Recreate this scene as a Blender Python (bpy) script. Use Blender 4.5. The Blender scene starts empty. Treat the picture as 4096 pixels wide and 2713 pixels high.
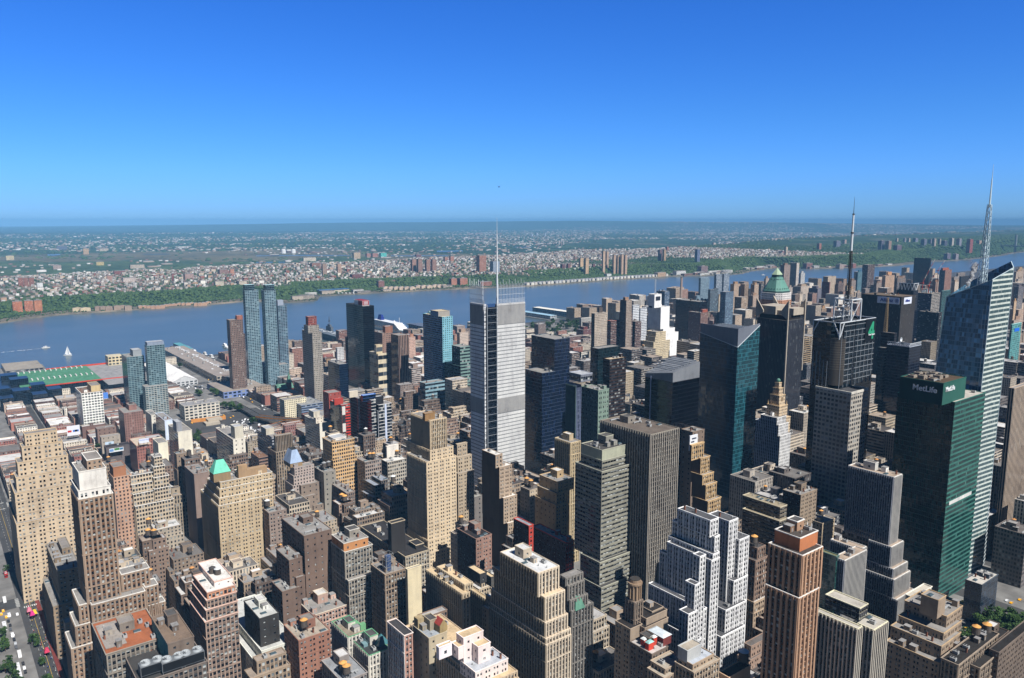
import bpy, math, random
import numpy as np
from math import radians as rad, sin, cos, tan, pi, atan2, sqrt
random.seed(7); np.random.seed(7)
SC = bpy.context.scene
COL = SC.collection
# ------------------------------------------------------------------ camera (world: +X = east along the streets, +Y = uptown along the avenues)
F, CX, CY, CZ = 3090.0, 2048.0, 1356.5, 320.0
PITCH, HEAD = rad(8.76), rad(52.4)
cam = bpy.data.cameras.new('camera'); camo = bpy.data.objects.new('camera', cam); COL.objects.link(camo)
cam.sensor_width = 36; cam.lens = 36*F/4096; cam.clip_start = 1; cam.clip_end = 120000
camo.location = (0, 0, CZ); camo.rotation_euler = (rad(90)-PITCH, 0, HEAD)
SC.camera = camo
# ------------------------------------------------------------------ light
SUN_EL, SUN_AZ = rad(50), rad(4)          # azimuth counted from +X towards +Y
w = bpy.data.worlds.new('World'); SC.world = w; w.use_nodes = True
nt = w.node_tree; nt.nodes.clear()
sky = nt.nodes.new('ShaderNodeTexSky'); sky.sky_type = 'NISHITA'; sky.sun_disc = False
sky.sun_elevation = SUN_EL; sky.sun_rotation = rad(90)-SUN_AZ; sky.altitude = 0; sky.air_density = 1.0; sky.dust_density = 0.2; sky.ozone_density = 3.0
hs = nt.nodes.new('ShaderNodeHueSaturation'); hs.inputs['Saturation'].default_value = 1.25; hs.inputs['Value'].default_value = 1.0
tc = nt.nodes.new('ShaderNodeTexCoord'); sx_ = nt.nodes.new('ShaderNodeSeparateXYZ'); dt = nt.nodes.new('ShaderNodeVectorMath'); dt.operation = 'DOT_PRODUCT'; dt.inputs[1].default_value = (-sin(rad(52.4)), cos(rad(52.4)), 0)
nt.links.new(tc.outputs['Generated'], sx_.inputs[0]); nt.links.new(tc.outputs['Generated'], dt.inputs[0])
def smap(v, a, c, lo, hi):
    q = nt.nodes.new('ShaderNodeMapRange'); q.interpolation_type = 'SMOOTHSTEP'; nt.links.new(v, q.inputs[0])
    for i, x in enumerate((a, c, lo, hi)): q.inputs[i+1].default_value = x
    return q.outputs[0]
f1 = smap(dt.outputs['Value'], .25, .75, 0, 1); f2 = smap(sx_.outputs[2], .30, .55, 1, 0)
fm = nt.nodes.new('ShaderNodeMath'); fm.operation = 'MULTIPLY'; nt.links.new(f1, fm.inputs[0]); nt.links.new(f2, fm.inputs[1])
tm = nt.nodes.new('ShaderNodeMix'); tm.data_type = 'RGBA'; tm.inputs[6].default_value = (.25, .32, .43, 1); tm.inputs[7].default_value = (0.43, 0.97, 1.95, 1); nt.links.new(fm.outputs[0], tm.inputs[0])   # north-western sky deep blue; unseen rest of the dome dimmed to darken shaded walls
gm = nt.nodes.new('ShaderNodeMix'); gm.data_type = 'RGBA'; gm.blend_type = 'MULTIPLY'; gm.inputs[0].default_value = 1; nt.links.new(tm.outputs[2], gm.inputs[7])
f3 = smap(sx_.outputs[2], .0, .14, 1, 0); hm = nt.nodes.new('ShaderNodeMix'); hm.data_type = 'RGBA'; hm.inputs[6].default_value = (1, 1, 1, 1); hm.inputs[7].default_value = (.97, .96, 1.2, 1); nt.links.new(f3, hm.inputs[0])
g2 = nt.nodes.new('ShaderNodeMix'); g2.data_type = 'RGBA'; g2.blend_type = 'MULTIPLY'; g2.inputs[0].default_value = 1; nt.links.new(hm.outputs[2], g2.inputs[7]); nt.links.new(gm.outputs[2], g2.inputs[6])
bg = nt.nodes.new('ShaderNodeBackground'); bg.inputs[1].default_value = 0.062
wo = nt.nodes.new('ShaderNodeOutputWorld')
L_ = nt.links.new
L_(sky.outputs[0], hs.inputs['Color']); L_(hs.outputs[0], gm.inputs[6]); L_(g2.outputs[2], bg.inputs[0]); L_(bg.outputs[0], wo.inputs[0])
sl = bpy.data.lights.new('sun', 'SUN'); sl.energy = 5.0; sl.angle = rad(0.53); sl.color = (1.0, 0.972, 0.935)
so = bpy.data.objects.new('sun', sl); COL.objects.link(so)
so.rotation_euler = (rad(90)-SUN_EL, 0, SUN_AZ+rad(90))
SC.view_settings.view_transform = 'Standard'; SC.view_settings.look = 'None'; SC.view_settings.exposure = 0.28; SC.view_settings.gamma = 1.0
SC.cycles.use_denoising = True
SC.cycles.max_bounces = 5; SC.cycles.diffuse_bounces = 1; SC.cycles.glossy_bounces = 2; SC.cycles.transparent_max_bounces = 6; SC.cycles.volume_bounces = 0
SC.cycles.caustics_reflective = False; SC.cycles.caustics_refractive = False
# ------------------------------------------------------------------ lens geometry: where a sight line of the photograph meets the place
_d = (-sin(HEAD), cos(HEAD)); _r = (cos(HEAD), sin(HEAD)); _cp, _sp = cos(PITCH), sin(PITCH)
REG = {1:(0,1750,.6143),2:(1024,1750,.6143),3:(2048,1750,.6143),4:(3072,1750,.6143),5:(0,850,.574),6:(1024,850,.574),7:(2048,850,.574),8:(3072,600,.7335),
       9:(1500,2250,.2956),10:(350,1500,.2956),11:(1000,1550,.2956),12:(2450,2150,.359),13:(3000,900,.3188),14:(3450,950,.3189),15:(2200,1050,.3189),0:(0,0,1.0)}
def RP(n, X, Y): a = REG[n]; return a[0]+X*a[2], a[1]+Y*a[2]
def ray(px, py):
    a = (px-CX)/F; b_ = (CY-py)/F; h = _cp+b_*_sp
    return (_r[0]*a+_d[0]*h, _r[1]*a+_d[1]*h, -_sp+b_*_cp)
def unz(px, py, z):
    v = ray(px, py); t = (z-CZ)/v[2]; return (v[0]*t, v[1]*t, z)
def unx(px, py, x):
    v = ray(px, py); t = x/v[0]; return (x, v[1]*t, CZ+v[2]*t)
def und(px, py, dep):                       # point at a given depth in front of the deck
    v = ray(px, py); t = dep/(v[0]*_d[0]+v[1]*_d[1]); return (v[0]*t, v[1]*t, CZ+v[2]*t)
def proj(x, y, z):
    f = _d[0]*x+_d[1]*y; a = _r[0]*x+_r[1]*y; zz = z-CZ; w_ = f*_cp-zz*_sp
    if w_ < 1: return (-9e9, -9e9)
    return (CX+F*a/w_, CY-F*(f*_sp+zz*_cp)/w_)
def bis(f, tgt, hi):
    lo = 0.0
    if (f(lo)-tgt)*(f(hi)-tgt) > 0: return 4.0
    for _ in range(40):
        m = (lo+hi)/2
        if (f(m)-tgt)*(f(lo)-tgt) <= 0: hi = m
        else: lo = m
    return max(lo, 1.5)
# ------------------------------------------------------------------ colours and materials
def soft(c, k=.25):
    g = .3*c[0]+.55*c[1]+.15*c[2]; return tuple(q+(g-q)*k for q in c)
def lin(c):
    return tuple(((x/255)/12.92 if x/255 <= .04045 else ((x/255+.055)/1.055)**2.4) for x in c)+(1.0,)
MATS = {}
def newmat(name):
    m = bpy.data.materials.new(name); m.use_nodes = True; n = m.node_tree; n.nodes.clear()
    o = n.nodes.new('ShaderNodeOutputMaterial'); p = n.nodes.new('ShaderNodeBsdfPrincipled'); n.links.new(p.outputs[0], o.inputs[0])
    return m, n, p
def nd(n, t, **k):
    x = n.nodes.new(t)
    for a, v in k.items(): setattr(x, a, v)
    return x
def mth(n, op, a, b_=None, c=None):
    x = n.nodes.new('ShaderNodeMath'); x.operation = op
    for i, v in enumerate((a, b_, c)):
        if v is None: continue
        if isinstance(v, (int, float)): x.inputs[i].default_value = v
        else: n.links.new(v, x.inputs[i])
    return x.outputs[0]
def mix(n, fac, a, b_, blend='MIX'):
    x = n.nodes.new('ShaderNodeMix'); x.data_type = 'RGBA'; x.blend_type = blend
    for i, v in ((0, fac), (6, a), (7, b_)):
        if isinstance(v, (int, float)): x.inputs[i].default_value = v
        elif isinstance(v, tuple): x.inputs[i].default_value = v
        else: n.links.new(v, x.inputs[i])
    return x.outputs[2]
def noise(n, scale, vec=None, detail=3, rough=.55):
    x = n.nodes.new('ShaderNodeTexNoise'); x.inputs['Scale'].default_value = scale; x.inputs['Detail'].default_value = detail; x.inputs['Roughness'].default_value = rough
    if vec is not None: n.links.new(vec, x.inputs['Vector'])
    return x.outputs[0]
def ramp(n, fac, stops, interp='LINEAR'):
    x = n.nodes.new('ShaderNodeValToRGB'); x.color_ramp.interpolation = interp
    e = x.color_ramp.elements
    while len(e) < len(stops): e.new(.5)
    for i, (p_, c) in enumerate(stops): e[i].position = p_; e[i].color = c
    n.links.new(fac, x.inputs[0]); return x.outputs[0]
def weather(n, base):                        # streaks and stains of old masonry, fixed to the place
    g = nd(n, 'ShaderNodeNewGeometry'); mp = nd(n, 'ShaderNodeMapping'); mp.inputs['Scale'].default_value = (.25, .25, .035)
    n.links.new(g.outputs['Position'], mp.inputs[0])
    a = noise(n, 1.0, mp.outputs[0], 4, .65); b_ = noise(n, .045, g.outputs['Position'], 3)
    f = mth(n, 'ADD', mth(n, 'MULTIPLY', a, .55), mth(n, 'MULTIPLY', b_, .55))
    c_ = noise(n, .28, g.outputs['Position'], 4, .7); f = mth(n, 'ADD', mth(n, 'MULTIPLY', f, .78), mth(n, 'MULTIPLY', c_, .24))
    v = ramp(n, f, [(.32, (.5, .48, .46, 1)), (.5, (.94, .93, .92, 1)), (.58, (1.04, 1.03, 1.0, 1)), (.74, (1.28, 1.25, 1.2, 1))])
    return mix(n, 1.0, base, v, 'MULTIPLY')
def m_wall():                                # painted by the object's own colour
    if 'wall' in MATS: return MATS['wall']
    m, n, p = newmat('masonry'); o = nd(n, 'ShaderNodeObjectInfo')
    n.links.new(weather(n, o.outputs['Color']), p.inputs['Base Color']); p.inputs['Roughness'].default_value = .88; p.inputs['Specular IOR Level'].default_value = .2
    MATS['wall'] = m; return m
def m_flat(c, rough=.8, name='paint', spec=.25, metal=0.0, w=True):
    k = ('f', tuple(c), rough, metal, w)
    if k in MATS: return MATS[k]
    m, n, p = newmat(name)
    if w: n.links.new(weather(n, lin(c)), p.inputs['Base Color'])
    else: p.inputs['Base Color'].default_value = lin(c)
    p.inputs['Roughness'].default_value = rough; p.inputs['Specular IOR Level'].default_value = spec; p.inputs['Metallic'].default_value = metal
    MATS[k] = m; return m
def m_objcol(rough=.4, name='body_paint', spec=.5):
    k = ('oc', rough)
    if k in MATS: return MATS[k]
    m, n, p = newmat(name); o = nd(n, 'ShaderNodeObjectInfo'); n.links.new(o.outputs['Color'], p.inputs['Base Color'])
    p.inputs['Roughness'].default_value = rough; p.inputs['Specular IOR Level'].default_value = spec
    MATS[k] = m; return m
def m_roof(c):
    k = ('r', tuple(c))
    if k in MATS: return MATS[k]
    m, n, p = newmat('roof_membrane'); g = nd(n, 'ShaderNodeNewGeometry')
    a = noise(n, .12, g.outputs['Position'], 5, .65); b_ = noise(n, .9, g.outputs['Position'], 3)
    f = mth(n, 'ADD', mth(n, 'MULTIPLY', a, .7), mth(n, 'MULTIPLY', b_, .3))
    v = ramp(n, f, [(.3, (.55, .53, .5, 1)), (.5, (.95, .95, .95, 1)), (.7, (1.2, 1.18, 1.15, 1))])
    n.links.new(mix(n, 1.0, lin(c), v, 'MULTIPLY'), p.inputs['Base Color']); p.inputs['Roughness'].default_value = .9; p.inputs['Specular IOR Level'].default_value = .15
    MATS[k] = m; return m
def m_pane():
    if 'pane' in MATS: return MATS['pane']
    m, n, p = newmat('window_glass'); g = nd(n, 'ShaderNodeNewGeometry'); o = nd(n, 'ShaderNodeObjectInfo')
    wn = nd(n, 'ShaderNodeTexWhiteNoise', noise_dimensions='2D'); cb = nd(n, 'ShaderNodeCombineXYZ')
    n.links.new(g.outputs['Random Per Island'], cb.inputs[0]); n.links.new(o.outputs['Random'], cb.inputs[1]); n.links.new(cb.outputs[0], wn.inputs['Vector'])
    c = ramp(n, wn.outputs[0], [(0, (.006, .008, .012, 1)), (.38, (.02, .024, .03, 1)), (.58, (.06, .07, .08, 1)), (.70, (.20, .22, .22, 1)), (.82, (.46, .48, .46, 1))], 'CONSTANT')
    n.links.new(c, p.inputs['Base Color']); p.inputs['Roughness'].default_value = .09; p.inputs['Specular IOR Level'].default_value = .55
    MATS['pane'] = m; return m
# window pattern of walls too far off for modelled windows: one UV unit = one bay by one storey
FAR = {'pn':(.42,.5,.0),'lf':(.66,.55,.0),'pi':(.5,.62,.5),'rb':(.97,.48,.0),'fn':(.52,1.1,.0),'bl':(.2,.3,.0),'bk':(0,0,0),'gd':(.6,.62,0),'wl':(1.0,.84,0),'wg':(.97,.6,0),'gl':(.93,.86,.0),'gb':(.8,.62,.0)}
def m_far(kind, gc=None):
    k = ('far', kind, gc)
    if k in MATS: return MATS[k]
    ww, wh, spd = FAR[kind]
    m, n, p = newmat('facade_'+kind); o = nd(n, 'ShaderNodeObjectInfo'); uv = nd(n, 'ShaderNodeUVMap'); s = nd(n, 'ShaderNodeSeparateXYZ'); n.links.new(uv.outputs[0], s.inputs[0])
    u, v = s.outputs[0], s.outputs[1]
    fu = mth(n, 'ABSOLUTE', mth(n, 'SUBTRACT', mth(n, 'FRACT', u), .5)); fv = mth(n, 'ABSOLUTE', mth(n, 'SUBTRACT', mth(n, 'FRACT', v), .5))
    mu = mth(n, 'LESS_THAN', fu, ww/2); mv = mth(n, 'LESS_THAN', fv, wh/2); mk = mth(n, 'MULTIPLY', mu, mv)
    cb = nd(n, 'ShaderNodeCombineXYZ'); n.links.new(mth(n, 'FLOOR', u), cb.inputs[0]); n.links.new(mth(n, 'FLOOR', v), cb.inputs[1]); n.links.new(o.outputs['Random'], cb.inputs[2])
    wn = nd(n, 'ShaderNodeTexWhiteNoise', noise_dimensions='3D'); n.links.new(cb.outputs[0], wn.inputs['Vector'])
    if kind == 'gl':
        base = lin(gc) if gc else (.02, .035, .05, 1)
        gcol = mix(n, 1.0, base, ramp(n, wn.outputs[0], [(0, (.5, .5, .5, 1)), (.5, (.9, .9, .9, 1)), (.8, (1.25, 1.25, 1.25, 1)), (.96, (1.7, 1.7, 1.65, 1))], 'CONSTANT'), 'MULTIPLY')
        wall = mix(n, .6, o.outputs['Color'], base)
    else:
        gcol = ramp(n, wn.outputs[0], [(0, (.01, .013, .018, 1)), (.55, (.03, .035, .045, 1)), (.78, (.10, .11, .12, 1)), (.9, (.3, .31, .3, 1))], 'CONSTANT')
        if kind == 'gb': gcol = ramp(n, wn.outputs[0], [(0, (.012,.03,.042,1)), (.4, (.03,.07,.09,1)), (.7, (.06,.12,.15,1)), (.92, (.16,.25,.28,1))], 'CONSTANT')
        if kind == 'wg': gcol = ramp(n, wn.outputs[0], [(0, (.006,.03,.028,1)), (.6, (.012,.05,.045,1)), (.85, (.02,.085,.075,1)), (.97, (.06,.16,.14,1))], 'CONSTANT')
        if kind == 'fn': gcol = ramp(n, wn.outputs[0], [(0, (.01,.012,.016,1)), (.8, (.03,.034,.04,1)), (.95, (.09,.1,.1,1))], 'CONSTANT')
        if kind in ('rod', 'band'): gcol = mix(n, .18 if kind == 'rod' else .40, mix(n, 1.0, o.outputs['Color'], (.42,.43,.44,1) if kind == 'rod' else (.16,.26,.30,1), 'MULTIPLY'), gcol)
        wall = weather(n, o.outputs['Color'])
        if spd: wall = mix(n, mth(n, 'MULTIPLY', mu, spd), wall, (.03, .03, .035, 1))
    n.links.new(mix(n, mk, wall, gcol), p.inputs['Base Color'])
    rr = nd(n, 'ShaderNodeMapRange'); n.links.new(mk, rr.inputs[0]); rr.inputs[3].default_value = .85 if kind != 'gl' else .35; rr.inputs[4].default_value = .08
    n.links.new(rr.outputs[0], p.inputs['Roughness'])
    if kind in ('gl', 'gb'):                  # panes are never perfectly coplanar
        p.inputs['Specular IOR Level'].default_value = .65
        ge = nd(n, 'ShaderNodeNewGeometry'); w2 = nd(n, 'ShaderNodeTexWhiteNoise', noise_dimensions='3D'); n.links.new(cb.outputs[0], w2.inputs['Vector'])
        vs = nd(n, 'ShaderNodeVectorMath', operation='SUBTRACT'); n.links.new(w2.outputs['Color'], vs.inputs[0]); vs.inputs[1].default_value = (.5, .5, .5)
        sc_ = nd(n, 'ShaderNodeVectorMath', operation='SCALE'); n.links.new(vs.outputs[0], sc_.inputs[0]); sc_.inputs['Scale'].default_value = .035
        ad = nd(n, 'ShaderNodeVectorMath', operation='ADD'); n.links.new(ge.outputs['Normal'], ad.inputs[0]); n.links.new(sc_.outputs[0], ad.inputs[1])
        nn = nd(n, 'ShaderNodeVectorMath', operation='NORMALIZE'); n.links.new(ad.outputs[0], nn.inputs[0]); n.links.new(nn.outputs[0], p.inputs['Normal'])
    else: p.inputs['Specular IOR Level'].default_value = .4
    MATS[k] = m; return m
# ------------------------------------------------------------------ mesh helpers
class MB:
    def __init__(s): s.v = []; s.f = []; s.m = []; s.uv = []
    def q(s, a, b_, c, d, mi=0, uv=None):
        i = len(s.v); s.v += [a, b_, c, d]; s.f.append((i, i+1, i+2, i+3)); s.m.append(mi); s.uv += uv if uv else [(0, 0)]*4
    def t(s, a, b_, c, mi=0):
        i = len(s.v); s.v += [a, b_, c]; s.f.append((i, i+1, i+2)); s.m.append(mi); s.uv += [(0, 0)]*3
    def ng(s, pts, mi=0):
        i = len(s.v); s.v += list(pts); s.f.append(tuple(range(i, i+len(pts)))); s.m.append(mi); s.uv += [(0, 0)]*len(pts)
    def box(s, x0, x1, y0, y1, z0, z1, mi=0, top=None, bottom=False, nb=None, nf=None):
        def uv(w_): return [(0, 0), (nb*w_, 0), (nb*w_, nf), (0, nf)] if nb else None
        if nb: wx, wy = max(1, round((x1-x0)*nb[0])), max(1, round((y1-y0)*nb[0])); nf_ = max(1, round((z1-z0)*nb[1])); U = lambda k: [(0, 0), (k, 0), (k, nf_), (0, nf_)]
        else: U = lambda k: None; wx = wy = 0
        s.q((x0,y0,z0),(x1,y0,z0),(x1,y0,z1),(x0,y0,z1),mi,U(wx)); s.q((x1,y0,z0),(x1,y1,z0),(x1,y1,z1),(x1,y0,z1),mi,U(wy))
        s.q((x1,y1,z0),(x0,y1,z0),(x0,y1,z1),(x1,y1,z1),mi,U(wx)); s.q((x0,y1,z0),(x0,y0,z0),(x0,y0,z1),(x0,y1,z1),mi,U(wy))
        s.q((x0,y0,z1),(x1,y0,z1),(x1,y1,z1),(x0,y1,z1),mi if top is None else top)
        if bottom: s.q((x0,y1,z0),(x1,y1,z0),(x1,y0,z0),(x0,y0,z0),mi)
    def bar(s, a, b_, r, mi=0, n=4, r2=None):            # straight tube
        a = np.array(a, float); b_ = np.array(b_, float); d = b_-a; L = np.linalg.norm(d)
        if L < 1e-6: return
        d /= L; h = np.array((0, 0, 1.)) if abs(d[2]) < .9 else np.array((1., 0, 0)); x = np.cross(d, h); x /= np.linalg.norm(x); y = np.cross(d, x); r2 = r if r2 is None else r2
        A = [tuple(a+r*(cos(2*pi*(k+.5)/n)*x+sin(2*pi*(k+.5)/n)*y)) for k in range(n)]; B = [tuple(b_+r2*(cos(2*pi*(k+.5)/n)*x+sin(2*pi*(k+.5)/n)*y)) for k in range(n)]
        for k in range(n): s.q(A[(k+1) % n], A[k], B[k], B[(k+1) % n], mi)
        s.ng(A, mi); s.ng(B[::-1], mi)
    def cyl(s, x, y, z0, z1, r, r2=None, n=12, mi=0, cap=True):
        r2 = r if r2 is None else r2
        A = [(x+r*cos(2*pi*k/n), y+r*sin(2*pi*k/n), z0) for k in range(n)]; B = [(x+r2*cos(2*pi*k/n), y+r2*sin(2*pi*k/n), z1) for k in range(n)]
        for k in range(n):
            j = (k+1) % n
            if r2 < 1e-4: s.t(A[k], A[j], (x, y, z1), mi)
            else: s.q(A[k], A[j], B[j], B[k], mi)
        if cap and r2 > 1e-4: s.ng(B, mi)
    def frus(s, x0, x1, y0, y1, z0, z1, ins, mi=0, top=None):
        ix = min(ins, (x1-x0)*.46); iy = min(ins, (y1-y0)*.46)
        a = [(x0,y0,z0),(x1,y0,z0),(x1,y1,z0),(x0,y1,z0)]; c = [(x0+ix,y0+iy,z1),(x1-ix,y0+iy,z1),(x1-ix,y1-iy,z1),(x0+ix,y1-iy,z1)]
        for k in range(4): j = (k+1) % 4; s.q(a[k], a[j], c[j], c[k], mi)
        s.q(*c, mi=mi if top is None else top)
    def mesh(s, name, mats):
        me = bpy.data.meshes.new(name); me.from_pydata(s.v, [], s.f)
        for m in mats: me.materials.append(m)
        me.polygons.foreach_set('material_index', s.m)
        l = me.uv_layers.new(name='UVMap'); l.data.foreach_set('uv', [c for t_ in s.uv for c in t_])
        me.update(); return me
    def obj(s, name, mats, parent=None, color=None, loc=None):
        return link(name, s.mesh(name, mats), parent, color, loc)
WL = {}                                       # where each object's own origin lies in the place
def link(name, me, parent=None, color=None, loc=None, rz=0, sc=None):
    o = bpy.data.objects.new(name, me); COL.objects.link(o)
    wl = tuple(loc) if loc is not None else (0, 0, 0); WL[o.name] = wl
    pl = WL.get(parent.name, (0, 0, 0)) if parent is not None else (0, 0, 0)
    if parent is not None: o.parent = parent
    o.location = (wl[0]-pl[0], wl[1]-pl[1], wl[2]-pl[2])
    if rz: o.rotation_euler = (0, 0, rz)
    if sc is not None: o.scale = (sc, sc, sc) if isinstance(sc, (int, float)) else sc
    if color is not None: o.color = lin(color)
    return o
LABELS = {}
def tag(o, label, cat, group=None):
    LABELS[label] = LABELS.get(label, 0)+1
    o['label'] = label; o['category'] = cat
    if group: o['group'] = group
    return o
def thing(name, label, cat, loc=(0, 0, 0), rz=0, group=None):
    o = bpy.data.objects.new(name, None); COL.objects.link(o); o.empty_display_size = 2; o.location = loc; o.rotation_euler = (0, 0, rz); WL[o.name] = tuple(loc)
    return tag(o, label, cat, group)
def struct(o): o['kind'] = 'structure'; return o
def stuff(o): o['kind'] = 'stuff'; return o
# ---------------------------------------------------------------- buildings table
# each entry: name, label, view window, tiers (left, corner, right, top, [height]) , colour, style
BL=[]
def b(name,label,R_,tiers,col,st='lf',**o): BL.append((name,label,R_,tiers,col,st,o))
WH=(226,222,214)
# --- foreground, left
b('art_deco_hotel','broad tan brick hotel stepping up in many setbacks beside the wide street',1,[(128,140,405,62,131),(3,98,112,442,165),(4,88,103,468,262),(4,60,95,480,365),(5,55,105,490,565),('w',8,92,110,288,572),('w',8,362,376,494,520)],(196,166,126),'pn',bay=3.7,fl=3.6,cap=(205,180,145),ph=[(.12,.9,.1,.9,10)],court=1)
b('setback_tower','tall brown office tower with a white stone crown and white ledges above the wide street',1,[(468,510,690,225,166,dict(col=WH,st='bk')),(1.5,462,508,720,348,dict(col=WH,st='pn')),(1,463,512,735,402),(4,560,597,945,1090),(3,575,622,970,1240),
  ('w',-1,768,790,972,892),('w',3,920,945,1028,975),('w',3,940,960,1075,1095),('w',2,470,515,575,1092),('w',3,455,492,585,1228),('w',4,425,466,600,1374)],(158,126,98),'pi',cap=WH,sp=(112,82,62),ph=[(.1,.9,.35,.9,6)])
b('corner_hotel','old brown brick building with green copper corner turrets beside the wide street',1,[(300,375,522,872,66),(2.5,278,345,480,1100)],(150,122,90),'pn',ph=[(.1,.5,.5,.9,5)],cap=(150,140,125))
b('orange_loft','orange brick stepped loft block behind the white crowned tower',1,[(705,738,855,262,84),(2,698,745,890,350)],(190,136,102),'pn',ph=[(.1,.9,.05,.75,9)],phc=(166,116,86))
b('white_trimmed_loft','tan stepped loft with white crenellated ledges and a slim tower on its right',1,[(985,1003,1055,128,98),(1.5,985,1000,1072,192),(2,988,1002,1098,262),(1,990,1005,1112,335),('w',-2,835,850,1003,250),('w',0,840,858,1012,308),('w',2,850,868,1015,370),('w',5,860,882,1128,448)],(186,162,128),'lf',cap=WH)
b('terrace_podium','low building with an orange tiled roof terrace below the brown tower with white ledges',1,[(600,690,1060,1410,80)],(140,128,112),'lf',roofc=(164,100,68),noclut=0)
b('teal_edged_block','brown block with a teal side wall right of the orange roof terrace',1,[(985,1092,1262,1345,88)],(118,98,82),'bl',roofc=(128,110,94),colS=(88,150,150))
b('cooling_plant_block','low dark roofed block carrying a row of big fan cooling units at the bottom left',1,[(740,905,1345,1600,74)],(120,104,92),'lf',roofc=(70,68,66),noclut=1)
b('pink_white_loft','pinkish brown loft tower with a white penthouse and white roof deck',1,[(1262,1350,1530,1008,84,dict(col=(196,142,112))),(1,1250,1344,1538,1058),(1.2,1242,1340,1546,1122),(1.2,1236,1335,1550,1200),('p',-5,1290,1395,1515,940,dict(col=(232,220,214),st='bl'))],(160,128,108),'lf',roofc=WH,cap=(215,180,165))
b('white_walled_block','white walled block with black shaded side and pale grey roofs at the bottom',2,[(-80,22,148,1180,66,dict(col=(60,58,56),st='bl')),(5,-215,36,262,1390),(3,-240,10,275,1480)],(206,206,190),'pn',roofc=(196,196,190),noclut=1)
b('banded_brick_loft','red brick loft with pale bands and one orange topped tank on a beige roof',2,[(180,277,482,1322,58)],(160,98,72),'pn',roofc=(172,160,144),noclut=1)
b('copper_edged_store','low white stone store with a green copper cornice and beige roof',2,[(492,600,720,1300,46)],(208,200,182),'pi',cap=(110,170,130),roofc=(150,138,120))
b('skylight_store','low white stone store with green copper cornice and a glass pyramid skylight',2,[(622,735,870,1420,42)],(208,200,182),'pi',cap=(110,170,130),roofc=(70,72,70),noclut=1)
b('grey_roof_loft','grey roofed loft at the bottom edge carrying two orange topped tanks',2,[(430,560,722,1590,46)],(150,138,130),'lf',roofc=(150,152,154),noclut=1)
b('white_tile_tower','narrow loft with a white tiled shaded front and brick right side',9,[(168,396,508,985,66)],(190,130,108),'lf',colS=(232,228,224),cap=(240,225,215),roofc=(70,68,68))
b('chapel_roof_loft','tan loft with a small red gabled roof tower beside the white tiled loft',9,[(508,728,975,1022,64)],(176,158,122),'bl',roofc=(160,166,172),noclut=1)
b('pink_penthouse_block','wide tan loft block topped by pale pink penthouses and a beige terrace',9,[(1150,1358,1800,1485,64,dict(col=(228,214,208),st='pn')),(4,480,1490,1925,1655),(2,400,1495,1945,1760),('p',-6,1262,1395,1562,1142,dict(col=(230,214,210),st='bl')),('p',-12,1100,1197,1465,1022,dict(col=(230,214,210),st='bl')),('p',-12,1032,1126,1200,1150,dict(col=(230,214,210),st='bl')),('p',-17,828,866,1040,1150,dict(col=(230,222,226),st='bl'))],(186,158,120),'pi',roofc=(212,186,148),roof0=(186,190,196),noclut=1)
b('beige_roof_loft','tan loft with a beige roof and dark windowed shaded side beside the slim tan tower',9,[(838,1212,1322,300,62),(4,690,1182,1280,428),('w',2,1240,1512,1560,505),('p',-14,1255,1422,1512,160,dict(col=(60,60,62),st='bl')),('p',-14,1440,1572,1625,200,dict(col=(90,88,84),st='bl'))],(186,162,122),'pi',roofc=(214,190,152),noclut=1)
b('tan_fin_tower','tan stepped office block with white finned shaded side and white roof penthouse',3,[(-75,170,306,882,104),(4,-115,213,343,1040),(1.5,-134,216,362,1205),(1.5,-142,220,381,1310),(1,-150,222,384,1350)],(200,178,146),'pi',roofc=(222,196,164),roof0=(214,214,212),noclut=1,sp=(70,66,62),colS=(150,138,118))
b('dark_edge_loft','dark brown loft at the right edge below the park trees',4,[(1440,1505,1760,1400,64)],(110,92,78),'pn',roofc=(48,46,44))
b('dark_mansard_tower','dark grey stepped loft with a green mansard dormer beside the tan finned block',3,[(312,352,462,915,92),(1.5,330,366,470,965),(1.5,345,380,492,1060),(1,352,388,528,1130)],(120,114,106),'pi',sp=(60,58,56))
b('blue_tank_loft','brown loft carrying a tall blue steel tank with a tan blank wall beside it',9,[(-52,136,410,160,68)],(160,132,104),'lf',noclut=1)
b('tan_blank_wall','slim loft with a tall blank tan side wall behind the blue steel tank',9,[(412,440,625,95,74)],(206,186,138),'bk')
b('long_black_roof_loft','long low loft with black roofs and black penthouses in front of the slim tan tower',2,[(680,972,1128,775,54),('p',-12,858,880,970,560,dict(col=(54,52,52),st='bk')),('p',-7,995,1040,1092,702,dict(col=(54,52,52),st='bk'))],(176,160,134),'lf',roofc=(58,56,56),cap=(190,175,150),noclut=1)
b('orange_topped_loft','grey loft with an orange rendered attic and pale ledge halfway down',2,[(492,570,730,690,84,dict(col=(186,132,88),st='bl')),(1.5,492,578,756,745),(3.5,495,602,752,930)],(150,140,124),'lf',cap=(205,200,190))
b('brown_brick_slab','tall dark brown brick slab with a blank right wall and a roof garden',2,[(165,312,492,642,86),('w',1,130,215,300,800),('w',4,190,262,318,915),('w',6,100,170,290,1005)],(118,90,74),'bl',sp=(60,50,46),stS='pn',bay=5)
b('ornate_red_house','low ornate red and cream building with a cluttered roof below the brown brick slab',2,[(268,372,610,1158,36)],(196,150,128),'lf',cap=(215,200,180))
b('slim_tan_tower','slim tall tan tower with art deco crown in the middle of the picture',2,[(1085,1100,1165,-155,150,dict(col=(150,118,80),st='bk')),(3,1010,1136,1240,-112,dict(st='fn')),(2,980,1136,1285,85),(1.5,982,1112,1304,160),(2,985,1122,1345,672),(2,988,1128,1380,752)],(206,176,132),'pn',noclut=1,stS='pi')
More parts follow.
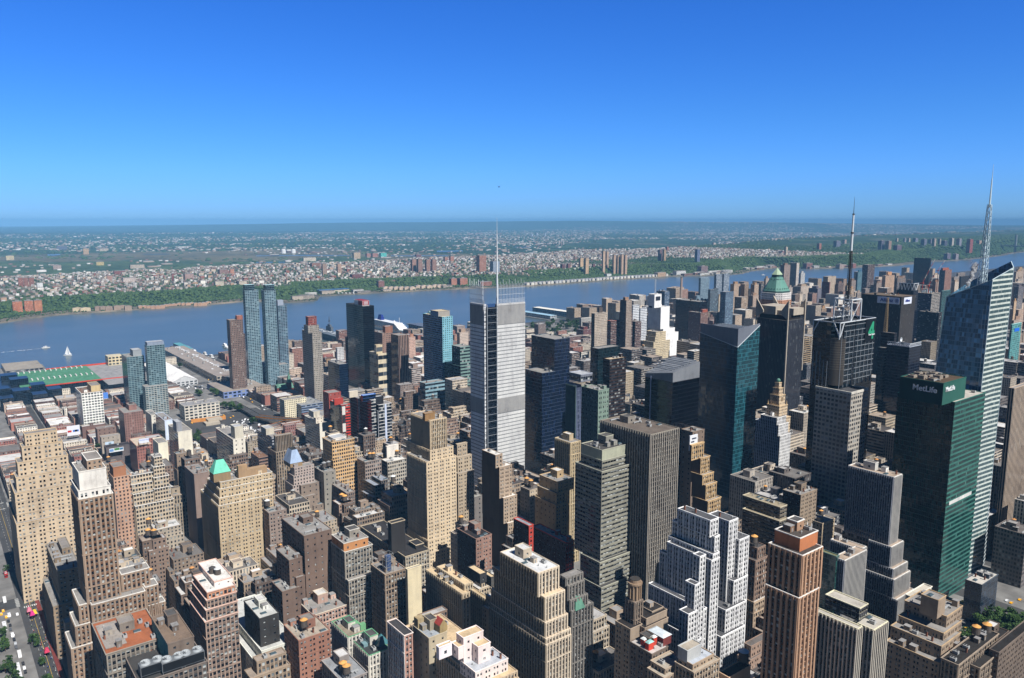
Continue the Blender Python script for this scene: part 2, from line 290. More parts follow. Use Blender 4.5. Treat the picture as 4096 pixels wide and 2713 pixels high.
b('orange_loft_tower','tall orange yellow loft tower with white penthouse behind the grey loft',11,[(980,1110,1408,745,92),(1,975,1126,1446,985),('p',-6,1050,1130,1300,690,dict(col=(224,216,206),st='bk'))],(214,160,90),'lf')
b('blue_mansard_block','pinkish stepped block with a pale blue mansard roof',11,[(545,602,866,1092,70),(.6,500,590,868,1200),(.6,470,580,870,1330)],(172,150,138),'pn',noclut=1)
b('grey_tank_loft','plain grey loft with two grey tanks in front of the orange yellow tower',11,[(868,997,1160,1152,64)],(138,130,116),'bl',noclut=1)
b('tan_side_loft','narrow tan loft against the right side of the plain grey loft',11,[(1140,1160,1262,1120,60)],(170,156,116),'pn')
b('brown_step_loft','brown stepped loft with one orange topped tank below the blue mansard',11,[(622,690,935,1330,52),('w',4,605,735,900,1480),('w',6,600,860,1000,1600)],(134,112,94),'bl',noclut=1)
b('pink_brown_loft','pinkish brown loft with two orange tanks left of the slim tan tower',11,[(1450,1556,1776,1010,72)],(150,128,114),'lf',noclut=1)
b('white_roof_loft','grey tan loft with white roof and two orange tanks left of the slim tan tower',11,[(1780,1862,2115,1012,64)],(172,160,140),'lf',roofc=WH,noclut=1)
b('white_gable_block','white plastered stepped gable wall behind the white roofed loft',11,[(1835,1850,2008,800,70)],(222,212,196),'bk')
b('dark_step_loft','dark stepped loft with pale piers and grey roof below the white roofed loft',11,[(1560,1775,1890,1262,56),('w',2,1540,1690,1760,1330),('w',4,1510,1660,1740,1490)],(112,100,88),'lf',roofc=(150,156,166))
b('tan_stub_loft','narrow loft with tan lit end wall just left of the slim tan tower',11,[(1868,2062,2132,1390,50)],(196,160,120),'bk',stS='pi')
b('two_tank_loft','brown loft with two orange topped tanks and one pale tank',11,[(1078,1305,1416,1425,50)],(146,122,108),'lf',noclut=1)
b('brown_tank_block','brown loft with a pair of dark tanks right of the tan mansard block',2,[(8,84,198,492,60)],(142,118,104),'pn',noclut=1)
b('green_mansard_block','tan apartment block with a bright green copper mansard and white trimmed steps',1,[(1398,1437,1772,290,92),(.5,1350,1432,1774,335),(.5,1330,1428,1776,395),(.5,1308,1424,1778,445)],(190,160,114),'pn',cap=(222,214,200),noclut=1,stS='pi')
b('brown_pier_tower','dark brown pier tower left of the orange yellow loft tower',11,[(320,345,575,660,84,dict(st='fn')),(3,240,352,580,880)],(146,122,94),'pi',sp=(90,74,60))
b('dark_brick_stub','dark brown brick tower with a corner turret behind the green mansard',10,[(1168,1204,1346,1075,80),('w',2,1170,1215,1350,1290)],(140,114,90),'bl')
b('brown_wall_block','large plain brown brick wall left of the green mansard',10,[(1312,1440,1640,1345,76)],(140,112,98),'bk',noclut=1)
b('cream_slab','cream slab with a glassy shaded side and a grey roof tower',10,[(1090,1222,1412,772,72),('p',-2,1152,1200,1272,640,dict(col=(150,152,158),st='bk'))],(214,204,178),'bk',stS='rb',noclut=1)
b('cream_tower_slab','cream slab with blue glass side and a tall cream roof tower',10,[(1735,1968,2132,872,66),('p',-3,1935,1990,2102,705,dict(col=(200,194,178),st='bk'))],(216,206,184),'bl',stS='rb',noclut=1)
b('cream_stair_tower','grey cream block with a blank stair tower left of the brown pier tower',11,[(95,300,420,690,60),('p',1,145,215,325,560,dict(col=(204,196,178),st='bk'))],(150,156,168),'rb',noclut=1)
b('glass_corner_slab','cream building with glass corner and a stepped cream tower',11,[(740,940,1098,480,60),('p',-4,795,860,945,330,dict(col=(214,206,188),st='bk')),('p',-2,860,890,990,410,dict(col=(222,212,196),st='bl'))],(216,208,188),'bk',stS='rb',noclut=1)
b('red_white_tower','red and white striped hotel tower with a grey chequered edge',11,[(1080,1240,1352,240,90),('p',-8,1125,1140,1260,160,dict(col=(170,60,48),st='bk'))],(196,62,50),'rb',stS='gl',gc=(40,44,52),noclut=1,colS=(70,70,74))
b('red_dark_tower','red walled hotel tower behind the red and white striped one',11,[(985,1065,1228,80,96)],(176,58,46),'bl',noclut=1,stS='pn')
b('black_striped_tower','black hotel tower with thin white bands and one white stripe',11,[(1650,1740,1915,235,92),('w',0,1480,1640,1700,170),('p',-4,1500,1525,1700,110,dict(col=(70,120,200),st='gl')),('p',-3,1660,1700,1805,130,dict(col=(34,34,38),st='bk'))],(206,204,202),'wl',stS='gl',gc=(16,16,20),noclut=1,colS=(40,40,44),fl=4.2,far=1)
b('navy_hotel','dark navy hotel tower between the red and the black striped towers',11,[(1345,1460,1655,150,90),('p',-2,1330,1345,1460,60,dict(col=(206,196,178),st='bk'))],(60,66,80),'gl',gc=(24,28,40))
b('blue_band_depot','low blue banded depot with a large grey roof beside the curved ramps',11,[(530,695,985,245,26)],(104,128,170),'rb',roofc=(150,150,148))
b('cream_office','cream office building left of the blue banded depot',11,[(398,465,760,175,34)],(214,200,158),'pn')
b('brick_row_house','red brick tenement block in front of the curved ramps',11,[(445,470,625,520,26)],(150,92,84),'pn')
b('concrete_frame','unfinished concrete frame building with orange top floors',11,[(10,120,240,950,58)],(150,110,90),'rb',roofc=(130,100,80))
b('garage_block','long five storey concrete garage with deep open bays',10,[(1238,1310,1784,425,24)],(200,190,170),'lf',fl=4.5,bay=6.5,roofc=(150,148,148))
b('white_arched_office','white office building with arched top windows and cream roof hut',5,[(525,567,714,1262,62)],(226,220,210),'lf',fl=4.2,bay=4.2,ph=[(.3,.9,.5,.95,9)],phc=(206,184,140),roofc=(130,108,92))
b('pink_brick_tenement','tall pinkish brick loft with a dark shaded side right of the white office',10,[(412,492,752,520,50)],(150,98,84),'pn',ph=[(.1,.6,.4,.8,7)],noclut=1)
b('balcony_tower','shorter left twin of the glass balcony towers near the river',5,[(845,882,1002,1010,96),('p',-5,905,925,985,960,dict(col=(150,156,160),st='bk'))],(96,132,142),'gb')
b('balcony_tower','taller right twin of the glass balcony towers near the river',5,[(1006,1022,1146,930,116),('p',-2,1010,1024,1140,905,dict(col=(140,152,170),st='bk'))],(96,132,142),'gb')
b('balcony_block','grey balcony apartment block at the foot of the twin glass towers',5,[(990,1012,1168,1218,50)],(150,156,150),'gb')
b('small_cream_house','cream rendered house with a red sign left of the blue walled house',10,[(782,862,945,545,34)],(204,196,178),'bl')
b('blue_walled_house','narrow house with pale blue wall beside the cream slab',10,[(918,1042,1148,615,40)],(186,204,230),'bk',stS='gl',gc=(30,50,80))
b('billboard_house','grey brick house with a billboard on its wall near the left street',10,[(165,185,440,845,34)],(164,148,128),'bl')
b('red_flat_house','red and cream apartment block with a white roof billboard',10,[(560,665,880,965,40)],(168,92,76),'pn',roofc=(196,180,160))
b('tall_cream_wall','narrow building with a tall blank cream wall and red edge',10,[(880,955,1085,925,62)],(222,212,178),'bk')
b('dark_roof_storehouse','dark long storehouse with a green and white billboard',10,[(222,250,575,985,26)],(96,84,84),'bk',roofc=(60,56,58))
b('brick_hall','old brown brick house at the left street corner',10,[(100,130,385,735,34)],(130,96,82),'bl',roofc=(140,130,124))
# --- foreground, centre and right
b('green_grey_tower','green grey ribbon windowed office tower with a blank green attic',3,[(450,587,767,83,150,dict(st='bk',col=(172,174,154))),(.8,450,587,767,150,dict(st='rb')),(4,413,585,825,222),(3,445,572,803,815),(4,468,582,757,978)],(140,138,124),'rb',sp=(144,142,128),roofc=(78,76,74),fl=3.5,cap=(178,178,160))
b('fin_office_tower','dark grey office tower of tight vertical fins behind the green grey tower',7,[(617,968,1163,1548,163)],(150,140,126),'fn',bay=2.5,roofc=(112,102,92),noclut=1,cap=(150,144,132))
b('fin_annex','low grey finned annex at the foot of the dark finned tower',3,[(800,835,865,800,60)],(132,124,114),'fn')
b('white_setback_tower','white stepped office tower with many setbacks and rows of black windows',3,[(1080,1292,1345,540,121),(2.5,1045,1322,1352,645),(2,1020,1310,1350,760),(1.5,1012,1300,1352,800),('w',1.5,962,1288,1310,880),('w',5,890,1240,1268,1120),('w',8,860,1205,1232,1320),
  ('w',-4,1280,1415,1472,545),('w',-1,1330,1482,1545,665),('w',1,1300,1445,1535,935),('w',3.5,1265,1392,1525,1125),('w',6,1228,1362,1515,1300),('w',6,1180,1225,1262,775),('w',8,1130,1192,1222,960),('w',10,1090,1150,1205,1150)],(230,226,222),'gd',sp=(176,176,180),roofc=(92,92,94),bay=2.5,noclut=1)
b('brown_turret_block','brown brick tower with a black flat roof and crenellated parapet',12,[(302,442,567,826,74,dict(st='bk')),(3,165,378,608,905),(2,80,360,620,1010),('w',1,30,200,330,1020)],(156,132,106),'bk',roofc=(52,48,46),stS='pn',noclut=1)
b('round_turret_tower','slim tower ending in a round colonnaded turret before the finned tower',3,[(740,800,852,1075,84)],(128,108,90),'pi',noclut=1)
b('grey_penthouse_loft','tan loft with a big grey windowless penthouse and white roof at the bottom',12,[(735,895,1128,1418,70,dict(st='pn',col=(170,150,128))),(2,700,905,1190,1500),('w',-14,430,588,800,1462),('w',-12,395,575,800,1560),('p',-4,730,835,992,1262,dict(col=(178,180,180),st='bk'))],(170,144,114),'lf',roofc=(176,166,150),roof0=(186,192,200),noclut=1)
b('red_hut_block','dark loft with red roof huts and white roofs in front of the brown turret block',12,[(195,440,620,1300,66)],(110,92,78),'pn',roofc=(196,190,184),noclut=1)
b('tan_tank_stub','tan brick block with two grey tanks at the foot of the white stepped tower',12,[(1190,1300,1540,1560,58)],(206,158,110),'bk',stS='bl',roofc=(50,46,44),noclut=1)
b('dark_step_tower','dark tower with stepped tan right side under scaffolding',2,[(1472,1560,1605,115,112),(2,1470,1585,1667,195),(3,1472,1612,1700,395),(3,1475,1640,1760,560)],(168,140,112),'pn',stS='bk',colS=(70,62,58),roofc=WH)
b('ochre_step_block','ochre brick stepped block with roof machinery left of the green grey tower',3,[(180,300,405,290,96),(1.5,165,290,345,365),(1.5,150,285,362,440)],(190,152,96),'pn',stS='bl')
b('tan_roof_house','tan brick tower with pale vertical strips behind the ochre block',3,[(280,382,446,35,118)],(196,168,118),'pi')
b('red_end_block','long dark red loft with one bright red end wall',3,[(130,352,405,685,62),('w',3,10,110,140,575)],(186,74,62),'pn',colS=(84,58,52),roofc=(150,154,160))
b('black_roof_block','brown brick block with a black flat roof right of the slim tan tower',2,[(1310,1432,1535,660,58)],(160,112,92),'pn',roofc=(50,46,46),noclut=1,colS=(90,74,66))
b('tan_step_tower','tan stepped tower peeking out on the right of the slim tan tower',2,[(1300,1310,1375,45,112),(3,1300,1312,1405,130),(3,1300,1315,1420,235)],(176,152,118),'pn')
b('brown_side_block','brown brick block with a dark tank at the right of the slim tan tower',2,[(1300,1325,1420,260,70)],(156,128,110),'bl')
b('white_low_store','white low building right of the slim tan tower',2,[(1300,1312,1412,435,46)],(226,224,222),'bl',roofc=(60,60,62))
b('grey_shed_roof','wide grey flat roofed garage beyond the white low building',2,[(1305,1400,1475,395,40)],(120,112,106),'bl',roofc=(160,158,150))
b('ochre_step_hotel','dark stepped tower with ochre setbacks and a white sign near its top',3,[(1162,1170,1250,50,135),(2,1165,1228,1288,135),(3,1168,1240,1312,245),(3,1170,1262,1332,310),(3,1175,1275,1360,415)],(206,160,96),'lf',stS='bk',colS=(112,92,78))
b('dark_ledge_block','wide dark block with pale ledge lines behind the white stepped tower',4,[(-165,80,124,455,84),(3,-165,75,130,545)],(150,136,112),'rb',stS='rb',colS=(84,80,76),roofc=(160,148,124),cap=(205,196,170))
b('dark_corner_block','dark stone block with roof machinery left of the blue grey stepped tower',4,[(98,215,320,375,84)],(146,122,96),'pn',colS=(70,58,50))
b('tan_side_block','narrow tan block behind the orange brown tower',4,[(290,355,436,560,86)],(176,150,112),'pn')
b('orange_brown_tower','orange brown brick tower with white cornices and a walled roof',4,[(45,210,326,655,152,dict(st='bk',col=(190,122,84))),(4,5,225,356,768),(.6,-14,200,332,1045)],(180,128,90),'pi',sp=(84,60,46),cap=(232,228,222),roofc=(80,74,70),noclut=1,bay=3.6,nobelt=1)
b('teal_glass_block','low teal glass block beside the orange brown tower',4,[(345,445,466,775,92)],(70,110,104),'gl',gc=(34,70,66),roofc=(120,120,90))
b('white_grid_apartment','grey white apartment tower with bays and a stepped grey penthouse at the bottom right',4,[(235,585,612,1245,104),('w',-3,560,690,780,1252),('p',-10,375,598,652,1112,dict(col=(150,146,132),st='rb'))],(186,176,158),'fn',roofc=(186,180,168),cap=(226,220,190),noclut=1,bay=2.2,sp=(60,60,66))
b('blue_grey_step_tower','blue grey glass stepped tower with white vertical mullions',4,[(525,820,872,258,136),(3,658,802,880,712),(3,625,815,906,856),(2,608,820,924,925),(3,578,836,950,1055),('w',-3,410,600,640,728),('w',1,430,500,640,800)],(196,192,184),'fn',roofc=(176,158,140),sp=(60,66,78),noclut=1,bay=1.7,colS=(136,140,150))
b('brown_ledge_block','brown brick stepped block with wavy pale ledges at the bottom right',4,[(998,1110,1160,1060,90,dict(st='bk')),(3,890,1165,1268,1165),(2.5,850,1145,1262,1275),(2.5,800,1130,1258,1360),(2,770,1118,1250,1470)],(158,132,104),'pn',cap=(190,164,130),sp=(70,60,50),noclut=1,bay=2.6)
b('park_side_loft','dark loft with a row of orange tanks overlooking the park trees',4,[(1330,1480,1570,1330,62)],(110,90,74),'pn',noclut=1,roofc=(48,46,44))
b('brick_tank_loft','dark loft with orange topped tanks below the park at the lower right edge',4,[(1130,1240,1500,1480,66),('w',5,1120,1380,1500,1500)],(150,128,104),'lf',noclut=1,roofc=(52,50,48))
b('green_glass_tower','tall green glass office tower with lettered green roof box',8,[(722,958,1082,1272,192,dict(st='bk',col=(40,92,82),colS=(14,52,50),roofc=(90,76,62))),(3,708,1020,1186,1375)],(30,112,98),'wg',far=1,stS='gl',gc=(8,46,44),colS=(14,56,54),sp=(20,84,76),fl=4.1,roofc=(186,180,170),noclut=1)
b('travertine_stripe_tower','tan and black striped tower cut off by the right edge',8,[(1314,1344,1500,1300,166)],(176,148,120),'fn',bay=3.0,far=1)
b('dark_low_store','low glass store at the foot of the crystal tower',4,[(1285,1395,1500,960,34)],(70,84,100),'gl',gc=(30,44,60),roofc=(196,190,180))
b('pale_annex_block','pale low block behind the blue grey stepped tower',4,[(900,950,1066,1040,66)],(206,200,180),'lf',roofc=(196,188,172))
# --- west side, far towers
b('river_glass_tower','left one of the two tallest blue glass towers on the river edge',5,[(1690,1706,1800,545,186),('p',-1,1692,1706,1770,505,dict(col=(150,190,200),st='gl',gc=(90,130,140)))],(110,146,164),'gb')
b('river_glass_tower','right one of the two tallest blue glass towers on the river edge',6,[(35,58,136,545,186),('p',-1,50,66,126,506,dict(col=(150,190,200),st='gl',gc=(90,130,140)))],(110,146,164),'gb')
b('blue_side_tower','lower dark blue tower right of the two tallest river towers',6,[(136,152,214,650,150),('p',-1,140,150,190,612,dict(col=(150,160,176),st='bk'))],(96,124,150),'gb')
b('river_podium','long glassy podium at the foot of the two tallest river towers',6,[(0,80,228,1072,34)],(128,150,160),'gb')
b('brown_slab_tower','brown balcony tower left of the two tallest river towers',5,[(1578,1600,1692,752,140),('p',-2,1640,1650,1690,720,dict(col=(150,96,80),st='bk'))],(120,92,80),'pn')
b('brown_low_tower','dark brown tower in front of the brown balcony tower by the river',5,[(1622,1645,1706,850,112)],(104,82,76),'pn')
b('red_topped_tower','stepped tan balcony tower with dark red top',6,[(345,362,422,728,160,dict(col=(140,78,70))),(2,333,362,438,790),(3,320,392,458,838)],(150,140,126),'pn',bay=2.6)
b('black_glass_slab','tall plain black glass slab with a red and white roof sign',6,[(627,745,822,655,165)],(30,34,42),'gl',gc=(8,11,18),roofc=(60,60,62))
b('cream_banded_tower','cream tower with dark bands in front of the black glass slab',6,[(825,838,880,925,104,dict(col=(206,190,158))),(2,790,850,918,985)],(206,186,146),'rb',bay=9,fl=16,sp=(180,160,126))
b('brown_ribbed_tower','brown balcony ribbed tower right of the cream banded tower',6,[(940,992,1060,858,124)],(146,110,94),'fn',bay=3.2)
b('pink_brick_slab','brown brick slab behind the brown ribbed tower',6,[(825,880,945,842,124),('p',-2,882,900,952,795,dict(col=(140,100,84),st='bk'))],(150,108,90),'pn')
b('turquoise_tower','blue tower with a bright turquoise gridded right side',6,[(1163,1298,1370,728,168),('p',-10,1215,1270,1350,690,dict(col=(150,146,140),st='bk'))],(128,184,200),'pn',colS=(120,146,176),stS='rb',bay=3.6,roofc=(196,180,150))
b('green_stepped_tower','green glass stepped tower left of the grey mast tower',6,[(1365,1422,1494,938,126),(3,1314,1426,1496,1072),(4,1288,1402,1498,1368)],(96,140,132),'rb',colS=(50,84,84),sp=(60,90,86),fl=5)
b('teal_low_tower','low blue glass block in front of the turquoise tower',6,[(1140,1180,1315,1192,74)],(110,160,180),'rb',stS='gl',gc=(30,60,80),fl=6)
b('dark_blue_tower','very dark blue glass block left of the black glass slab',6,[(500,580,640,1060,86)],(40,60,90),'gl',gc=(14,26,48))
b('small_brown_pair','brown brick block behind the red topped stepped tower',6,[(250,268,330,900,60)],(124,98,86),'pn')
b('grey_white_block','pale grey block right of the red topped stepped tower',6,[(555,565,612,945,46)],(190,190,190),'pn')
b('dark_glass_office','dark blue glass office tower with white lines right of the mast tower',7,[(135,297,403,885,176),('w',2,92,210,300,1120)],(70,86,110),'gl',gc=(20,32,56),fl=4.4)
b('pink_grid_hotel','colourful hotel tower with pink upper grid and green side stripes',7,[(480,602,676,1240,150),('w',-14,378,448,480,1205,dict(col=(120,130,160),st='fn')),('p',-8,400,480,560,1130,dict(col=(170,176,190),st='rb'))],(110,140,122),'pn',colS=(92,112,112),fl=5)
b('rust_black_tower','rust black louvred tower with a pale sunken roof',7,[(635,682,796,1025,160)],(50,30,26),'rb',roofc=(196,178,150),sp=(40,26,24),colS=(28,20,20))
b('dark_wedge_tower','dark teal glass wedge tower behind the rust black tower',7,[(548,600,752,950,158)],(40,60,70),'gl',gc=(14,34,40))
b('tan_slab_tower','grey tan concrete tower with a dark roof hut near the river park',15,[(520,562,718,640,132),('p',-6,602,618,660,565,dict(col=(90,80,74),st='bk'))],(176,156,134),'pn',colS=(70,62,60))
b('orange_roof_slab','brown glass slab with an orange roof edge right of the grey tan concrete tower',15,[(718,765,886,735,104)],(130,96,88),'rb',cap=(190,100,70))
b('dark_red_slab','dark red brown slab tower left of the white windowless tower',15,[(870,985,1037,650,118),('w',2,985,1070,1146,742)],(122,92,86),'rb',colS=(104,56,54))
b('dark_balcony_tower','dark balcony tower with a brown crown behind the dark red slab',15,[(880,958,1028,475,150),('p',-4,918,945,988,438,dict(col=(150,120,100),st='bk'))],(156,134,116),'pn',colS=(70,66,70))
b('white_grid_slab','white and blue gridded slab right of the dark balcony tower',15,[(1020,1042,1120,540,128),('w',0,1120,1135,1218,575)],(206,212,220),'lf')
b('white_windowless_tower','white windowless stepped exchange tower with a lattice mast',15,[(1236,1312,1400,402,160),(2,1234,1392,1503,560),(2,1250,1420,1566,832),(2,1260,1450,1610,890)],(228,222,218),'bk',roofc=(200,196,190))
b('blue_curved_tower','blue glass tower behind the white windowless tower',15,[(1335,1440,1500,362,124)],(90,120,160),'rb')
b('black_office_slab','wide black glass office slab right of the white windowless tower',15,[(1578,1885,1976,495,124)],(34,36,48),'gl',gc=(10,12,24))
b('brown_terrace_block','brown brick block with a red hut in front of the black office slab',15,[(1740,1890,1986,632,100),('p',-3,1890,1915,1978,592,dict(col=(150,80,64),st='bk'))],(130,90,78),'pn')
b('ziggurat_block','tan stepped ziggurat block with roof turrets',15,[(1215,1330,1390,872,102),(2,1200,1320,1400,935),(2,1170,1300,1410,1000),(2,1140,1280,1420,1075),('w',-6,1380,1395,1455,870),('w',0,1380,1392,1505,985)],(206,182,136),'pn',stS='pi')
b('blue_panel_slab','long blue panelled slab in front of the tan ziggurat',15,[(925,1415,1505,1235,56)],(176,140,120),'bk',colS=(110,150,190),stS='rb',roofc=(120,110,100))
b('red_tenement','red brick tenement between the dark red slab and the ziggurat',15,[(905,985,1092,1040,32)],(156,80,70),'pn')
b('small_red_house','red brick house at the right of the rust black tower',15,[(950,985,1040,1430,26)],(164,84,78),'rb')
b('long_white_store','long white store with square windows left of the rust black tower',15,[(250,262,490,1150,24)],(208,200,186),'lf')
b('riverside_glass_tower','blue glass tower with pale edge near the chimney',15,[(1868,1892,2003,195,150),('w',3,1820,1840,1920,420)],(120,150,176),'gb')
b('dark_stub_tower','dark blue stub tower in front of the riverside glass tower',15,[(1985,2012,2112,340,118)],(90,100,116),'gb')
b('twin_glass_slab','left slab of a pair of blue glass towers near the far shore',7,[(1410,1425,1468,432,150)],(140,160,184),'rb')
b('twin_glass_slab','right slab of a pair of blue glass towers near the far shore',7,[(1468,1478,1516,430,150)],(140,160,184),'rb')
b('blue_balcony_tower','blue grey balcony tower below the pair of glass slabs',7,[(1452,1490,1545,555,128)],(96,120,156),'gb')
b('brown_shed_block','brown warehouse block under the black office slab',7,[(1130,1175,1228,770,46)],(130,108,94),'pn')
b('red_dish_house','low red brick house with white dishes behind the wedge topped glass tower',7,[(1368,1400,1446,755,40)],(150,90,80),'pn')
b('concave_dark_tower','tall dark tower with a curved shaded front beyond the lettered slab',14,[(650,850,866,262,168)],(40,46,60),'gl',gc=(14,18,30))
b('black_lettered_slab','broad black slab tower with two lettered roof signs',14,[(-10,492,668,745,196)],(70,62,58),'fn',colS=(30,32,42),roofc=(110,96,80),sp=(46,42,42),noclut=1)
b('half_built_tower','half built tower of bare floor slabs with red cranes on top',14,[(672,870,978,705,150)],(150,140,130),'rb',colS=(50,60,90),sp=(150,130,120),roofc=(170,156,140),noclut=1)
b('truss_roof_tower','dark tower with a white zigzag truss on its roof',14,[(430,640,700,668,170)],(44,50,64),'gl',gc=(16,20,34))
b('teal_crystal_block','teal glass block behind the left edge of the crystal tower',14,[(985,1000,1110,670,150)],(80,130,130),'gl',gc=(40,80,84))
b('black_fin_block','black block with pale floor lines below the half built tower',14,[(700,960,1000,945,120)],(40,36,40),'rb',sp=(30,28,32))
b('dish_roof_block','dark blue glass block with white roof trusses and a dish',14,[(310,590,736,1375,156)],(50,64,90),'gl',gc=(12,20,36),cap=(190,200,216),roofc=(90,92,100),noclut=1)
b('brown_round_tower','dark brown rounded apartment tower before the river',14,[(0,70,156,345,140)],(110,84,76),'rb',sp=(80,60,56))
b('tan_hut_tower','tan apartment tower with a roof hut before the river',14,[(248,290,404,482,124),('p',-5,306,320,370,435,dict(col=(190,142,104),st='bk'))],(190,146,110),'pn')
b('brick_crane_tower','brick and glass tower beside the far red crane',14,[(970,1040,1122,410,150),('p',-3,985,1010,1085,385,dict(col=(150,84,66),st='bk'))],(150,96,78),'pn',colS=(90,104,120))
b('teal_sign_block','pale teal block with a blue sign at the right edge',14,[(1862,1880,1998,1090,130)],(120,190,190),'gl',gc=(80,150,150))
b('teal_notch_tower','dark teal notched tower between the antenna tower and the dish roof block',8,[(600,640,660,1080,150)],(50,70,80),'gl',gc=(20,40,50))
b('dark_core_tower','dark tower with a scaffolded hoist behind the antenna tower',8,[(618,690,704,1000,170)],(40,44,60),'gl',gc=(12,18,30))
b('brown_band_block','brown banded block left of the antenna tower',8,[(186,200,240,1025,120)],(150,120,80),'rb')
b('white_clock_base','white stepped office tower under the brown clock tower',8,[(-40,50,100,1462,96),(2,-70,58,112,1500),(2,-85,66,125,1560)],(226,222,220),'pi',colS=(190,196,214),bay=2.4)
b('dark_brown_block','dark block under the white sign below the wedge topped tower',7,[(1180,1260,1342,1530,110)],(130,104,84),'bl')
# --- upper west side apartment towers, far: view window, left, corner, right, top, height, colour
UW=[(7,1522,1548,1592,500,118,(186,150,118)),(7,1596,1622,1652,500,118,(186,150,118)),(7,1664,1690,1720,505,116,(186,150,118)),(7,1552,1600,1645,592,92,(196,160,124)),(7,1646,1680,1720,580,90,(180,146,120)),(7,1362,1380,1404,640,74,(170,176,186)),
(13,10,35,110,742,118,(180,156,136)),(13,115,140,178,740,100,(120,110,104)),(13,178,200,240,672,112,(176,150,130)),(13,382,432,508,505,140,(150,124,110)),(13,506,588,620,478,146,(196,180,164)),(13,616,640,692,605,116,(206,206,206)),
(13,470,490,535,785,84,(176,160,146)),(13,540,626,700,875,74,(150,140,130)),(13,540,640,760,775,96,(190,168,146)),(13,735,850,900,800,94,(110,104,120)),(13,905,1000,1010,718,108,(140,84,78)),(13,920,980,1080,650,118,(186,160,130)),
(13,1080,1110,1175,735,92,(140,112,100)),(13,1240,1270,1330,700,98,(150,126,112)),(13,1335,1355,1410,592,124,(70,120,140)),(13,1410,1450,1500,800,90,(130,112,104)),(13,1230,1260,1310,800,84,(200,160,120)),(13,880,900,960,1050,66,(190,150,110)),(13,700,720,900,1060,60,(120,100,96)),
(13,1820,1850,1900,670,118,(150,130,120)),(13,1560,1590,1650,730,84,(150,126,110)),(13,0,20,105,890,84,(176,150,126)),(13,1330,1345,1395,850,82,(176,156,140)),(13,690,700,760,1250,40,(120,110,110)),
(14,410,440,545,520,104,(150,124,106)),(14,880,905,970,560,104,(170,130,106)),(14,1120,1160,1210,560,96,(200,176,150)),(14,1120,1150,1240,500,84,(150,130,116)),(14,1215,1240,1345,490,112,(34,30,30)),(14,1900,1930,2026,430,70,(180,150,120)),
(14,1930,1960,2026,395,76,(196,160,110)),(14,1905,1920,2010,560,80,(190,160,130)),(14,1900,1960,2026,620,84,(120,110,116)),(14,1930,1950,2026,520,72,(170,150,130)),(14,1890,1905,1935,800,90,(206,160,110)),(14,1925,1960,2026,910,84,(190,150,120)),(14,1910,1940,2010,770,84,(140,130,130)),
(14,140,160,240,585,70,(150,140,130)),(14,545,560,620,590,84,(160,140,130)),(14,880,900,960,470,80,(200,176,150)),(14,1180,1200,1290,450,78,(160,140,126)),(14,1870,1900,2010,1040,110,(180,150,130)),
(15,2100,2118,2150,430,84,(190,170,140)),(15,1975,1985,2052,520,70,(190,196,206)),(15,2060,2080,2195,665,60,(110,104,104)),(15,1985,2000,2060,690,44,(120,96,90)),(15,1555,1580,1660,760,52,(150,124,110)),(15,1620,1660,1785,850,44,(150,92,80)),(15,375,392,520,700,40,(200,196,186)),(15,330,420,520,850,36,(120,70,70)),(15,250,290,412,1070,30,(160,86,66)),
(7,370,400,550,870,24,(120,84,80)),(6,1060,1065,1110,870,62,(200,150,126)),(6,1400,1420,1480,838,66,(196,170,150)),(6,470,480,540,1050,30,(180,150,120)),(6,1060,1085,1150,1090,44,(170,150,140)),(6,620,626,640,870,100,(150,110,100))]
# ------------------------------------------------------------------ building kit
#        bay   storey  width height pier proud, pier width share
STY = {'pn':(3.1,3.5,.40,.50,0,0),'lf':(2.5,3.9,.70,.60,.28,.3),'pi':(2.7,3.7,.52,.60,.5,.38),'rb':(3.0,3.6,.95,.50,0,0),'fn':(1.8,3.7,.62,.84,.7,.3),'gd':(2.6,3.6,.6,.64,.22,.22),'wl':(3,4.2,0,0,0,0),'wg':(2.2,4.1,0,0,0,0),'bl':(6.2,5.2,.20,.32,0,0),'bk':(9,9,0,0,0,0),'gl':(1.6,3.9,0,0,0,0),'gb':(4.2,3.1,0,0,0,0)}
NEAR = 770.0
PANES = {}
FOOT = []                                      # footprints already taken: x0, x1, y0, y1, height
def pane_mesh(w_, h_, face):
    k = (round(w_, 2), round(h_, 2), face)
    if k in PANES: return PANES[k]
    mb = MB(); a, h2 = w_/2, h_/2
    def P(u, v, d): return (u, d, v) if face == 'S' else (-d, u, v)
    mb.q(P(-a,0,.12),P(a,0,.12),P(a,h2,.12),P(-a,h2,.12)); mb.q(P(-a,-h2,.2),P(a,-h2,.2),P(a,0,.2),P(-a,0,.2)); mb.q(P(-a,0,.2),P(a,0,.2),P(a,0,.12),P(-a,0,.12))
    PANES[k] = mb.mesh('window', [m_pane()]); return PANES[k]
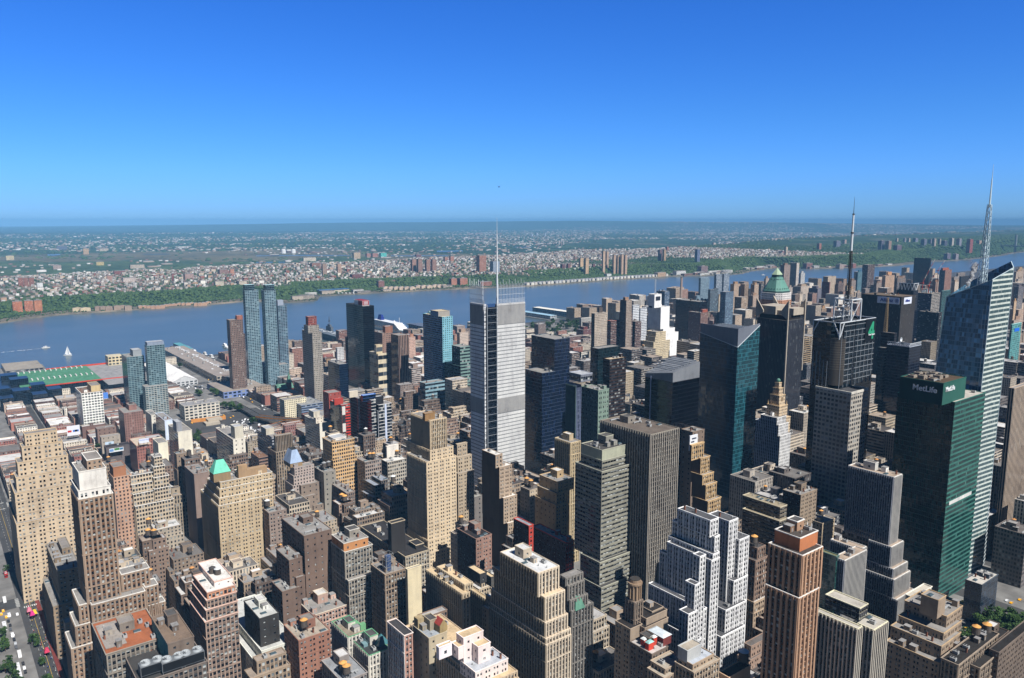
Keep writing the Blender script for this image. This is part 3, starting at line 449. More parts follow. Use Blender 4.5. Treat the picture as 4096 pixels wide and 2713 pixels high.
def facade(mb, gb, face, X, Y, W, z0, z1, st, o, wins):
    """one wall with real window openings; S walls start at (X,Y) and run +X, E walls run +Y"""
    bay, fl, ww, wh, pd, pw = STY[st]; bay = o.get('bay', bay) if st not in ('bl','bk') else bay; fl = o.get('fl', fl) if st not in ('bl','bk') else fl
    H = z1-z0
    def P(u, v, d=0.0): return (X+u, Y-d, v) if face == 'S' else (X+d, Y+u, v)
    if st == 'bk' or W < bay*.9 or H < fl*.8: mb.q(P(0,z0),P(W,z0),P(W,z1),P(0,z1)); return
    nb = max(1, round(W/bay)); bw = W/nb; nf = max(1, round((H-.9)/fl)); fh = (H-.9)/nf
    a = bw*ww; hh = fh*wh; sm = (bw-a)/2; rec = .45
    mb.q(P(0,z1-.9),P(W,z1-.9),P(W,z1),P(0,z1))
    pair = .13*bw if st in ('pn', 'gd') and nb > 3 else 0      # windows stand in pairs
    L_e = [k*bw+sm+(pair if k % 2 == 0 else -pair)*(0 if (nb % 2 and k == nb-1) else 1) for k in range(nb)]
    for k in range(nb+1):                       # wall strips between the window columns
        u0 = 0 if k == 0 else L_e[k-1]+a; u1 = W if k == nb else L_e[k]
        mb.q(P(u0,z0),P(u1,z0),P(u1,z1-.9),P(u0,z1-.9))
    sill = (fh-hh)*.45
    for k in range(nb):
        u0 = L_e[k]; u1 = u0+a
        for j in range(nf+1):
            v0 = z0 if j == 0 else z0+(j-1)*fh+sill+hh; v1 = z1-.9 if j == nf else z0+j*fh+sill
            mb.q(P(u0,v0),P(u1,v0),P(u1,v1),P(u0,v1), 2 if (pd and 0 < j < nf) or st == 'rb' else 0)
        for j in range(nf):
            v0 = z0+j*fh+sill; v1 = v0+hh
            mb.q(P(u0,v0),P(u1,v0),P(u1,v0,-rec),P(u0,v0,-rec)); mb.q(P(u0,v1,-rec),P(u1,v1,-rec),P(u1,v1),P(u0,v1))
            mb.q(P(u0,v0),P(u0,v0,-rec),P(u0,v1,-rec),P(u0,v1)); mb.q(P(u1,v0,-rec),P(u1,v0),P(u1,v1),P(u1,v1,-rec))
            wins.append((P((u0+u1)/2, (v0+v1)/2, -rec+.12), a, hh, face))
    if nf > 5 and st in ('pn', 'lf', 'pi') and not o.get('nobelt'):       # belt courses
        for j in ([2, nf-2] if nf < 14 else [3, nf//2, nf-3]):
            v = z0+j*fh-.1; q_ = pd+.22
            mb.q(P(0,v,q_),P(W,v,q_),P(W,v+.45,q_),P(0,v+.45,q_)); mb.q(P(0,v+.45,q_),P(W,v+.45,q_),P(W,v+.45),P(0,v+.45)); mb.q(P(0,v),P(W,v),P(W,v,q_),P(0,v,q_)); mb.q(P(W,v,q_),P(W,v),P(W,v+.45),P(W,v+.45,q_)); mb.q(P(0,v),P(0,v,q_),P(0,v+.45,q_),P(0,v+.45))
    if pd:                                      # piers stand proud of the wall
        step = 3 if st == 'lf' and nb > 4 else 1
        for k in range(0, nb+1, step):
            c = min(max(k*bw, pw*bw/2+.02), W-pw*bw/2-.02); u0, u1 = c-pw*bw/2, c+pw*bw/2; zt = z1-.35
            mb.q(P(u0,z0,pd),P(u1,z0,pd),P(u1,zt,pd),P(u0,zt,pd)); mb.q(P(u0,z0),P(u0,z0,pd),P(u0,zt,pd),P(u0,zt)); mb.q(P(u1,z0,pd),P(u1,z0),P(u1,zt),P(u1,zt,pd)); mb.q(P(u0,zt,pd),P(u1,zt,pd),P(u1,zt),P(u0,zt))
def farwall(mb, x0, x1, y0, y1, z0, z1, st, mS, mE, o):
    bay, fl = STY[st][:2]; bay = o.get('bay', bay); fl = o.get('fl', fl)
    def U(L, H): n_ = max(1, round(L/bay)); f_ = max(1, round(H/fl)); return [(0,0),(n_,0),(n_,f_),(0,f_)]
    mb.q((x0,y0,z0),(x1,y0,z0),(x1,y0,z1),(x0,y0,z1),mS,U(x1-x0,z1-z0)); mb.q((x1,y0,z0),(x1,y1,z0),(x1,y1,z1),(x1,y0,z1),mE,U(y1-y0,z1-z0))
    mb.q((x1,y1,z0),(x0,y1,z0),(x0,y1,z1),(x1,y1,z1),mE,U(x1-x0,z1-z0)); mb.q((x0,y1,z0),(x0,y0,z0),(x0,y0,z1),(x0,y1,z1),mS,U(y1-y0,z1-z0))
def ringcap(mb, x0, x1, y0, y1, z, mi, proud=.18, h=.55, w_=.5):
    X0, X1, Y0, Y1 = x0-proud, x1+proud, y0-proud, y1+proud; i = w_
    mb.box(X0,X1,Y0,Y0+i,z-h,z,mi,bottom=True); mb.box(X0,X1,Y1-i,Y1,z-h,z,mi,bottom=True); mb.box(X0,X0+i,Y0+i,Y1-i,z-h,z,mi,bottom=True); mb.box(X1-i,X1,Y0+i,Y1-i,z-h,z,mi,bottom=True)
CL = {}
def clutter_mesh(kind):
    if kind in CL: return CL[kind]
    mb = MB(); g = m_flat((168,170,170), .6, 'galvanised'); dk = m_flat((60,60,62), .8, 'dark_metal')
    if kind == 'air_unit':
        mb.box(-1.6,1.6,-1.1,1.1,.4,2.0); mb.box(-1.4,-1.2,-1,1,0,.4); mb.box(1.2,1.4,-1,1,0,.4)
        for x in (-.75,.75): mb.cyl(x,0,2.0,2.25,.62,n=10,mi=1)
        me = mb.mesh('air_unit', [g, dk])
    elif kind == 'roof_vent':
        mb.cyl(0,0,0,1.2,.28,n=8); mb.cyl(0,0,1.2,1.6,.5,.1,n=8); me = mb.mesh('roof_vent', [g])
    elif kind == 'skylight':
        mb.box(-1.5,1.5,-2,2,0,.5); a = [(-1.5,-2,.5),(1.5,-2,.5),(1.5,2,.5),(-1.5,2,.5)]; c = [(0,-1.4,1.2),(0,1.4,1.2)]
        mb.q(a[1],a[2],c[1],c[0],1); mb.q(a[3],a[0],c[0],c[1],1); mb.t(a[0],a[1],c[0],1); mb.t(a[2],a[3],c[1],1); me = mb.mesh('skylight', [g, m_flat((70,86,92), .15, 'skylight_glass', .6, w=False)])
    elif kind == 'duct':
        mb.box(-.5,.5,-4,4,.5,1.3); mb.box(-.5,.5,-4.6,-4,0,1.3); mb.box(-.3,.3,3.6,3.9,0,.5); mb.box(.5,2.4,1.2,2,.5,1.3); me = mb.mesh('duct', [g])
    elif kind == 'chimney':
        mb.box(-.5,.5,-.5,.5,0,3); mb.box(-.6,.6,-.6,.6,3,3.3,1); me = mb.mesh('chimney', [m_flat((128,84,66), .9, 'chimney_brick'), dk])
    CL[kind] = me; return me
RN = random.Random(11)
def clutter(root, x0, x1, y0, y1, z, n, col, avoid=()):
    got = []
    for _ in range(n*5):
        if n <= 0: break
        if x1-x0 < 7 or y1-y0 < 6: break
        x, y = RN.uniform(x0+2.6, x1-2.6), RN.uniform(y0+2.4, y1-2.4)
        if any(a[0]-2 < x < a[1]+2 and a[2]-2 < y < a[3]+2 for a in avoid) or any(abs(x-a) < 4.6 and abs(y-c) < 4.6 for a, c in got): continue
        k = RN.choice(('air_unit','air_unit','roof_vent','skylight','duct','bulkhead','bulkhead','chimney'))
        if k == 'duct' and (y-y0 < 5 or y1-y < 5 or x1-x < 3): k = 'roof_vent'
        if k == 'bulkhead':
            mb = MB(); a, c, h = RN.uniform(1.3,2.2), RN.uniform(1.3,2.2), RN.uniform(2.6,4.2); mb.box(-a,a,-c,c,0,h-.25,0); mb.box(-a-.15,a+.15,-c-.15,c+.15,h-.25,h,1,bottom=True); mb.box(a,a+.06,-.5,.5,.1,2.1,1)
            link('stair_bulkhead', mb.mesh('stair_bulkhead', [m_wall(), m_roof((150,148,146))]), root, (lambda f_: tuple(min(255, q*f_) for q in col))(RN.uniform(.75,1.15)), (x, y, z))
        else: link(k, clutter_mesh(k), root, None, (x, y, z))
        got.append((x, y)); n -= 1
BYN = {}
def building(name, label, R_, tiers, col, st, o, maxw=44):
    if name not in ('red_white_tower','red_end_block','turquoise_tower'): col = tuple(min(236, q*1.07) for q in soft(col, .38))
    t = tiers[0]; px, py = RP(R_, t[1], t[3]); x, y, H = unz(px, py, t[4]); bx, cx = x, x
    boxes = []
    for i, t in enumerate(tiers):
        d = t[-1] if isinstance(t[-1], dict) else {}
        if i == 0: uL, uC, uR, v = t[:4]; Xc, Yc, Z = x, y, H; kind = 't'
        elif t[0] in ('w', 'p'): e, uL, uC, uR, v = t[1:6]; px, py = RP(R_, uC, v); Xc, Yc, Z = unx(px, py, bx+e); kind = t[0]
        else: e, uL, uC, uR, v = t[:5]; cx += e; px, py = RP(R_, uC, v); Xc, Yc, Z = unx(px, py, cx); kind = 't'
        uLp, uRp = RP(R_, uL, v)[0], RP(R_, uR, v)[0]
        W = bis(lambda k: proj(Xc-k, Yc, Z)[0], uLp, 260); N = bis(lambda k: proj(Xc, Yc+k, Z)[0], uRp, 260)
        boxes.append([kind, Xc-W, Xc, Yc, Yc+N, Z, d])
    X0, X1, Y0, Y1 = min(q[1] for q in boxes), max(q[2] for q in boxes), min(q[3] for q in boxes), max(q[4] for q in boxes)
    root = thing(name, label, 'hotel' if 'hotel' in name else 'building', ((X0+X1)/2, (Y0+Y1)/2, 0), 0, o.get('group'))
    BYN.setdefault(name, []).append((root, boxes))
    near = sqrt(bx*bx+y*y) < NEAR and st not in ('gl', 'gb') and not o.get('far'); wins = []
    main = [q for q in boxes if q[0] == 't']
    for q in boxes:
        kind, x0, x1, y0, y1, z1, d = q
        if kind == 't':
            k = main.index(q); z0 = 0 if k == len(main)-1 else main[k+1][5]-1.0
            if z0 >= z1-1.5: z0 = z1-4
        elif kind == 'w': z0 = 0
        else:
            z0 = max([m_[5]-1.0 for m_ in boxes if m_[0] != 'p' and m_[1] < (x0+x1)/2 < m_[2] and m_[3] < (y0+y1)/2 < m_[4] and m_[5] < z1] or [z1-8])
        if kind != 'p': FOOT.append((x0, x1, y0, y1, z1))
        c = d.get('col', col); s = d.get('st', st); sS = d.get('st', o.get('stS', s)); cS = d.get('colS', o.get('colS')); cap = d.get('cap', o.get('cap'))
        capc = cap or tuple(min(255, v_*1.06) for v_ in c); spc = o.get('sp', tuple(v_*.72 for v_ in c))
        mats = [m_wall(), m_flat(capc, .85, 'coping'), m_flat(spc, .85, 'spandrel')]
        nearq = near and s not in ('gl', 'gb')
        def wallobj(faces, colr):
            mb = MB()
            if nearq:
                if 'S' in faces: facade(mb, None, 'S', x0, y0, x1-x0, z0, z1, sS if sS not in ('gl','gb') else 'rb', o, wins)
                if 'E' in faces:
                    facade(mb, None, 'E', x1, y0, y1-y0, z0, z1, s, o, wins)
                    mb.q((x1,y1,z0),(x0,y1,z0),(x0,y1,z1),(x1,y1,z1)); mb.q((x0,y1,z0),(x0,y0,z0),(x0,y0,z1),(x0,y1,z1))
                mm = mats
            else:
                gc = o.get('gc'); mm = [m_far(sS, gc if sS == 'gl' else None), m_flat(capc, .85, 'coping'), m_flat(spc, .85, 'spandrel'), m_far(s, gc if s == 'gl' else None)]
                t_ = MB(); farwall(t_, x0, x1, y0, y1, z0, z1, s, 0, 3, o)
                if 'S' in faces and 'E' in faces: mb = t_
                else:
                    for fi in range(4):
                        if ('S' in faces) == (t_.m[fi] == 0): mb.q(*t_.v[fi*4:fi*4+4], mi=t_.m[fi], uv=t_.uv[fi*4:fi*4+4])
                if sS != s:                     # the shaded side keeps its own bay rhythm
                    t2 = MB(); farwall(t2, x0, x1, y0, y1, z0, z1, sS, 0, 3, o)
                    for fi in range(len(mb.f)):
                        if mb.m[fi] == 0:
                            for k2 in range(4):
                                if mb.v[mb.f[fi][0]:mb.f[fi][0]+4] == t2.v[k2*4:k2*4+4]: mb.uv[fi*4:fi*4+4] = t2.uv[k2*4:k2*4+4]
            if 'E' in faces:
                ringcap(mb, x0, x1, y0, y1, z1, 1, .2 if s != 'lf' else .45)
            return mb.obj('wall', mm, root, colr)
        if cS: wallobj('S', cS); wallobj('E', c)  # some south side colours are darker copies of the wall, shade put into them
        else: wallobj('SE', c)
        rc = o.get('roof0') if q is boxes[0] and o.get('roof0') else o.get('roofc', (148,144,139) if kind != 'p' else (176,178,180))
        rc = d.get('roofc', rc)
        mb = MB(); zr = z1-.55; i_ = .3
        mb.q((x0+i_,y0+i_,zr),(x1-i_,y0+i_,zr),(x1-i_,y1-i_,zr),(x0+i_,y1-i_,zr))
        mb.obj('roof', [m_roof(rc)], root)
    q = boxes[0]; x0, x1, y0, y1, z1 = q[1:6]; avoid = [p_[1:5] for p_ in boxes if p_[0] == 'p']
    for fx0, fx1, fy0, fy1, h in o.get('ph', ()):
        a0, a1, b0, b1 = x0+(x1-x0)*fx0, x0+(x1-x0)*fx1, y0+(y1-y0)*fy0, y0+(y1-y0)*fy1
        mb = MB(); w2 = []
        if near: facade(mb, None, 'S', a0, b0, a1-a0, z1-1, z1+h, 'bl', {}, w2); facade(mb, None, 'E', a1, b0, b1-b0, z1-1, z1+h, 'pn', {}, w2); mb.q((a1,b1,z1-1),(a0,b1,z1-1),(a0,b1,z1+h),(a1,b1,z1+h)); mb.q((a0,b1,z1-1),(a0,b0,z1-1),(a0,b0,z1+h),(a0,b1,z1+h))
        else: farwall(mb, a0, a1, b0, b1, z1-1, z1+h, 'bk', 0, 0, {})
        wins += w2; ringcap(mb, a0, a1, b0, b1, z1+h, 1)
        ph = mb.obj('penthouse', [m_wall(), m_flat(o.get('cap', o.get('phc', col)), .85, 'coping'), m_flat((90,84,80))], root, o.get('phc', col))
        mb = MB(); mb.q((a0+.3,b0+.3,z1+h-.55),(a1-.3,b0+.3,z1+h-.55),(a1-.3,b1-.3,z1+h-.55),(a0+.3,b1-.3,z1+h-.55)); mb.obj('roof', [m_roof((140,134,128))], ph)
        avoid.append((a0, a1, b0, b1))
    dist = sqrt(bx*bx+y*y)
    if near and not o.get('ph') and not any(p_[0] == 'p' for p_ in boxes) and q[2]-q[1] > 13 and q[4]-q[3] > 11 and not o.get('noph'):      # lift house
        a0 = x0+(x1-x0)*RN.uniform(.12,.3); a1 = a0+min(9, (x1-x0)*.42); b0 = y0+(y1-y0)*RN.uniform(.3,.45); b1 = b0+min(8, (y1-y0)*.4); h = RN.uniform(4.2,7)
        mb = MB(); facade(mb, None, 'S', a0, b0, a1-a0, z1-.6, z1+h, 'bl', {}, wins); facade(mb, None, 'E', a1, b0, b1-b0, z1-.6, z1+h, 'bl', {}, wins); mb.q((a1,b1,z1-.6),(a0,b1,z1-.6),(a0,b1,z1+h),(a1,b1,z1+h)); mb.q((a0,b1,z1-.6),(a0,b0,z1-.6),(a0,b0,z1+h),(a0,b1,z1+h)); ringcap(mb, a0, a1, b0, b1, z1+h, 1)
        ph = mb.obj('lift_house', [m_wall(), m_flat(o.get('cap', col), .85, 'coping'), m_flat((90,84,80))], root, tuple(c_*.92 for c_ in col)); mb = MB(); mb.q((a0+.3,b0+.3,z1+h-.5),(a1-.3,b0+.3,z1+h-.5),(a1-.3,b1-.3,z1+h-.5),(a0+.3,b1-.3,z1+h-.5)); mb.obj('roof', [m_roof(RN.choice(((140,134,128),(206,204,200),(90,88,86))))], ph); avoid.append((a0,a1,b0,b1))
    for q in boxes:
        if q[0] == 'p': continue
        x0, x1, y0, y1, z1 = q[1:6]
        av = avoid + [p_[1:5] for p_ in boxes if p_ is not q and p_[5] > z1]
        n = int(min(11, (x1-x0)*(y1-y0)/(52 if dist < 900 else 260))) if q is boxes[0] or len(boxes) > 1 else 3
        if 'roof0' in o or o.get('noclut'): n = int(n*.7)
        clutter(root, x0, x1, y0, y1, z1-.55, n, col, av)
    if wins:                                    # the panes that show largest are parts, the rest one part
        wins.sort(key=lambda w_: ((w_[0][0])**2+w_[0][1]**2+(CZ-w_[0][2])**2)*(1.0 if w_[3] == 'E' else 1.5)/(w_[1]*w_[2]))
        for c_, a, h, fc in wins[:maxw]: link('window', pane_mesh(a, h, fc), root, None, c_)
        mb = MB()
        for c_, a, h, fc in wins[maxw:]:
            a2, h2 = a/2, h/2
            def P(u, v, d, fc=fc, c_=c_): return (c_[0]+u, c_[1]+d, c_[2]+v) if fc == 'S' else (c_[0]-d, c_[1]+u, c_[2]+v)
            mb.q(P(-a2,0,.12),P(a2,0,.12),P(a2,h2,.12),P(-a2,h2,.12)); mb.q(P(-a2,-h2,.2),P(a2,-h2,.2),P(a2,0,.2),P(-a2,0,.2))
        if mb.v: stuff(mb.obj('window', [m_pane()], root))
    return root
def poly_tower(name, label, cat, pts, z0, tops, st, col, gc=None, capc=(150,150,150), bay=None, fl=None, roofc=(90,90,92), parent=None, pname='wall'):
    """upright prism over a plan polygon (counter-clockwise), each corner with its own top height"""
    root = parent or thing(name, label, cat, (sum(p_[0] for p_ in pts)/len(pts), sum(p_[1] for p_ in pts)/len(pts), 0))
    mb = MB(); B, FL = STY[st][:2]; B = bay or B; FL = fl or FL; n = len(pts); zm = max(tops)
    for k in range(n):
        j = (k+1) % n; a, c = pts[k], pts[j]; L = sqrt((a[0]-c[0])**2+(a[1]-c[1])**2); nb = max(1, round(L/B))
        mb.q((a[0],a[1],z0),(c[0],c[1],z0),(c[0],c[1],tops[j]),(a[0],a[1],tops[k]),0,[(0,0),(nb,0),(nb,(tops[j]-z0)/FL),(0,(tops[k]-z0)/FL)])
    mb.obj(pname, [m_far(st, gc)], root, col)
    mb = MB(); mb.ng([(p_[0], p_[1], t_-.4) for p_, t_ in zip(pts, tops)]); mb.obj('roof', [m_roof(roofc)], root)
    xs = [p_[0] for p_ in pts]; ys = [p_[1] for p_ in pts]; FOOT.append((min(xs), max(xs), min(ys), max(ys), zm))
    return root
# wooden roof tanks
TK = {}
def tank(label, x, y, z, lid=(214,160,92), s=1.0, body=(92,84,78), group='water tanks on the roofs'):
    k = (lid, body)
    if k not in TK:
        a = MB(); a.cyl(0,0,3.2,7.2,2.15,1.95,16); m_b = a.mesh('tank', [m_flat(body, .85, 'tank_staves')])
        a = MB()
        for zz in (3.8,4.8,5.8,6.7): a.cyl(0,0,zz,zz+.09,2.19-.05*(zz-3.2)+.02,n=16)
        m_h = a.mesh('hoop', [m_flat((70,68,66), .6, 'iron')])
        a = MB(); a.cyl(0,0,7.2,8.5,2.3,.05,16); a.ng([(2.3*cos(-2*pi*q/16), 2.3*sin(-2*pi*q/16), 7.2) for q in range(16)]); m_l = a.mesh('lid', [m_flat(lid, .8, 'tank_lid')])
        a = MB()
        for sx in (-1.5,1.5):
            for sy in (-1.5,1.5): a.bar((sx,sy,0),(sx,sy,3.0),.14)
        for q in ((-1.5,-1.5,1.5,-1.5),(1.5,-1.5,1.5,1.5),(1.5,1.5,-1.5,1.5),(-1.5,1.5,-1.5,-1.5)): a.bar((q[0],q[1],.2),(q[2],q[3],2.8),.06); a.bar((q[0],q[1],2.8),(q[2],q[3],.2),.06)
        a.box(-2.1,2.1,-2.1,2.1,2.95,3.2,bottom=True); m_s = a.mesh('stand', [m_flat((58,54,52), .7, 'iron_stand')])
        TK[k] = (m_b, m_h, m_l, m_s)
    r = thing('water_tank', label, 'water tank', (x, y, z), 0, group); r.scale = (s, s, s)
    for nm, me in zip(('tank', 'hoop', 'lid', 'stand'), TK[k]): link(nm, me, r, None, (x, y, z))
    return r
# ------------------------------------------------------------------ the setting
AVE = [85-275*k for k in range(0, 9)]          # avenue centre lines, from the fifth to the twelfth
def stre(k): return 50+80.5*(k-34)
SHORE = [(-1888,-900),(-1888,2300),(-2010,3000),(-2120,4300),(-2150,12000)]
mb = MB(); mb.ng([(500,-900,0)]+[(500,12000,0)]+[(x,y,0) for x, y in SHORE[::-1]])
for (a, c) in zip(SHORE[:-1], SHORE[1:]): mb.q((c[0],c[1],0),(a[0],a[1],0),(a[0],a[1],-4),(c[0],c[1],-4))
m, n, p = newmat('asphalt'); g = nd(n, 'ShaderNodeNewGeometry'); v = noise(n, .05, g.outputs['Position'], 5); v2 = noise(n, 1.1, g.outputs['Position'], 3)
n.links.new(mix(n, mth(n,'MULTIPLY',v2,.4), ramp(n, v, [(.3,(.032,.032,.034,1)),(.6,(.06,.059,.057,1))]), (.085,.082,.08,1)), p.inputs['Base Color']); p.inputs['Roughness'].default_value = .9
ASPH = m
struct(mb.obj('road', [ASPH]))
m, n, p = newmat('concrete_paving'); g = nd(n, 'ShaderNodeNewGeometry'); v = noise(n, .06, g.outputs['Position'], 5)
n.links.new(ramp(n, v, [(.3,(.12,.115,.108,1)),(.5,(.18,.172,.16,1)),(.7,(.25,.24,.225,1))]), p.inputs['Base Color']); p.inputs['Roughness'].default_value = .9
PAVE = m
TUN = (-1290,-1120,300,440)                     # open cut of the tunnel ramps: no city block there
mb = MB()
for k in range(0, 8):
    x1, x0 = AVE[k]-10, AVE[k+1]+10
    if k == 7: x0 = -1862
    for s in range(33, 92):
        y0, y1 = stre(s)+(8 if s in (34,42) else 5.5), stre(s+1)-(8 if s+1 in (34,42) else 5.5)
        if x0 < TUN[1] and x1 > TUN[0] and y0 < TUN[3] and y1 > TUN[2]: continue
        if x0 < -1330 and y1 < 60: continue
        mb.box(x0, x1, y0, y1, 0, .14)
struct(mb.obj('pavement', [PAVE]))
# road markings: lane lines, crosswalks and the red bus lane of the wide street
mb = MB(); wt = m_flat((215,215,210), .8, 'road_paint'); red = m_flat((120,58,52), .85, 'bus_lane_paint'); yel = m_flat((205,170,60), .8, 'yellow_paint')
y34 = stre(34)
for x in range(-1340, -560, 9):
    for dy in (-3.2, 3.2): mb.q((x,y34+dy-.08,.006),(x+3.5,y34+dy-.08,.006),(x+3.5,y34+dy+.08,.006),(x,y34+dy+.08,.006))
mb.q((-1340,y34-.1,.006),(-560,y34-.1,.006),(-560,y34+.1,.006),(-1340,y34+.1,.006),2)
mb.q((-760,y34+3.9,.005),(-560,y34+3.9,.005),(-560,y34+6.9,.005),(-760,y34+6.9,.005),1)
for k in range(0, 8):
    for s in range(34, 46):
        for dx in (-12, 11):
            for q in range(7):
                yy = stre(s)-4.6+q*1.4; mb.q((AVE[k]+dx,yy,.006),(AVE[k]+dx+3,yy,.006),(AVE[k]+dx+3,yy+.6,.006),(AVE[k]+dx,yy+.6,.006))
        for dy in (-9.5, 7):
            for q in range(12):
                xx = AVE[k]-9+q*1.55; mb.q((xx,stre(s)+dy,.006),(xx+.6,stre(s)+dy,.006),(xx+.6,stre(s)+dy+2.6,.006),(xx,stre(s)+dy+2.6,.006))
for k in range(1, 8):
    for yy in range(40, 1200, 9):
        for dx in (-5, -1.7, 1.7, 5): mb.q((AVE[k]+dx-.08,yy,.006),(AVE[k]+dx+.08,yy,.006),(AVE[k]+dx+.08,yy+3.5,.006),(AVE[k]+dx-.08,yy+3.5,.006))
struct(mb.obj('road_markings', [wt, red, yel]))
# the river
m, n, p = newmat('river_water'); g = nd(n, 'ShaderNodeNewGeometry'); mp = nd(n, 'ShaderNodeMapping'); mp.inputs['Scale'].default_value = (.02,.006,.02); n.links.new(g.outputs['Position'], mp.inputs[0])
a = noise(n, .35, mp.outputs[0], 5, .6); bmp = nd(n, 'ShaderNodeBump'); bmp.inputs['Strength'].default_value = .30; bmp.inputs['Distance'].default_value = 1.2
wv = noise(n, .09, g.outputs['Position'], 6, .7); n.links.new(wv, bmp.inputs['Height']); n.links.new(bmp.outputs[0], p.inputs['Normal'])
n.links.new(ramp(n, a, [(.3,(.068,.098,.104,1)),(.5,(.080,.110,.113,1)),(.72,(.100,.124,.122,1))]), p.inputs['Base Color']); p.inputs['Roughness'].default_value = .28; p.inputs['Specular IOR Level'].default_value = .25
mb = MB(); mb.q((-4000,-3000,-2),(-1500,-3000,-2),(-1500,26000,-2),(-4000,26000,-2)); struct(mb.obj('river', [m]))
# the far bank: shore line, shelf, cliff, plateau, marshes, far hills
NJ = [(-3000,-2600),(-200,-2740),(190,-2872),(254,-2950),(360,-3022),(860,-3031),(1110,-3100),(1126,-2916),(1266,-2922),(1330,-3090),(1624,-3076),(2067,-3011),(2354,-2942),(3079,-2968),(3526,-2942),(3657,-2871),(3933,-2843),(4200,-2960),(4453,-3015),(4626,-3060),(4736,-2844),(5123,-2749),(5524,-2680),(6164,-2771),(6839,-2743),(7912,-2880),(8510,-3019),(12000,-3300),(90000,-12000)]
NJY = np.array([q[0] for q in NJ], float); NJX = np.array([q[1] for q in NJ], float)
def shore(y): return np.interp(y, NJY, NJX)
_ph = np.random.RandomState(3).uniform(0, 6.28, (8, 2))
def wob(x, y, L):
    r = 0
    for k in range(5): f = 1.7**k/L; r = r+np.sin(x*f*1.1+_ph[k,0]+.6*np.sin(y*f*.7+_ph[k,1]))*np.cos(y*f*.9+_ph[k,1]*2)/1.5**k
    return r/2.2
def njh(s, y):                                  # height over the water, s = metres inland
    s = np.asarray(s, float); y = np.asarray(y, float)
    P = np.interp(y, [0, 1200, 2500, 4000, 6000, 9000, 20000], [33, 36, 40, 52, 72, 100, 120])
    P = P+5*wob(s, y, 900)
    foot = 110+45*wob(y*.7, y, 500)+np.interp(y, [2300,2600,3600,3900], [0,90,90,0])
    up = np.clip((s-foot)/(110), 0, 1); up = up*up*(3-2*up)
    back = np.clip((s-1350-np.interp(y,[0,3000,9000],[0,250,1200])-150*wob(y, s, 1500))/900, 0, 1); back = back*back*(3-2*back)
    h = 2.2+P*up*(1-back)
    far = np.clip((s-6500)/7000, 0, 1); h = h+far*(30+22*wob(s, y, 2600))
    h = h+np.clip((s-12500)/2500, 0, 1)*np.clip((18500-s)/2500, 0, 1)*np.interp(y, [0,2500,7000,30000], [26,16,0,0])
    az = y/np.maximum(s+3000, 1)
    ridge = np.interp(az, [0,.08,.2,.5,.85,1.2,1.7,2.3,3.2], [60,64,105,225,282,270,230,180,150])
    t = np.clip((np.sqrt(s*s+y*y)-21000)/7000, 0, 1); h = h+t*t*(3-2*t)*ridge*(1+.06*wob(s*.3, y*.3, 900))
    d2 = np.maximum(np.hypot(s+3000, y)-6000, 0); h = h-d2*d2/(2*6371000*1.17)         # the earth curves away
    return np.where(s < 6, -3+s*.5, h)
S = np.concatenate([np.array([-40,0,6,12,40,70,90,110,130,150,170,190,210,230,260,300,350]), np.arange(420,3000,90), np.geomspace(3000, 62000, 60)[1:]])
Y = np.concatenate([np.arange(-1500, 9000, 75), np.geomspace(9000, 85000, 60)[1:]])
SS, YY = np.meshgrid(S, Y, indexing='ij'); XX = shore(YY)-SS; ZZ = njh(SS, YY)
nS, nY = SS.shape; V = np.stack([XX, YY, ZZ], -1).reshape(-1, 3)
I = np.arange(nS*nY).reshape(nS, nY); Q = np.stack([I[:-1,:-1], I[:-1,1:], I[1:,1:], I[1:,:-1]], -1).reshape(-1, 4)
me = bpy.data.meshes.new('terrain'); me.from_pydata(V.tolist(), [], Q.tolist())
me.polygons.foreach_set('use_smooth', [True]*len(Q))
def cover(s, y):                                # what grows or is paved there
    w1 = wob(y, s, 300); w2 = wob(s, y, 1300)
    forest = np.array((.030,.055,.020)); town = np.array((.10,.105,.08)); marsh = np.array((.115,.105,.062)); grass = np.array((.055,.085,.032)); earth = np.array((.17,.15,.12))
    c = np.zeros(s.shape+(3,)); c[:] = town
    def put(mask, col): c[mask] = col
    put(s < 105, earth*.8); put((s >= 95) & (s < 300), forest)
    put((s > 300) & (s < 1500) & (w1 > .55), grass)
    put((s > 1900) & (s < 5400), marsh); put((s > 1900) & (s < 5400) & (w2 > .1), grass); put((s > 2200) & (s < 5200) & (w2 < -.45), np.array((.05,.07,.09)))
    put((s > 5400), grass*.8); put((s > 5400) & (w1 > -.1), forest); put(s > 17000, forest*.9)
    put((y > 3700) & (s > 110) & (w1 > -.35), forest)
    return c
cv = cover(SS, YY).reshape(-1, 3)
ca = me.color_attributes.new('cover', 'FLOAT_COLOR', 'POINT'); ca.data.foreach_set('color', np.concatenate([cv, np.ones((len(cv),1))], 1).ravel())
m, n, p = newmat('land_cover'); at = nd(n, 'ShaderNodeAttribute', attribute_name='cover'); g = nd(n, 'ShaderNodeNewGeometry')
v = noise(n, .012, g.outputs['Position'], 8, .7); v2 = noise(n, .0016, g.outputs['Position'], 6, .65)
c1 = mix(n, 1.0, at.outputs['Color'], ramp(n, v, [(.3,(.45,.5,.5,1)),(.5,(1,1,1,1)),(.68,(1.7,1.55,1.4,1))]), 'MULTIPLY')
n.links.new(mix(n, 1.0, c1, ramp(n, v2, [(.35,(.7,.75,.75,1)),(.65,(1.3,1.25,1.2,1))]), 'MULTIPLY'), p.inputs['Base Color']); p.inputs['Roughness'].default_value = .95; p.inputs['Specular IOR Level'].default_value = .1
me.materials.append(m); me.update(); struct(link('terrain', me))
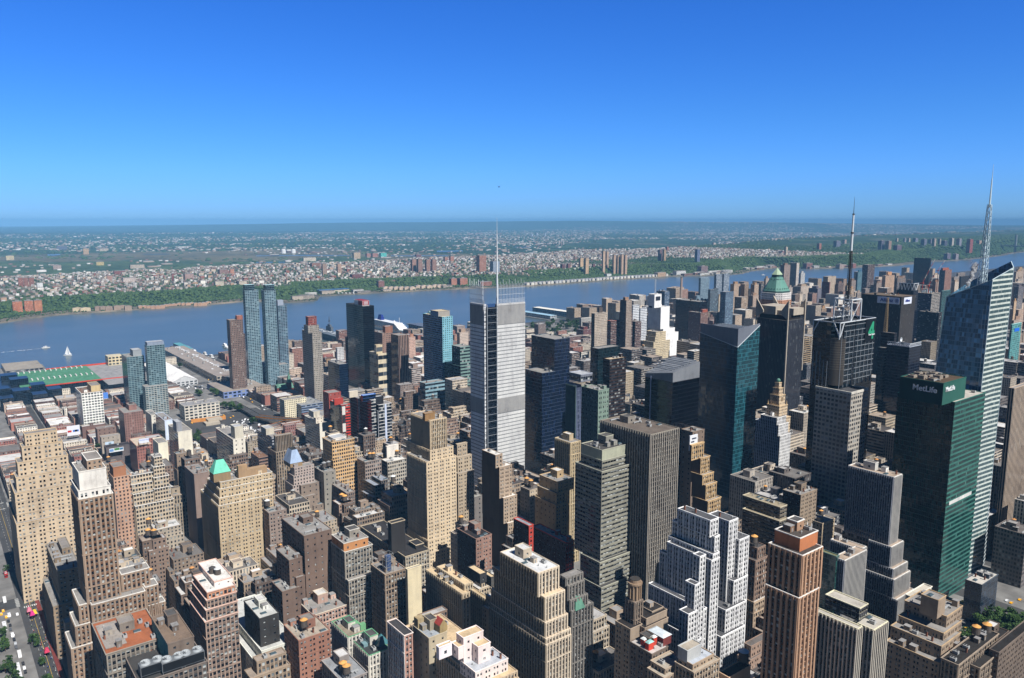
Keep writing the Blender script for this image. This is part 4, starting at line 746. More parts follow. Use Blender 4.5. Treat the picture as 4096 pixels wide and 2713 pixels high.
# creeks in the marsh
mb = MB()
for (u, v, du, dv, R_) in ((1260,265,180,12,6),(100,298,560,6,6),(940,300,400,6,6),(0,345,200,8,6),(330,290,90,14,5),(0,300,160,6,6),(20,240,120,5,7)):
    q = [unz(*RP(R_, u+a*du, v+c*dv), 3.5) for a, c in ((0,1),(1,.6),(1,0),(0,.2))]
    mb.q(*[(a,c,4.2) for a, c, _ in q])
struct(mb.obj('creek', [bpy.data.materials['river_water']]))
# ------------------------------------------------------------------ every building of the tables
for e in BL: building(*e)
def colname(c):
    r, g, b_ = c; mx, mn = max(c), min(c)
    if mx < 60: return 'black'
    if mx-mn < 26: return 'pale grey' if mx > 180 else 'grey'
    if b_ >= r: return 'blue grey'
    if r > 190: return 'pale tan' if g > 160 else 'tan'
    if r-g > 50: return 'brick red'
    return 'dull brown' if r < 160 else 'tan brown'
def nearest(u, v, names):                       # the neighbour one would name to point at it
    best = None
    for nm, (au, av_, say) in names.items():
        d_ = (u-au)**2+((v-av_)*1.2)**2
        if best is None or d_ < best[0]: best = (d_, au, av_, say)
    return best
ANCH = {}
for nm, lst in BYN.items():
    root, boxes = lst[0]
    q = boxes[0]; u, v = proj((q[1]+q[2])/2, (q[3]+q[4])/2, q[5])
    if len(lst) == 1: ANCH[nm] = (u, v, nm.replace('_', ' '))
USED = {}
def relname(kind, u, v, extra=''):
    d_, au, av_, say = nearest(u, v, ANCH); dx, dy = u-au, v-av_
    side = ('left of' if dx < 0 else 'right of') if abs(dx) > abs(dy)*.8 else ('beyond' if dy < 0 else 'in front of')
    base = f'{kind} {side} the {say}'
    USED[base] = USED.get(base, 0)+1; k = USED[base]
    return base, k
ORD = ['', 'second', 'third', 'fourth', 'fifth', 'sixth', 'seventh', 'eighth', 'ninth', 'tenth', 'eleventh', 'twelfth', 'thirteenth', 'fourteenth', 'fifteenth', 'sixteenth', 'seventeenth', 'eighteenth', 'nineteenth', 'twentieth']
def uniq(base, k):
    if k == 1: return base
    o_ = ORD[k-1] if k <= 20 else f'{k}th'
    return f'{o_} {base}'
def uniq_rel(kind, u, v): return uniq(*relname(kind, u, v))
UWR = random.Random(5)
for (R_, uL, uC, uR, v, H, c) in UW:
    st = UWR.choice(('pn','pn','fn','rb','gb' if c[2] > c[0] else 'pn')); px, py = RP(R_, uC, v)
    lab = uniq_rel(f'{colname(c)} apartment tower', px, py)
    W = uR-uC; ph = [(.25,.75,.25,.75,7)] if UWR.random() < .75 else []
    r = building('apartment_tower', lab, R_, [(uL,uC,uR,v,H-(7 if ph else 0)*0)], c, st, dict(ph=ph, phc=tuple(q*.85 for q in c), group='apartment towers towards the river', colS=tuple(q*.9 for q in c), noclut=1))  # south side gets a darkened copy of the colour, shade painted in
# rooftop extras: mansard roofs, fans, gables and turrets
def roofbox(bname, i=0, k=0): return BYN[bname][i][0], BYN[bname][i][1][k][1:6]
def mansard(bname, R_, uL, uC, uR, v, e, h, ins, col, top=(50,52,52)):
    root, q = roofbox(bname); px, py = RP(R_, uC, v); X, Yy, Z = unx(px, py, q[1]+e)
    W = bis(lambda k: proj(X-k, Yy, Z)[0], RP(R_, uL, v)[0], 90); N = bis(lambda k: proj(X, Yy+k, Z)[0], RP(R_, uR, v)[0], 90)
    mb = MB(); mb.box(X-W, X, Yy, Yy+N, min(q[4]-.6, Z-1), Z); mb.obj('attic', [m_wall()], root, (150,128,98))
    mb = MB(); mb.frus(X-W-.3, X+.3, Yy-.3, Yy+N+.3, Z, Z+h, ins, 0, 1); return root, mb.obj('mansard_roof', [m_flat(col, .55, 'copper_roof', .3), m_flat(top, .9, 'flat_roof')], root)
mansard('green_mansard_block', 10, 1650, 1705, 1935, 1345, -3, 11, 4.5, (112,206,178))
root, q = roofbox('green_mansard_block')
mb = MB(); mb.box(q[1]-5, q[1]-.5, q[2]+16, q[2]+24, q[4]-.6, q[4]+11); mb.box(q[1]-7, q[1]-1, q[2]+24, q[2]+42, q[4]-.6, q[4]+6); mb.obj('roof_hut', [m_wall()], root, (168,140,108))
mansard('blue_mansard_block', 11, 455, 545, 708, 1035, -5, 13, 4, (158,178,206))
root, q = roofbox('dark_mansard_tower', 0, 2)
mb = MB(); X, Yy, Z = unx(*RP(3, 430, 1115), q[1]+.6); mb.frus(X-6, X+1.5, Yy-3.5, Yy+5, Z, Z+7.5, 2.4); mb.obj('mansard_dormer', [m_flat((96,142,122), .6, 'copper_roof')], root)
root, q = roofbox('brown_pier_tower')
# lettered roof box of the green tower
def letters(text, size, loc, rot, mat, parent, depth=.25, name='lettering', color=None):
    cu = bpy.data.curves.new(name, 'FONT'); cu.body = text; cu.size = size; cu.extrude = depth; cu.align_x = 'CENTER'; cu.align_y = 'CENTER'; cu.offset = size*.018
    to = bpy.data.objects.new(name, cu); COL.objects.link(to); dg = bpy.context.evaluated_depsgraph_get(); me = bpy.data.meshes.new_from_object(to.evaluated_get(dg))
    bpy.data.objects.remove(to); me.materials.clear(); me.materials.append(mat)
    o = link(name, me, parent, color, loc); o.rotation_euler = rot; return o
ROT_S, ROT_E = (rad(90), 0, 0), (rad(90), 0, rad(90))
white_sign = m_flat((235,238,240), .5, 'sign_white', w=False)
root, q = roofbox('green_glass_tower'); x0, x1, y0, y1, z1 = q
letters('MetLife', 6.4, (x1-14, y0-.35, z1-7), ROT_S, white_sign, root, .2); letters('MetLife', 5.4, (x1+.35, y0+12, z1-6), ROT_E, white_sign, root, .2)
mb = MB(); X, Yy, Z = unx(*RP(4, 1180, 425), BYN['green_glass_tower'][0][1][1][2]+.25); N = bis(lambda k: proj(X, Yy+k, Z)[0], RP(4, 1325, 0)[0], 60); mb.box(X-.2, X, Yy, Yy+N, Z-2.4, Z+.6); mb.obj('covered_bay', [m_flat((206,206,204), .8, 'netting')], root)
mb = MB()
for k in range(9): a = x0+4+(k % 3)*8; c = y0+4+(k//3)*10; mb.box(a, a+5, c, c+6, z1-.5, z1+1.6+(k % 2)); mb.cyl(a+2.5, c+3, z1+1.6+(k % 2), z1+2.1+(k % 2), 1.8, n=10, mi=1)
mb.obj('cooling_plant', [m_flat((150,140,128), .7), m_flat((86,80,74), .8)], root)
root, q = roofbox('black_lettered_slab'); x0, x1, y0, y1, z1 = q
mb = MB(); mb.box(x1-40, x1-3, y0-.5, y0-.05, z1-13, z1-2); mb.box(x1+.05, x1+.5, y0+8, y0+34, z1-13, z1-2); sg = mb.obj('sign_panel', [m_flat((222,228,242), .6, 'sign_panel', w=False)], root)
nav = m_flat((34,52,140), .5, 'sign_blue', w=False)
letters('Allianz', 8.0, (x1-24, y0-.75, z1-7.5), ROT_S, nav, root, .15); letters('Allianz', 6.0, (x1+.75, y0+20, z1-7.5), ROT_E, nav, root, .15)
mb = MB()
for k in range(28): a = 2*pi*k/28; mb.bar((x1-7+2.9*cos(a), y0-.7, z1-7.5+2.9*sin(a)), (x1-7+2.9*cos(a+.23), y0-.7, z1-7.5+2.9*sin(a+.23)), .28)
for d_ in (-1.1, 0, 1.1): mb.box(x1-7+d_-.3, x1-7+d_+.3, y0-.85, y0-.6, z1-9.3, z1-6.0+(1-abs(d_))*.8)
mb.obj('emblem', [nav], root)
root, q = roofbox('black_glass_slab'); x0, x1, y0, y1, z1 = q
mb = MB(); a0, a1 = x1-40, x1-8; mb.box(a0, a1, y0+3, y0+17, z1-.5, z1+9, 0); mb.box(a0+.5, a1-.5, y0+3.5, y0+16.5, z1+9, z1+9.6, 1); mb.box(a1, a1+.3, y0+3.5, y0+16.5, z1+1, z1+8.5, 1); mb.box(a0+16, a1, y0+2.7, y0+3, z1+1, z1+8.5, 1); mb.box(a0, a0+15, y0+2.7, y0+3, z1+1, z1+8.5, 2)
mb.obj('roof_sign', [m_flat((200,196,196), .7), m_flat((150,40,46), .6, 'sign_red', w=False), m_flat((222,222,228), .6, w=False)], root)
for k in range(3):
    mb = MB(); mb.box(a1+.35, a1+.5, y0+5.5, y0+14.5, z1+2.4+k*2.0, z1+3.2+k*2.0); mb.obj('sign_line', [white_sign], root)
root, q = roofbox('black_striped_tower'); x0, x1, y0, y1, z1 = q
mb = MB(); mb.box(x1+.08, x1+.3, y0+8.3, y0+11, 0, z1-.6); mb.obj('white_stripe', [m_flat((196,206,226), .6, w=False)], root)
mb = MB()
for a, c in (((x0+3,z1-8),(x0+16,z1-8)),((x0+3,z1-52),(x0+16,z1-52)),((x0+3,z1-8),(x0+3,z1-52)),((x0+16,z1-8),(x0+16,z1-52))): mb.bar((a[0],y0-.2,a[1]),(c[0],y0-.2,c[1]),.35)
mb.obj('light_outline', [m_flat((215,218,225), .6, w=False)], root)
root, q = roofbox('red_white_tower'); x0, x1, y0, y1, z1 = q
for k in range(4):
    mb = MB(); mb.box(x1+.06, x1+.25, y0+.3, y0+4.6, z1-13-22*k, z1-2-22*k); mb.obj('chequer_panel', [m_flat((216,212,204), .8, w=False)], root)
mb = MB(); mb.box(x1+.05, x1+.16, y0+.3, y0+4.6, 0, z1-.6); mb.obj('dark_strip', [m_flat((50,48,50), .8, w=False)], root)
root, q = roofbox('ochre_step_hotel'); x0, x1, y0, y1, z1 = q
mb = MB(); X, Yy, Z = unx(*RP(3, 1165, -10), x1-2); mb.box(X-1, X, Yy-1, Yy+9, Z-13, Z); mb.obj('sign_panel', [m_flat((226,228,230), .6, w=False)], root)
for k, (a, c) in enumerate(((1.2,6.5),(3,8),(1,5),(2,7.5))):
    mb = MB(); mb.box(X+.05, X+.2, Yy+a-.5, Yy+c-.5, Z-11.5+k*2.7, Z-10.4+k*2.7); mb.obj('sign_line', [m_flat((60,66,86), .6, w=False)], root)
root, q = roofbox('teal_sign_block'); x0, x1, y0, y1, z1 = q
mb = MB(); mb.box(x1+.1, x1+.5, y0+12, y0+34, z1-15, z1-9); mb.obj('sign_strip', [m_flat((30,110,220), .5, w=False)], root)
# blue tank and its frame on the brown loft
root, q = roofbox('blue_tank_loft'); x0, x1, y0, y1, z1 = q
X, Yy, _ = unz(*RP(2, 845, 880), z1); t = thing('steel_tank', 'tall dark blue steel tank in a grey frame on the brown loft roof', 'tank', (X-2, Yy+3, z1-.5))
mb = MB(); mb.cyl(0,0,1,12,2.4,n=20); mb.cyl(0,0,12,13,2.4,.6,n=20); mb.obj('shell', [m_flat((66,84,120), .5, 'blue_steel')], t, None, (X-2,Yy+3,z1-.5))
mb = MB()
for sx in (-2.9,2.9):
    for sy in (-2.9,2.9): mb.bar((sx,sy,0),(sx,sy,14),.16)
for zz in (4,9,14):
    for a, c in (((-2.9,-2.9),(2.9,-2.9)),((2.9,-2.9),(2.9,2.9)),((2.9,2.9),(-2.9,2.9)),((-2.9,2.9),(-2.9,-2.9))): mb.bar((a[0],a[1],zz),(c[0],c[1],zz),.12); mb.bar((a[0],a[1],zz-4),(c[0],c[1],zz),.08)
mb.obj('frame', [m_flat((150,152,150), .6, 'grey_steel')], t, None, (X-2,Yy+3,z1-.5))
# red gabled turret on the chapel like loft
root, q = roofbox('chapel_roof_loft'); X, Yy, Z = unx(*RP(9, 860, 830), q[1]-4)
mb = MB(); mb.box(X-4, X+3, Yy-1, Yy+4.5, q[4]-.6, Z); mb.t((X+3,Yy-1,Z),(X+3,Yy+4.5,Z),(X+3,Yy+1.75,Z+3.4)); mb.t((X-4,Yy+4.5,Z),(X-4,Yy-1,Z),(X-4,Yy+1.75,Z+3.4)); mb.obj('gable_turret', [m_wall()], root, (160,140,100))
mb = MB(); mb.q((X-4,Yy-1.3,Z-.1),(X+3,Yy-1.3,Z-.1),(X+3,Yy+1.75,Z+3.5),(X-4,Yy+1.75,Z+3.5)); mb.q((X+3,Yy+4.8,Z-.1),(X-4,Yy+4.8,Z-.1),(X-4,Yy+1.75,Z+3.5),(X+3,Yy+1.75,Z+3.5)); mb.obj('gable_roof', [m_flat((170,70,62), .8, 'red_tiles')], root)
root, q = roofbox('chapel_roof_loft'); mb = MB(); mb.box(q[0]+1, q[0]+6, q[2]+.5, q[2]+6, q[4]-.5, q[4]+6); mb.obj('roof_tower', [m_wall()], root, (176,158,122))
# red huts
root, q = roofbox('red_hut_block'); x0, x1, y0, y1, z1 = q
for k, (fx, fy, a, c, h, col) in enumerate(((-4,1.5,3,4.5,4,(196,70,54)),(-9,3,3,4,3.5,(186,66,52)),(-6,8,2.5,3,4.5,(190,68,54)))):
    mb = MB(); mb.box(x1+fx-a, x1+fx, y0+fy, y0+fy+c, z1-.6, z1+h); hut = mb.obj('roof_hut', [m_wall()], root, col)
    mb = MB(); mb.frus(x1+fx-a-.2, x1+fx+.2, y0+fy-.2, y0+fy+c+.2, z1+h, z1+h+.8, .8); mb.obj('hut_roof', [m_flat((226,232,232) if k else (150,196,190), .7)], hut)
mb = MB(); mb.box(x1-14, x1-2, y0+12, y1+5, z1-.6, z1+5); hut = mb.obj('roof_hut', [m_wall()], root, (120,60,56)); mb = MB(); mb.frus(x1-14.4, x1-1.6, y0+11.6, y1+5.4, z1+5, z1+6, 2); mb.obj('hut_roof', [m_flat((206,216,222), .7)], hut)
# round colonnaded turret
root, q = roofbox('round_turret_tower'); x0, x1, y0, y1, z1 = q; cx_, cy_ = x1-4, y0+4
mb = MB(); mb.cyl(cx_, cy_, z1-.6, z1+13, 3.6, 3.4, 16)
for k in range(12): a = 2*pi*k/12; mb.cyl(cx_+4.0*cos(a), cy_+4.0*sin(a), z1+1, z1+10, .45, n=6)
mb.cyl(cx_, cy_, z1+10, z1+11.2, 4.7, n=16); mb.obj('turret', [m_wall()], root, (150,128,106))
mb = MB(); mb.cyl(cx_, cy_, z1+13, z1+13.4, 3.3, n=16); mb.obj('turret_roof', [m_roof((70,66,62))], root)
# skylight pyramid and copper boxes on the white stores
root, q = roofbox('skylight_store'); X, Yy, _ = unz(*RP(2, 815, 1330), q[4]); mb = MB(); mb.frus(X-4.5, X+4.5, Yy-4.5, Yy+4.5, q[4]-.5, q[4]+5.5, 4.3); mb.obj('glass_pyramid', [m_flat((70,116,122), .15, 'green_glass', .6, w=False)], root)
mb = MB()
for k in range(5): mb.bar((q[0]+6+k*1.5, q[2]+3, q[4]), (q[0]+8+k*1.5, q[2]+6, q[4]+2), .15)
mb.box(q[0]+10, q[0]+14, q[2]+2, q[2]+5, q[4]-.5, q[4]+1.6); mb.obj('pipe_rack', [m_flat((120,150,156), .6, 'galvanised')], root)
root, q = roofbox('copper_edged_store'); mb = MB(); mb.box(q[0]+13, q[1]-4, q[3]-6, q[3]-1, q[4]-.5, q[4]+2.5); mb.box(q[0]+20, q[0]+23, q[3]-3, q[3]+1, q[4]-.5, q[4]+3.6); mb.obj('copper_dormer', [m_flat((112,166,122), .6, 'copper_roof')], root)
# dark hood with white crest on the orange brown tower roof, spired pinnacles behind it
root, q = roofbox('orange_brown_tower'); x0, x1, y0, y1, z1 = q
for k in range(5):
    mb = MB(); a = x0+2+k*2.6; mb.cyl(a, y1-1.5, z1-.6, z1+2, .3, .25, 8); mb.cyl(a, y1-1.5, z1+2, z1+3.6, .35, .02, 8); mb.obj('pinnacle', [m_flat((226,224,222), .8)], root)
# big fan cooling units
root, q = roofbox('cooling_plant_block')
for k, (u, v, n_) in enumerate(((905,1480,2),(1045,1455,2),(1170,1415,2))):
    X, Yy, Z = unz(*RP(1, u, v), q[4]+7); t = thing('cooling_tower', ('left', 'middle', 'right')[k]+' one of the row of black fan cooling units at the bottom left', 'cooling tower', (X, Yy, q[4]-.5), 0, 'fan cooling units on the low dark roof'); z0 = q[4]-.5; L3 = (X, Yy, z0)
    mb = MB(); mb.box(-3, 3, 0, 6.2*n_, 1.5, 7, 0); mb.box(3,3.25,.3,6.2*n_-.3,2,6.5,1)
    for a in (-2.6,2.6):
        for c in (.4, 6.2*n_-.4): mb.box(a-.15,a+.15,c-.15,c+.15,0,1.5)
    mb.obj('casing', [m_flat((112,116,120), .6, 'grey_steel'), m_flat((20,21,24), .7, 'louvres')], t, None, L3)
    for j in range(n_):
        mb = MB(); cy_ = 3.1+6.2*j
        for a in range(20):
            b0, b1 = 2*pi*a/20, 2*pi*(a+1)/20
            mb.q((2.7*cos(b0),cy_+2.7*sin(b0),7),(2.7*cos(b1),cy_+2.7*sin(b1),7),(2.5*cos(b1),cy_+2.5*sin(b1),8.3),(2.5*cos(b0),cy_+2.5*sin(b0),8.3)); mb.q((2.5*cos(b0),cy_+2.5*sin(b0),8.3),(2.5*cos(b1),cy_+2.5*sin(b1),8.3),(2.3*cos(b1),cy_+2.3*sin(b1),7.2),(2.3*cos(b0),cy_+2.3*sin(b0),7.2))
        for a in range(8): b0 = 2*pi*a/8; mb.q((.3*cos(b0),cy_+.3*sin(b0),7.7),(2.3*cos(b0-.1),cy_+2.3*sin(b0-.1),7.6),(2.3*cos(b0+.25),cy_+2.3*sin(b0+.25),7.9),(.3*cos(b0+.7),cy_+.3*sin(b0+.7),7.8))
        mb.obj('fan', [m_flat((176,182,186), .5, 'galvanised')], t, None, L3)
# orange terrace patch on the low podium, white duct
root, q = roofbox('terrace_podium'); x0, x1, y0, y1, z1 = q
mb = MB(); X, Yy, _ = unz(*RP(1, 690, 1390), z1); mb.box(x0+4, x1-6, y0+1, y0+12, z1-.5, z1-.3); mb.obj('grey_terrace', [m_roof((160,152,144))], root)
# roof tanks: window, x, y of the lid tip, building, tier, lid
OR, GY, PW, DK = (216,160,92), (150,152,154), (214,218,218), (70,68,68)
TL = [(2,310,1172,'banded_brick_loft',0,OR,1.1,'on the banded brick roof'),(9,560,640,'white_tile_tower',0,OR,1.0,'nearer of two on the white tiled loft'),(9,635,628,'white_tile_tower',0,OR,1.0,'farther of two on the white tiled loft'),(9,302,585,'white_tile_tower',0,DK,1.0,'dark, behind the white tiled loft'),
(2,565,1450,'grey_roof_loft',0,OR,1.1,'left of two on the grey roof at the bottom'),(2,588,1470,'grey_roof_loft',0,OR,1.1,'right of two on the grey roof at the bottom'),
(1,1238,825,'brown_step_loft',0,OR,0,''),(1,1415,842,'pink_white_loft',0,PW,1.0,'pale lidded, beside the white penthouse'),(1,1380,835,'pink_white_loft',0,DK,1.0,'dark lidded, beside the white penthouse'),
(11,755,1225,'brown_step_loft',0,OR,1.1,'large, on the brown stepped loft'),(11,1000,1000,'grey_tank_loft',0,GY,1.1,'left grey one on the plain grey loft'),(11,1062,988,'grey_tank_loft',0,GY,1.0,'right grey one on the plain grey loft'),
(11,1620,875,'pink_brown_loft',0,OR,1.0,'left of two on the pinkish brown loft'),(11,1668,872,'pink_brown_loft',0,OR,1.0,'right of two on the pinkish brown loft'),(11,1940,842,'white_roof_loft',0,OR,1.0,'left of two on the white roofed loft'),(11,1985,840,'white_roof_loft',0,OR,1.0,'right of two on the white roofed loft'),
(11,1240,1425,'two_tank_loft',0,OR,1.1,'left of the pair on the brown two tank loft'),(11,1280,1445,'two_tank_loft',0,OR,1.1,'right of the pair on the brown two tank loft'),(11,1240,1298,'two_tank_loft',0,PW,1.1,'pale one behind the pair on the two tank loft'),
(11,1935,1180,'dark_step_loft',0,PW,1.2,'with pale striped lid above the dark stepped loft'),(11,2100,1232,'tan_stub_loft',0,PW,1.0,'with pale lid left of the slim tan tower'),
(2,72,400,'brown_tank_block',0,PW,1.1,'front one on the brown tank block'),(2,50,395,'brown_tank_block',0,DK,1.1,'rear one on the brown tank block'),
(2,1325,360,'white_low_store',0,OR,1.0,'on the white low store'),(2,1335,505,'black_roof_block',0,OR,1.0,'left of two on the black roofed brick block'),(2,1352,512,'black_roof_block',0,OR,1.0,'right of two on the black roofed brick block'),(2,1325,152,'brown_side_block',0,OR,1.0,'above the brown side block'),
(3,95,255,'dark_step_tower',2,OR,1.0,'left of two beside the scaffolded dark tower'),(3,122,270,'dark_step_tower',2,OR,1.0,'right of two beside the scaffolded dark tower'),
(4,222,572,'orange_brown_tower',0,OR,1.2,'inside the walled roof of the orange brown tower'),
(12,520,935,'brown_turret_block',1,PW,1.3,'with a pale lid below the brown turret block'),(12,1390,1205,'tan_tank_stub',0,DK,1.4,'dark left one on the tan brick stub'),(12,1465,1235,'tan_tank_stub',0,PW,1.4,'pale lidded right one on the tan brick stub'),
(3,1580,630,'dark_ledge_block',0,OR,1.1,'beside the white stepped tower top'),
(4,1430,1200,'park_side_loft',0,OR,1.2,'larger of two near the park trees'),(4,1360,1215,'park_side_loft',0,OR,1.1,'smaller of two near the park trees'),(4,1650,1280,'park_side_loft',0,OR,1.1,'at the right edge near the park trees'),(4,1585,1290,'park_side_loft',0,OR,1.0,'left of the one at the right edge'),
(4,1338,1362,'brick_tank_loft',0,OR,1.0,'left of three at the lower right'),(4,1360,1395,'brick_tank_loft',0,OR,1.1,'middle of three at the lower right'),(4,1414,1390,'brick_tank_loft',0,OR,1.1,'right of three at the lower right'),
(10,1370,1005,'dark_brick_stub',0,DK,1.1,'on the dark brick tower behind the mansard'),(10,1605,1145,'brown_wall_block',0,OR,.9,'left of the green mansard'),(10,885,820,'red_flat_house',0,OR,1.0,'on the red flats with a billboard'),(10,950,825,'red_flat_house',0,DK,1.0,'dark one on the red flats with a billboard'),(10,820,995,'tall_cream_wall',0,DK,1.0,'in front of the tall cream wall'),
(10,280,1095,'dark_roof_storehouse',0,OR,1.0,'above the white stone crown'),(1,965,520,'corner_hotel',0,OR,1.0,'back one of the three orange lids mid left'),(1,962,590,'corner_hotel',0,OR,1.0,'front left of the three orange lids mid left'),(1,1000,592,'corner_hotel',0,OR,1.0,'front right of the three orange lids mid left'),(1,1015,665,'corner_hotel',0,OR,1.0,'below the three orange lids mid left'),
(10,585,360,'pink_brick_tenement',0,DK,1.2,'on the tall pinkish brick loft'),(11,1085,510,'orange_loft_tower',0,OR,1.0,'behind the orange yellow tower'),(11,1395,558,'orange_loft_tower',0,OR,1.0,'right of the orange yellow tower top'),(11,1565,540,'white_gable_block',0,PW,1.0,'pale one left of the black striped tower foot'),(11,1905,660,'white_gable_block',0,OR,1.0,'on the white stepped gable'),
(11,760,640,'orange_loft_tower',0,OR,1.0,'on the low red loft left of the orange tower'),(11,720,645,'orange_loft_tower',0,DK,1.0,'dark one on the low red loft left of the orange tower')]
TANKREQ = []
for R_, u, v, bn, k, lid, s, say in TL:
    if not s: continue
    root, q = roofbox(bn, 0, k); px, py = RP(R_, u, v); X, Yy, Z = unz(px, py, q[4]-.5+8.5*s)
    inside = q[0]+1.5 < X < q[1]-.5 and q[2]+.5 < Yy < q[3]+2
    kind = 'orange lidded' if lid == OR else 'pale lidded' if lid == PW else 'grey' if lid == GY else 'dark'
    lab = f'{kind} water tank, {say}'
    if inside: tank(lab, X, Yy, q[4]-.55, lid, s)
    else: TANKREQ.append((lab, px, py, lid, s, X, Yy, q[4]))
# ------------------------------------------------------------------ landmark towers with shapes of their own
white_steel = m_flat((214,220,224), .5, 'white_steel', .4, w=False); grey_steel = m_flat((150,156,162), .5, 'grey_steel', .4, w=False); dark_steel = m_flat((72,66,64), .6, 'dark_steel', w=False)
FAR['rod'] = (.985,.24,0); STY['rod'] = (6,4.2,0,0,0,0)
# --- grey tower of ceramic rods with a thin white mast
zr = 228.0
X, Y, _ = unz(*RP(7, -103, 640), zr)            # near corner of the east leaf
xE, yE = X, Y; NE = bis(lambda k: proj(xE, yE+k, zr)[0], RP(7, 92, 0)[0], 90)
xS, yS, _ = unx(*RP(6, 1584, 655), xE-7); WS = bis(lambda k: proj(xS-k, yS, zr)[0], RP(6, 1490, 0)[0], 90)
mt = thing('mast_tower', 'pale grey ribbed office tower with a thin white mast in the middle of the picture', 'building', (xE-18, yE+16, 0)); xW = xS-WS
def leafbox(nm, x0, x1, y0, y1, z1, st, col):
    mb = MB(); farwall(mb, x0, x1, y0, y1, 0, z1, st, 0, 0, {}); mb.q((x0,y0,z1),(x1,y0,z1),(x1,y1,z1),(x0,y1,z1)); FOOT.append((x0,x1,y0,y1,z1)); return mb.obj(nm, [m_far(st, (22,28,38) if st == 'gl' else None)], mt, col)
leafbox('core', xW+2, xE-3.2, yS+3.2, yE+NE-1, zr-3, 'gl', (70,78,90))
leafbox('east_leaf', xE-4, xE, yE, yE+NE, zr, 'rod', (205,206,206)); leafbox('south_leaf', xW, xS, yS, yS+4, zr, 'rod', (222,224,228))
for a, (x0, x1, y0, y1) in (('east_screen', (xE-.5, xE, yE, yE+NE)), ('south_screen', (xW, xS, yS, yS+.5))):
    mb = MB(); L = (y1-y0) if a[0] == 'e' else (x1-x0)
    for k in range(int(L/2.1)+1):
        h = zr+ (27 if k % 4 == 0 else 22 if k % 2 else 24.5)
        if a[0] == 'e': mb.box(x0, x1, y0+k*2.1-.13, y0+k*2.1+.13, zr-2, h)
        else: mb.box(x0+k*2.1-.13, x0+k*2.1+.13, y0, y1, zr-2, h)
    for zz in list(np.arange(zr+.5, zr+6, 1.4))+[zr+10, zr+17]:
        if a[0] == 'e': mb.box(x0+.1, x1-.1, y0, y1, zz, zz+.2)
        else: mb.box(x0, x1, y0+.1, y1-.1, zz, zz+.3)
    mb.obj(a, [white_steel], mt)
mb = MB()                                       # dark steel lattice in the recessed corner
for zz in range(8, 226, 8):
    mb.bar((xS+.2, yS+.6, zz), (xE-.6, yS+.6, zz), .22); mb.bar((xE-.6, yS+.6, zz), (xE-.4, yE-.2, zz), .22)
    if zz % 64 == 0: mb.bar((xS+.2, yS+.7, zz), (xE-.6, yS+.7, zz+24), .14)
mb.bar((xE-.6, yS+.6, 0), (xE-.6, yS+.6, 228), .45); mb.bar((xS+.3, yS+.7, 0), (xS+.3, yS+.7, 232), .4); mb.bar((xE-.3, yE-.3, 0), (xE-.3, yE-.3, 232), .4)
mb.obj('corner_lattice', [grey_steel], mt)
mb = MB()
for za, zb in ((205,226),(104,121)): mb.box(xE, xE+.15, yE+.4, yE+NE-.4, za, zb); mb.box(xW+.4, xS-.4, yS-.15, yS, za, zb)
mb.obj('plain_band', [m_flat((150,150,150), .7, 'plain_rods')], mt)
# white mast at the middle of the roof, tip just under eye level
mx, my = xE-17, yE+3
u = proj(mx, my, 300)[0]
for _ in range(30):
    u = proj(mx, my, 300)[0]; my += (1988-u)*.12
mb = MB(); zz = zr-4
for h, r0, r1 in ((30,1.25,1.15),(30,.95,.85),(20,.62,.5),(19,.3,.08)): mb.cyl(mx, my, zz, zz+h, r0, r1, 10); zz += h
mb.obj('mast', [white_steel], mt)
# --- antenna tower: stone gridded lower part, dark glass upper part, drum, white steel crown and tall mast
Zt = 222.0; X, Y, _ = unz(*RP(13, 1135, 1232), Zt)
W = bis(lambda k: proj(X-k, Y, Zt)[0], RP(13, 800, 0)[0], 90); N = bis(lambda k: proj(X, Y+k, Zt)[0], RP(13, 1578, 0)[0], 90)
at = thing('antenna_tower', 'dark glass tower with a white steel crown, big green numeral and tall banded antenna', 'building', (X-W/2, Y+N/2, 0)); FOOT.append((X-W-2, X+3, Y-3, Y+N, Zt))
mb = MB(); farwall(mb, X-W, X, Y+8, Y+N, 0, Zt, 'gl', 0, 0, {'bay':4.5,'fl':4.2}); mb.q((X-W,Y+8,Zt-3),(X,Y+8,Zt-3),(X,Y+N,Zt-3),(X-W,Y+N,Zt-3),1); mb.obj('upper_glass', [m_far('gl',(14,26,34)), m_roof((70,72,76))], at, (60,70,80))
mb = MB(); farwall(mb, X-W, X-9, Y, Y+8, 0, Zt, 'gl', 0, 0, {'bay':4.5,'fl':4.2}); mb.q((X-W,Y,Zt-3),(X-9,Y,Zt-3),(X-9,Y+8,Zt-3),(X-W,Y+8,Zt-3),1); mb.obj('corner_glass', [m_far('gl',(14,26,34)), m_roof((70,72,76))], at, (60,70,80))
mb = MB(); mb.cyl(X-7, Y+8, 160, Zt-16, 8.2, n=32, mi=0); mb.obj('drum', [m_flat((96,92,88), .28, 'bronze_panels', .5, .6)], at)
mb = MB()
for zz in np.arange(Zt-46, Zt-18, 2.4): mb.cyl(X-7, Y+8, zz, zz+.35, 8.35, n=32, cap=False)
mb.obj('drum_band', [m_flat((140,132,120), .35, 'bronze_trim', .5, .4)], at)
mb = MB(); mb.cyl(X-7, Y+8, Zt-44, Zt-92+30, 8.0, n=24); 
Y2 = Y-2.5; v_ = ray(*RP(8, 455, 1322)); X2, Z2 = v_[0]*Y2/v_[1], CZ+v_[2]*Y2/v_[1]; print('stone', X, Y, X2, Y2, Z2)
W2 = bis(lambda k: proj(X2-k, Y2, Z2)[0], RP(8, 262, 0)[0], 90); N2 = bis(lambda k: proj(X2, Y2+k, Z2)[0], RP(8, 548, 0)[0], 90)
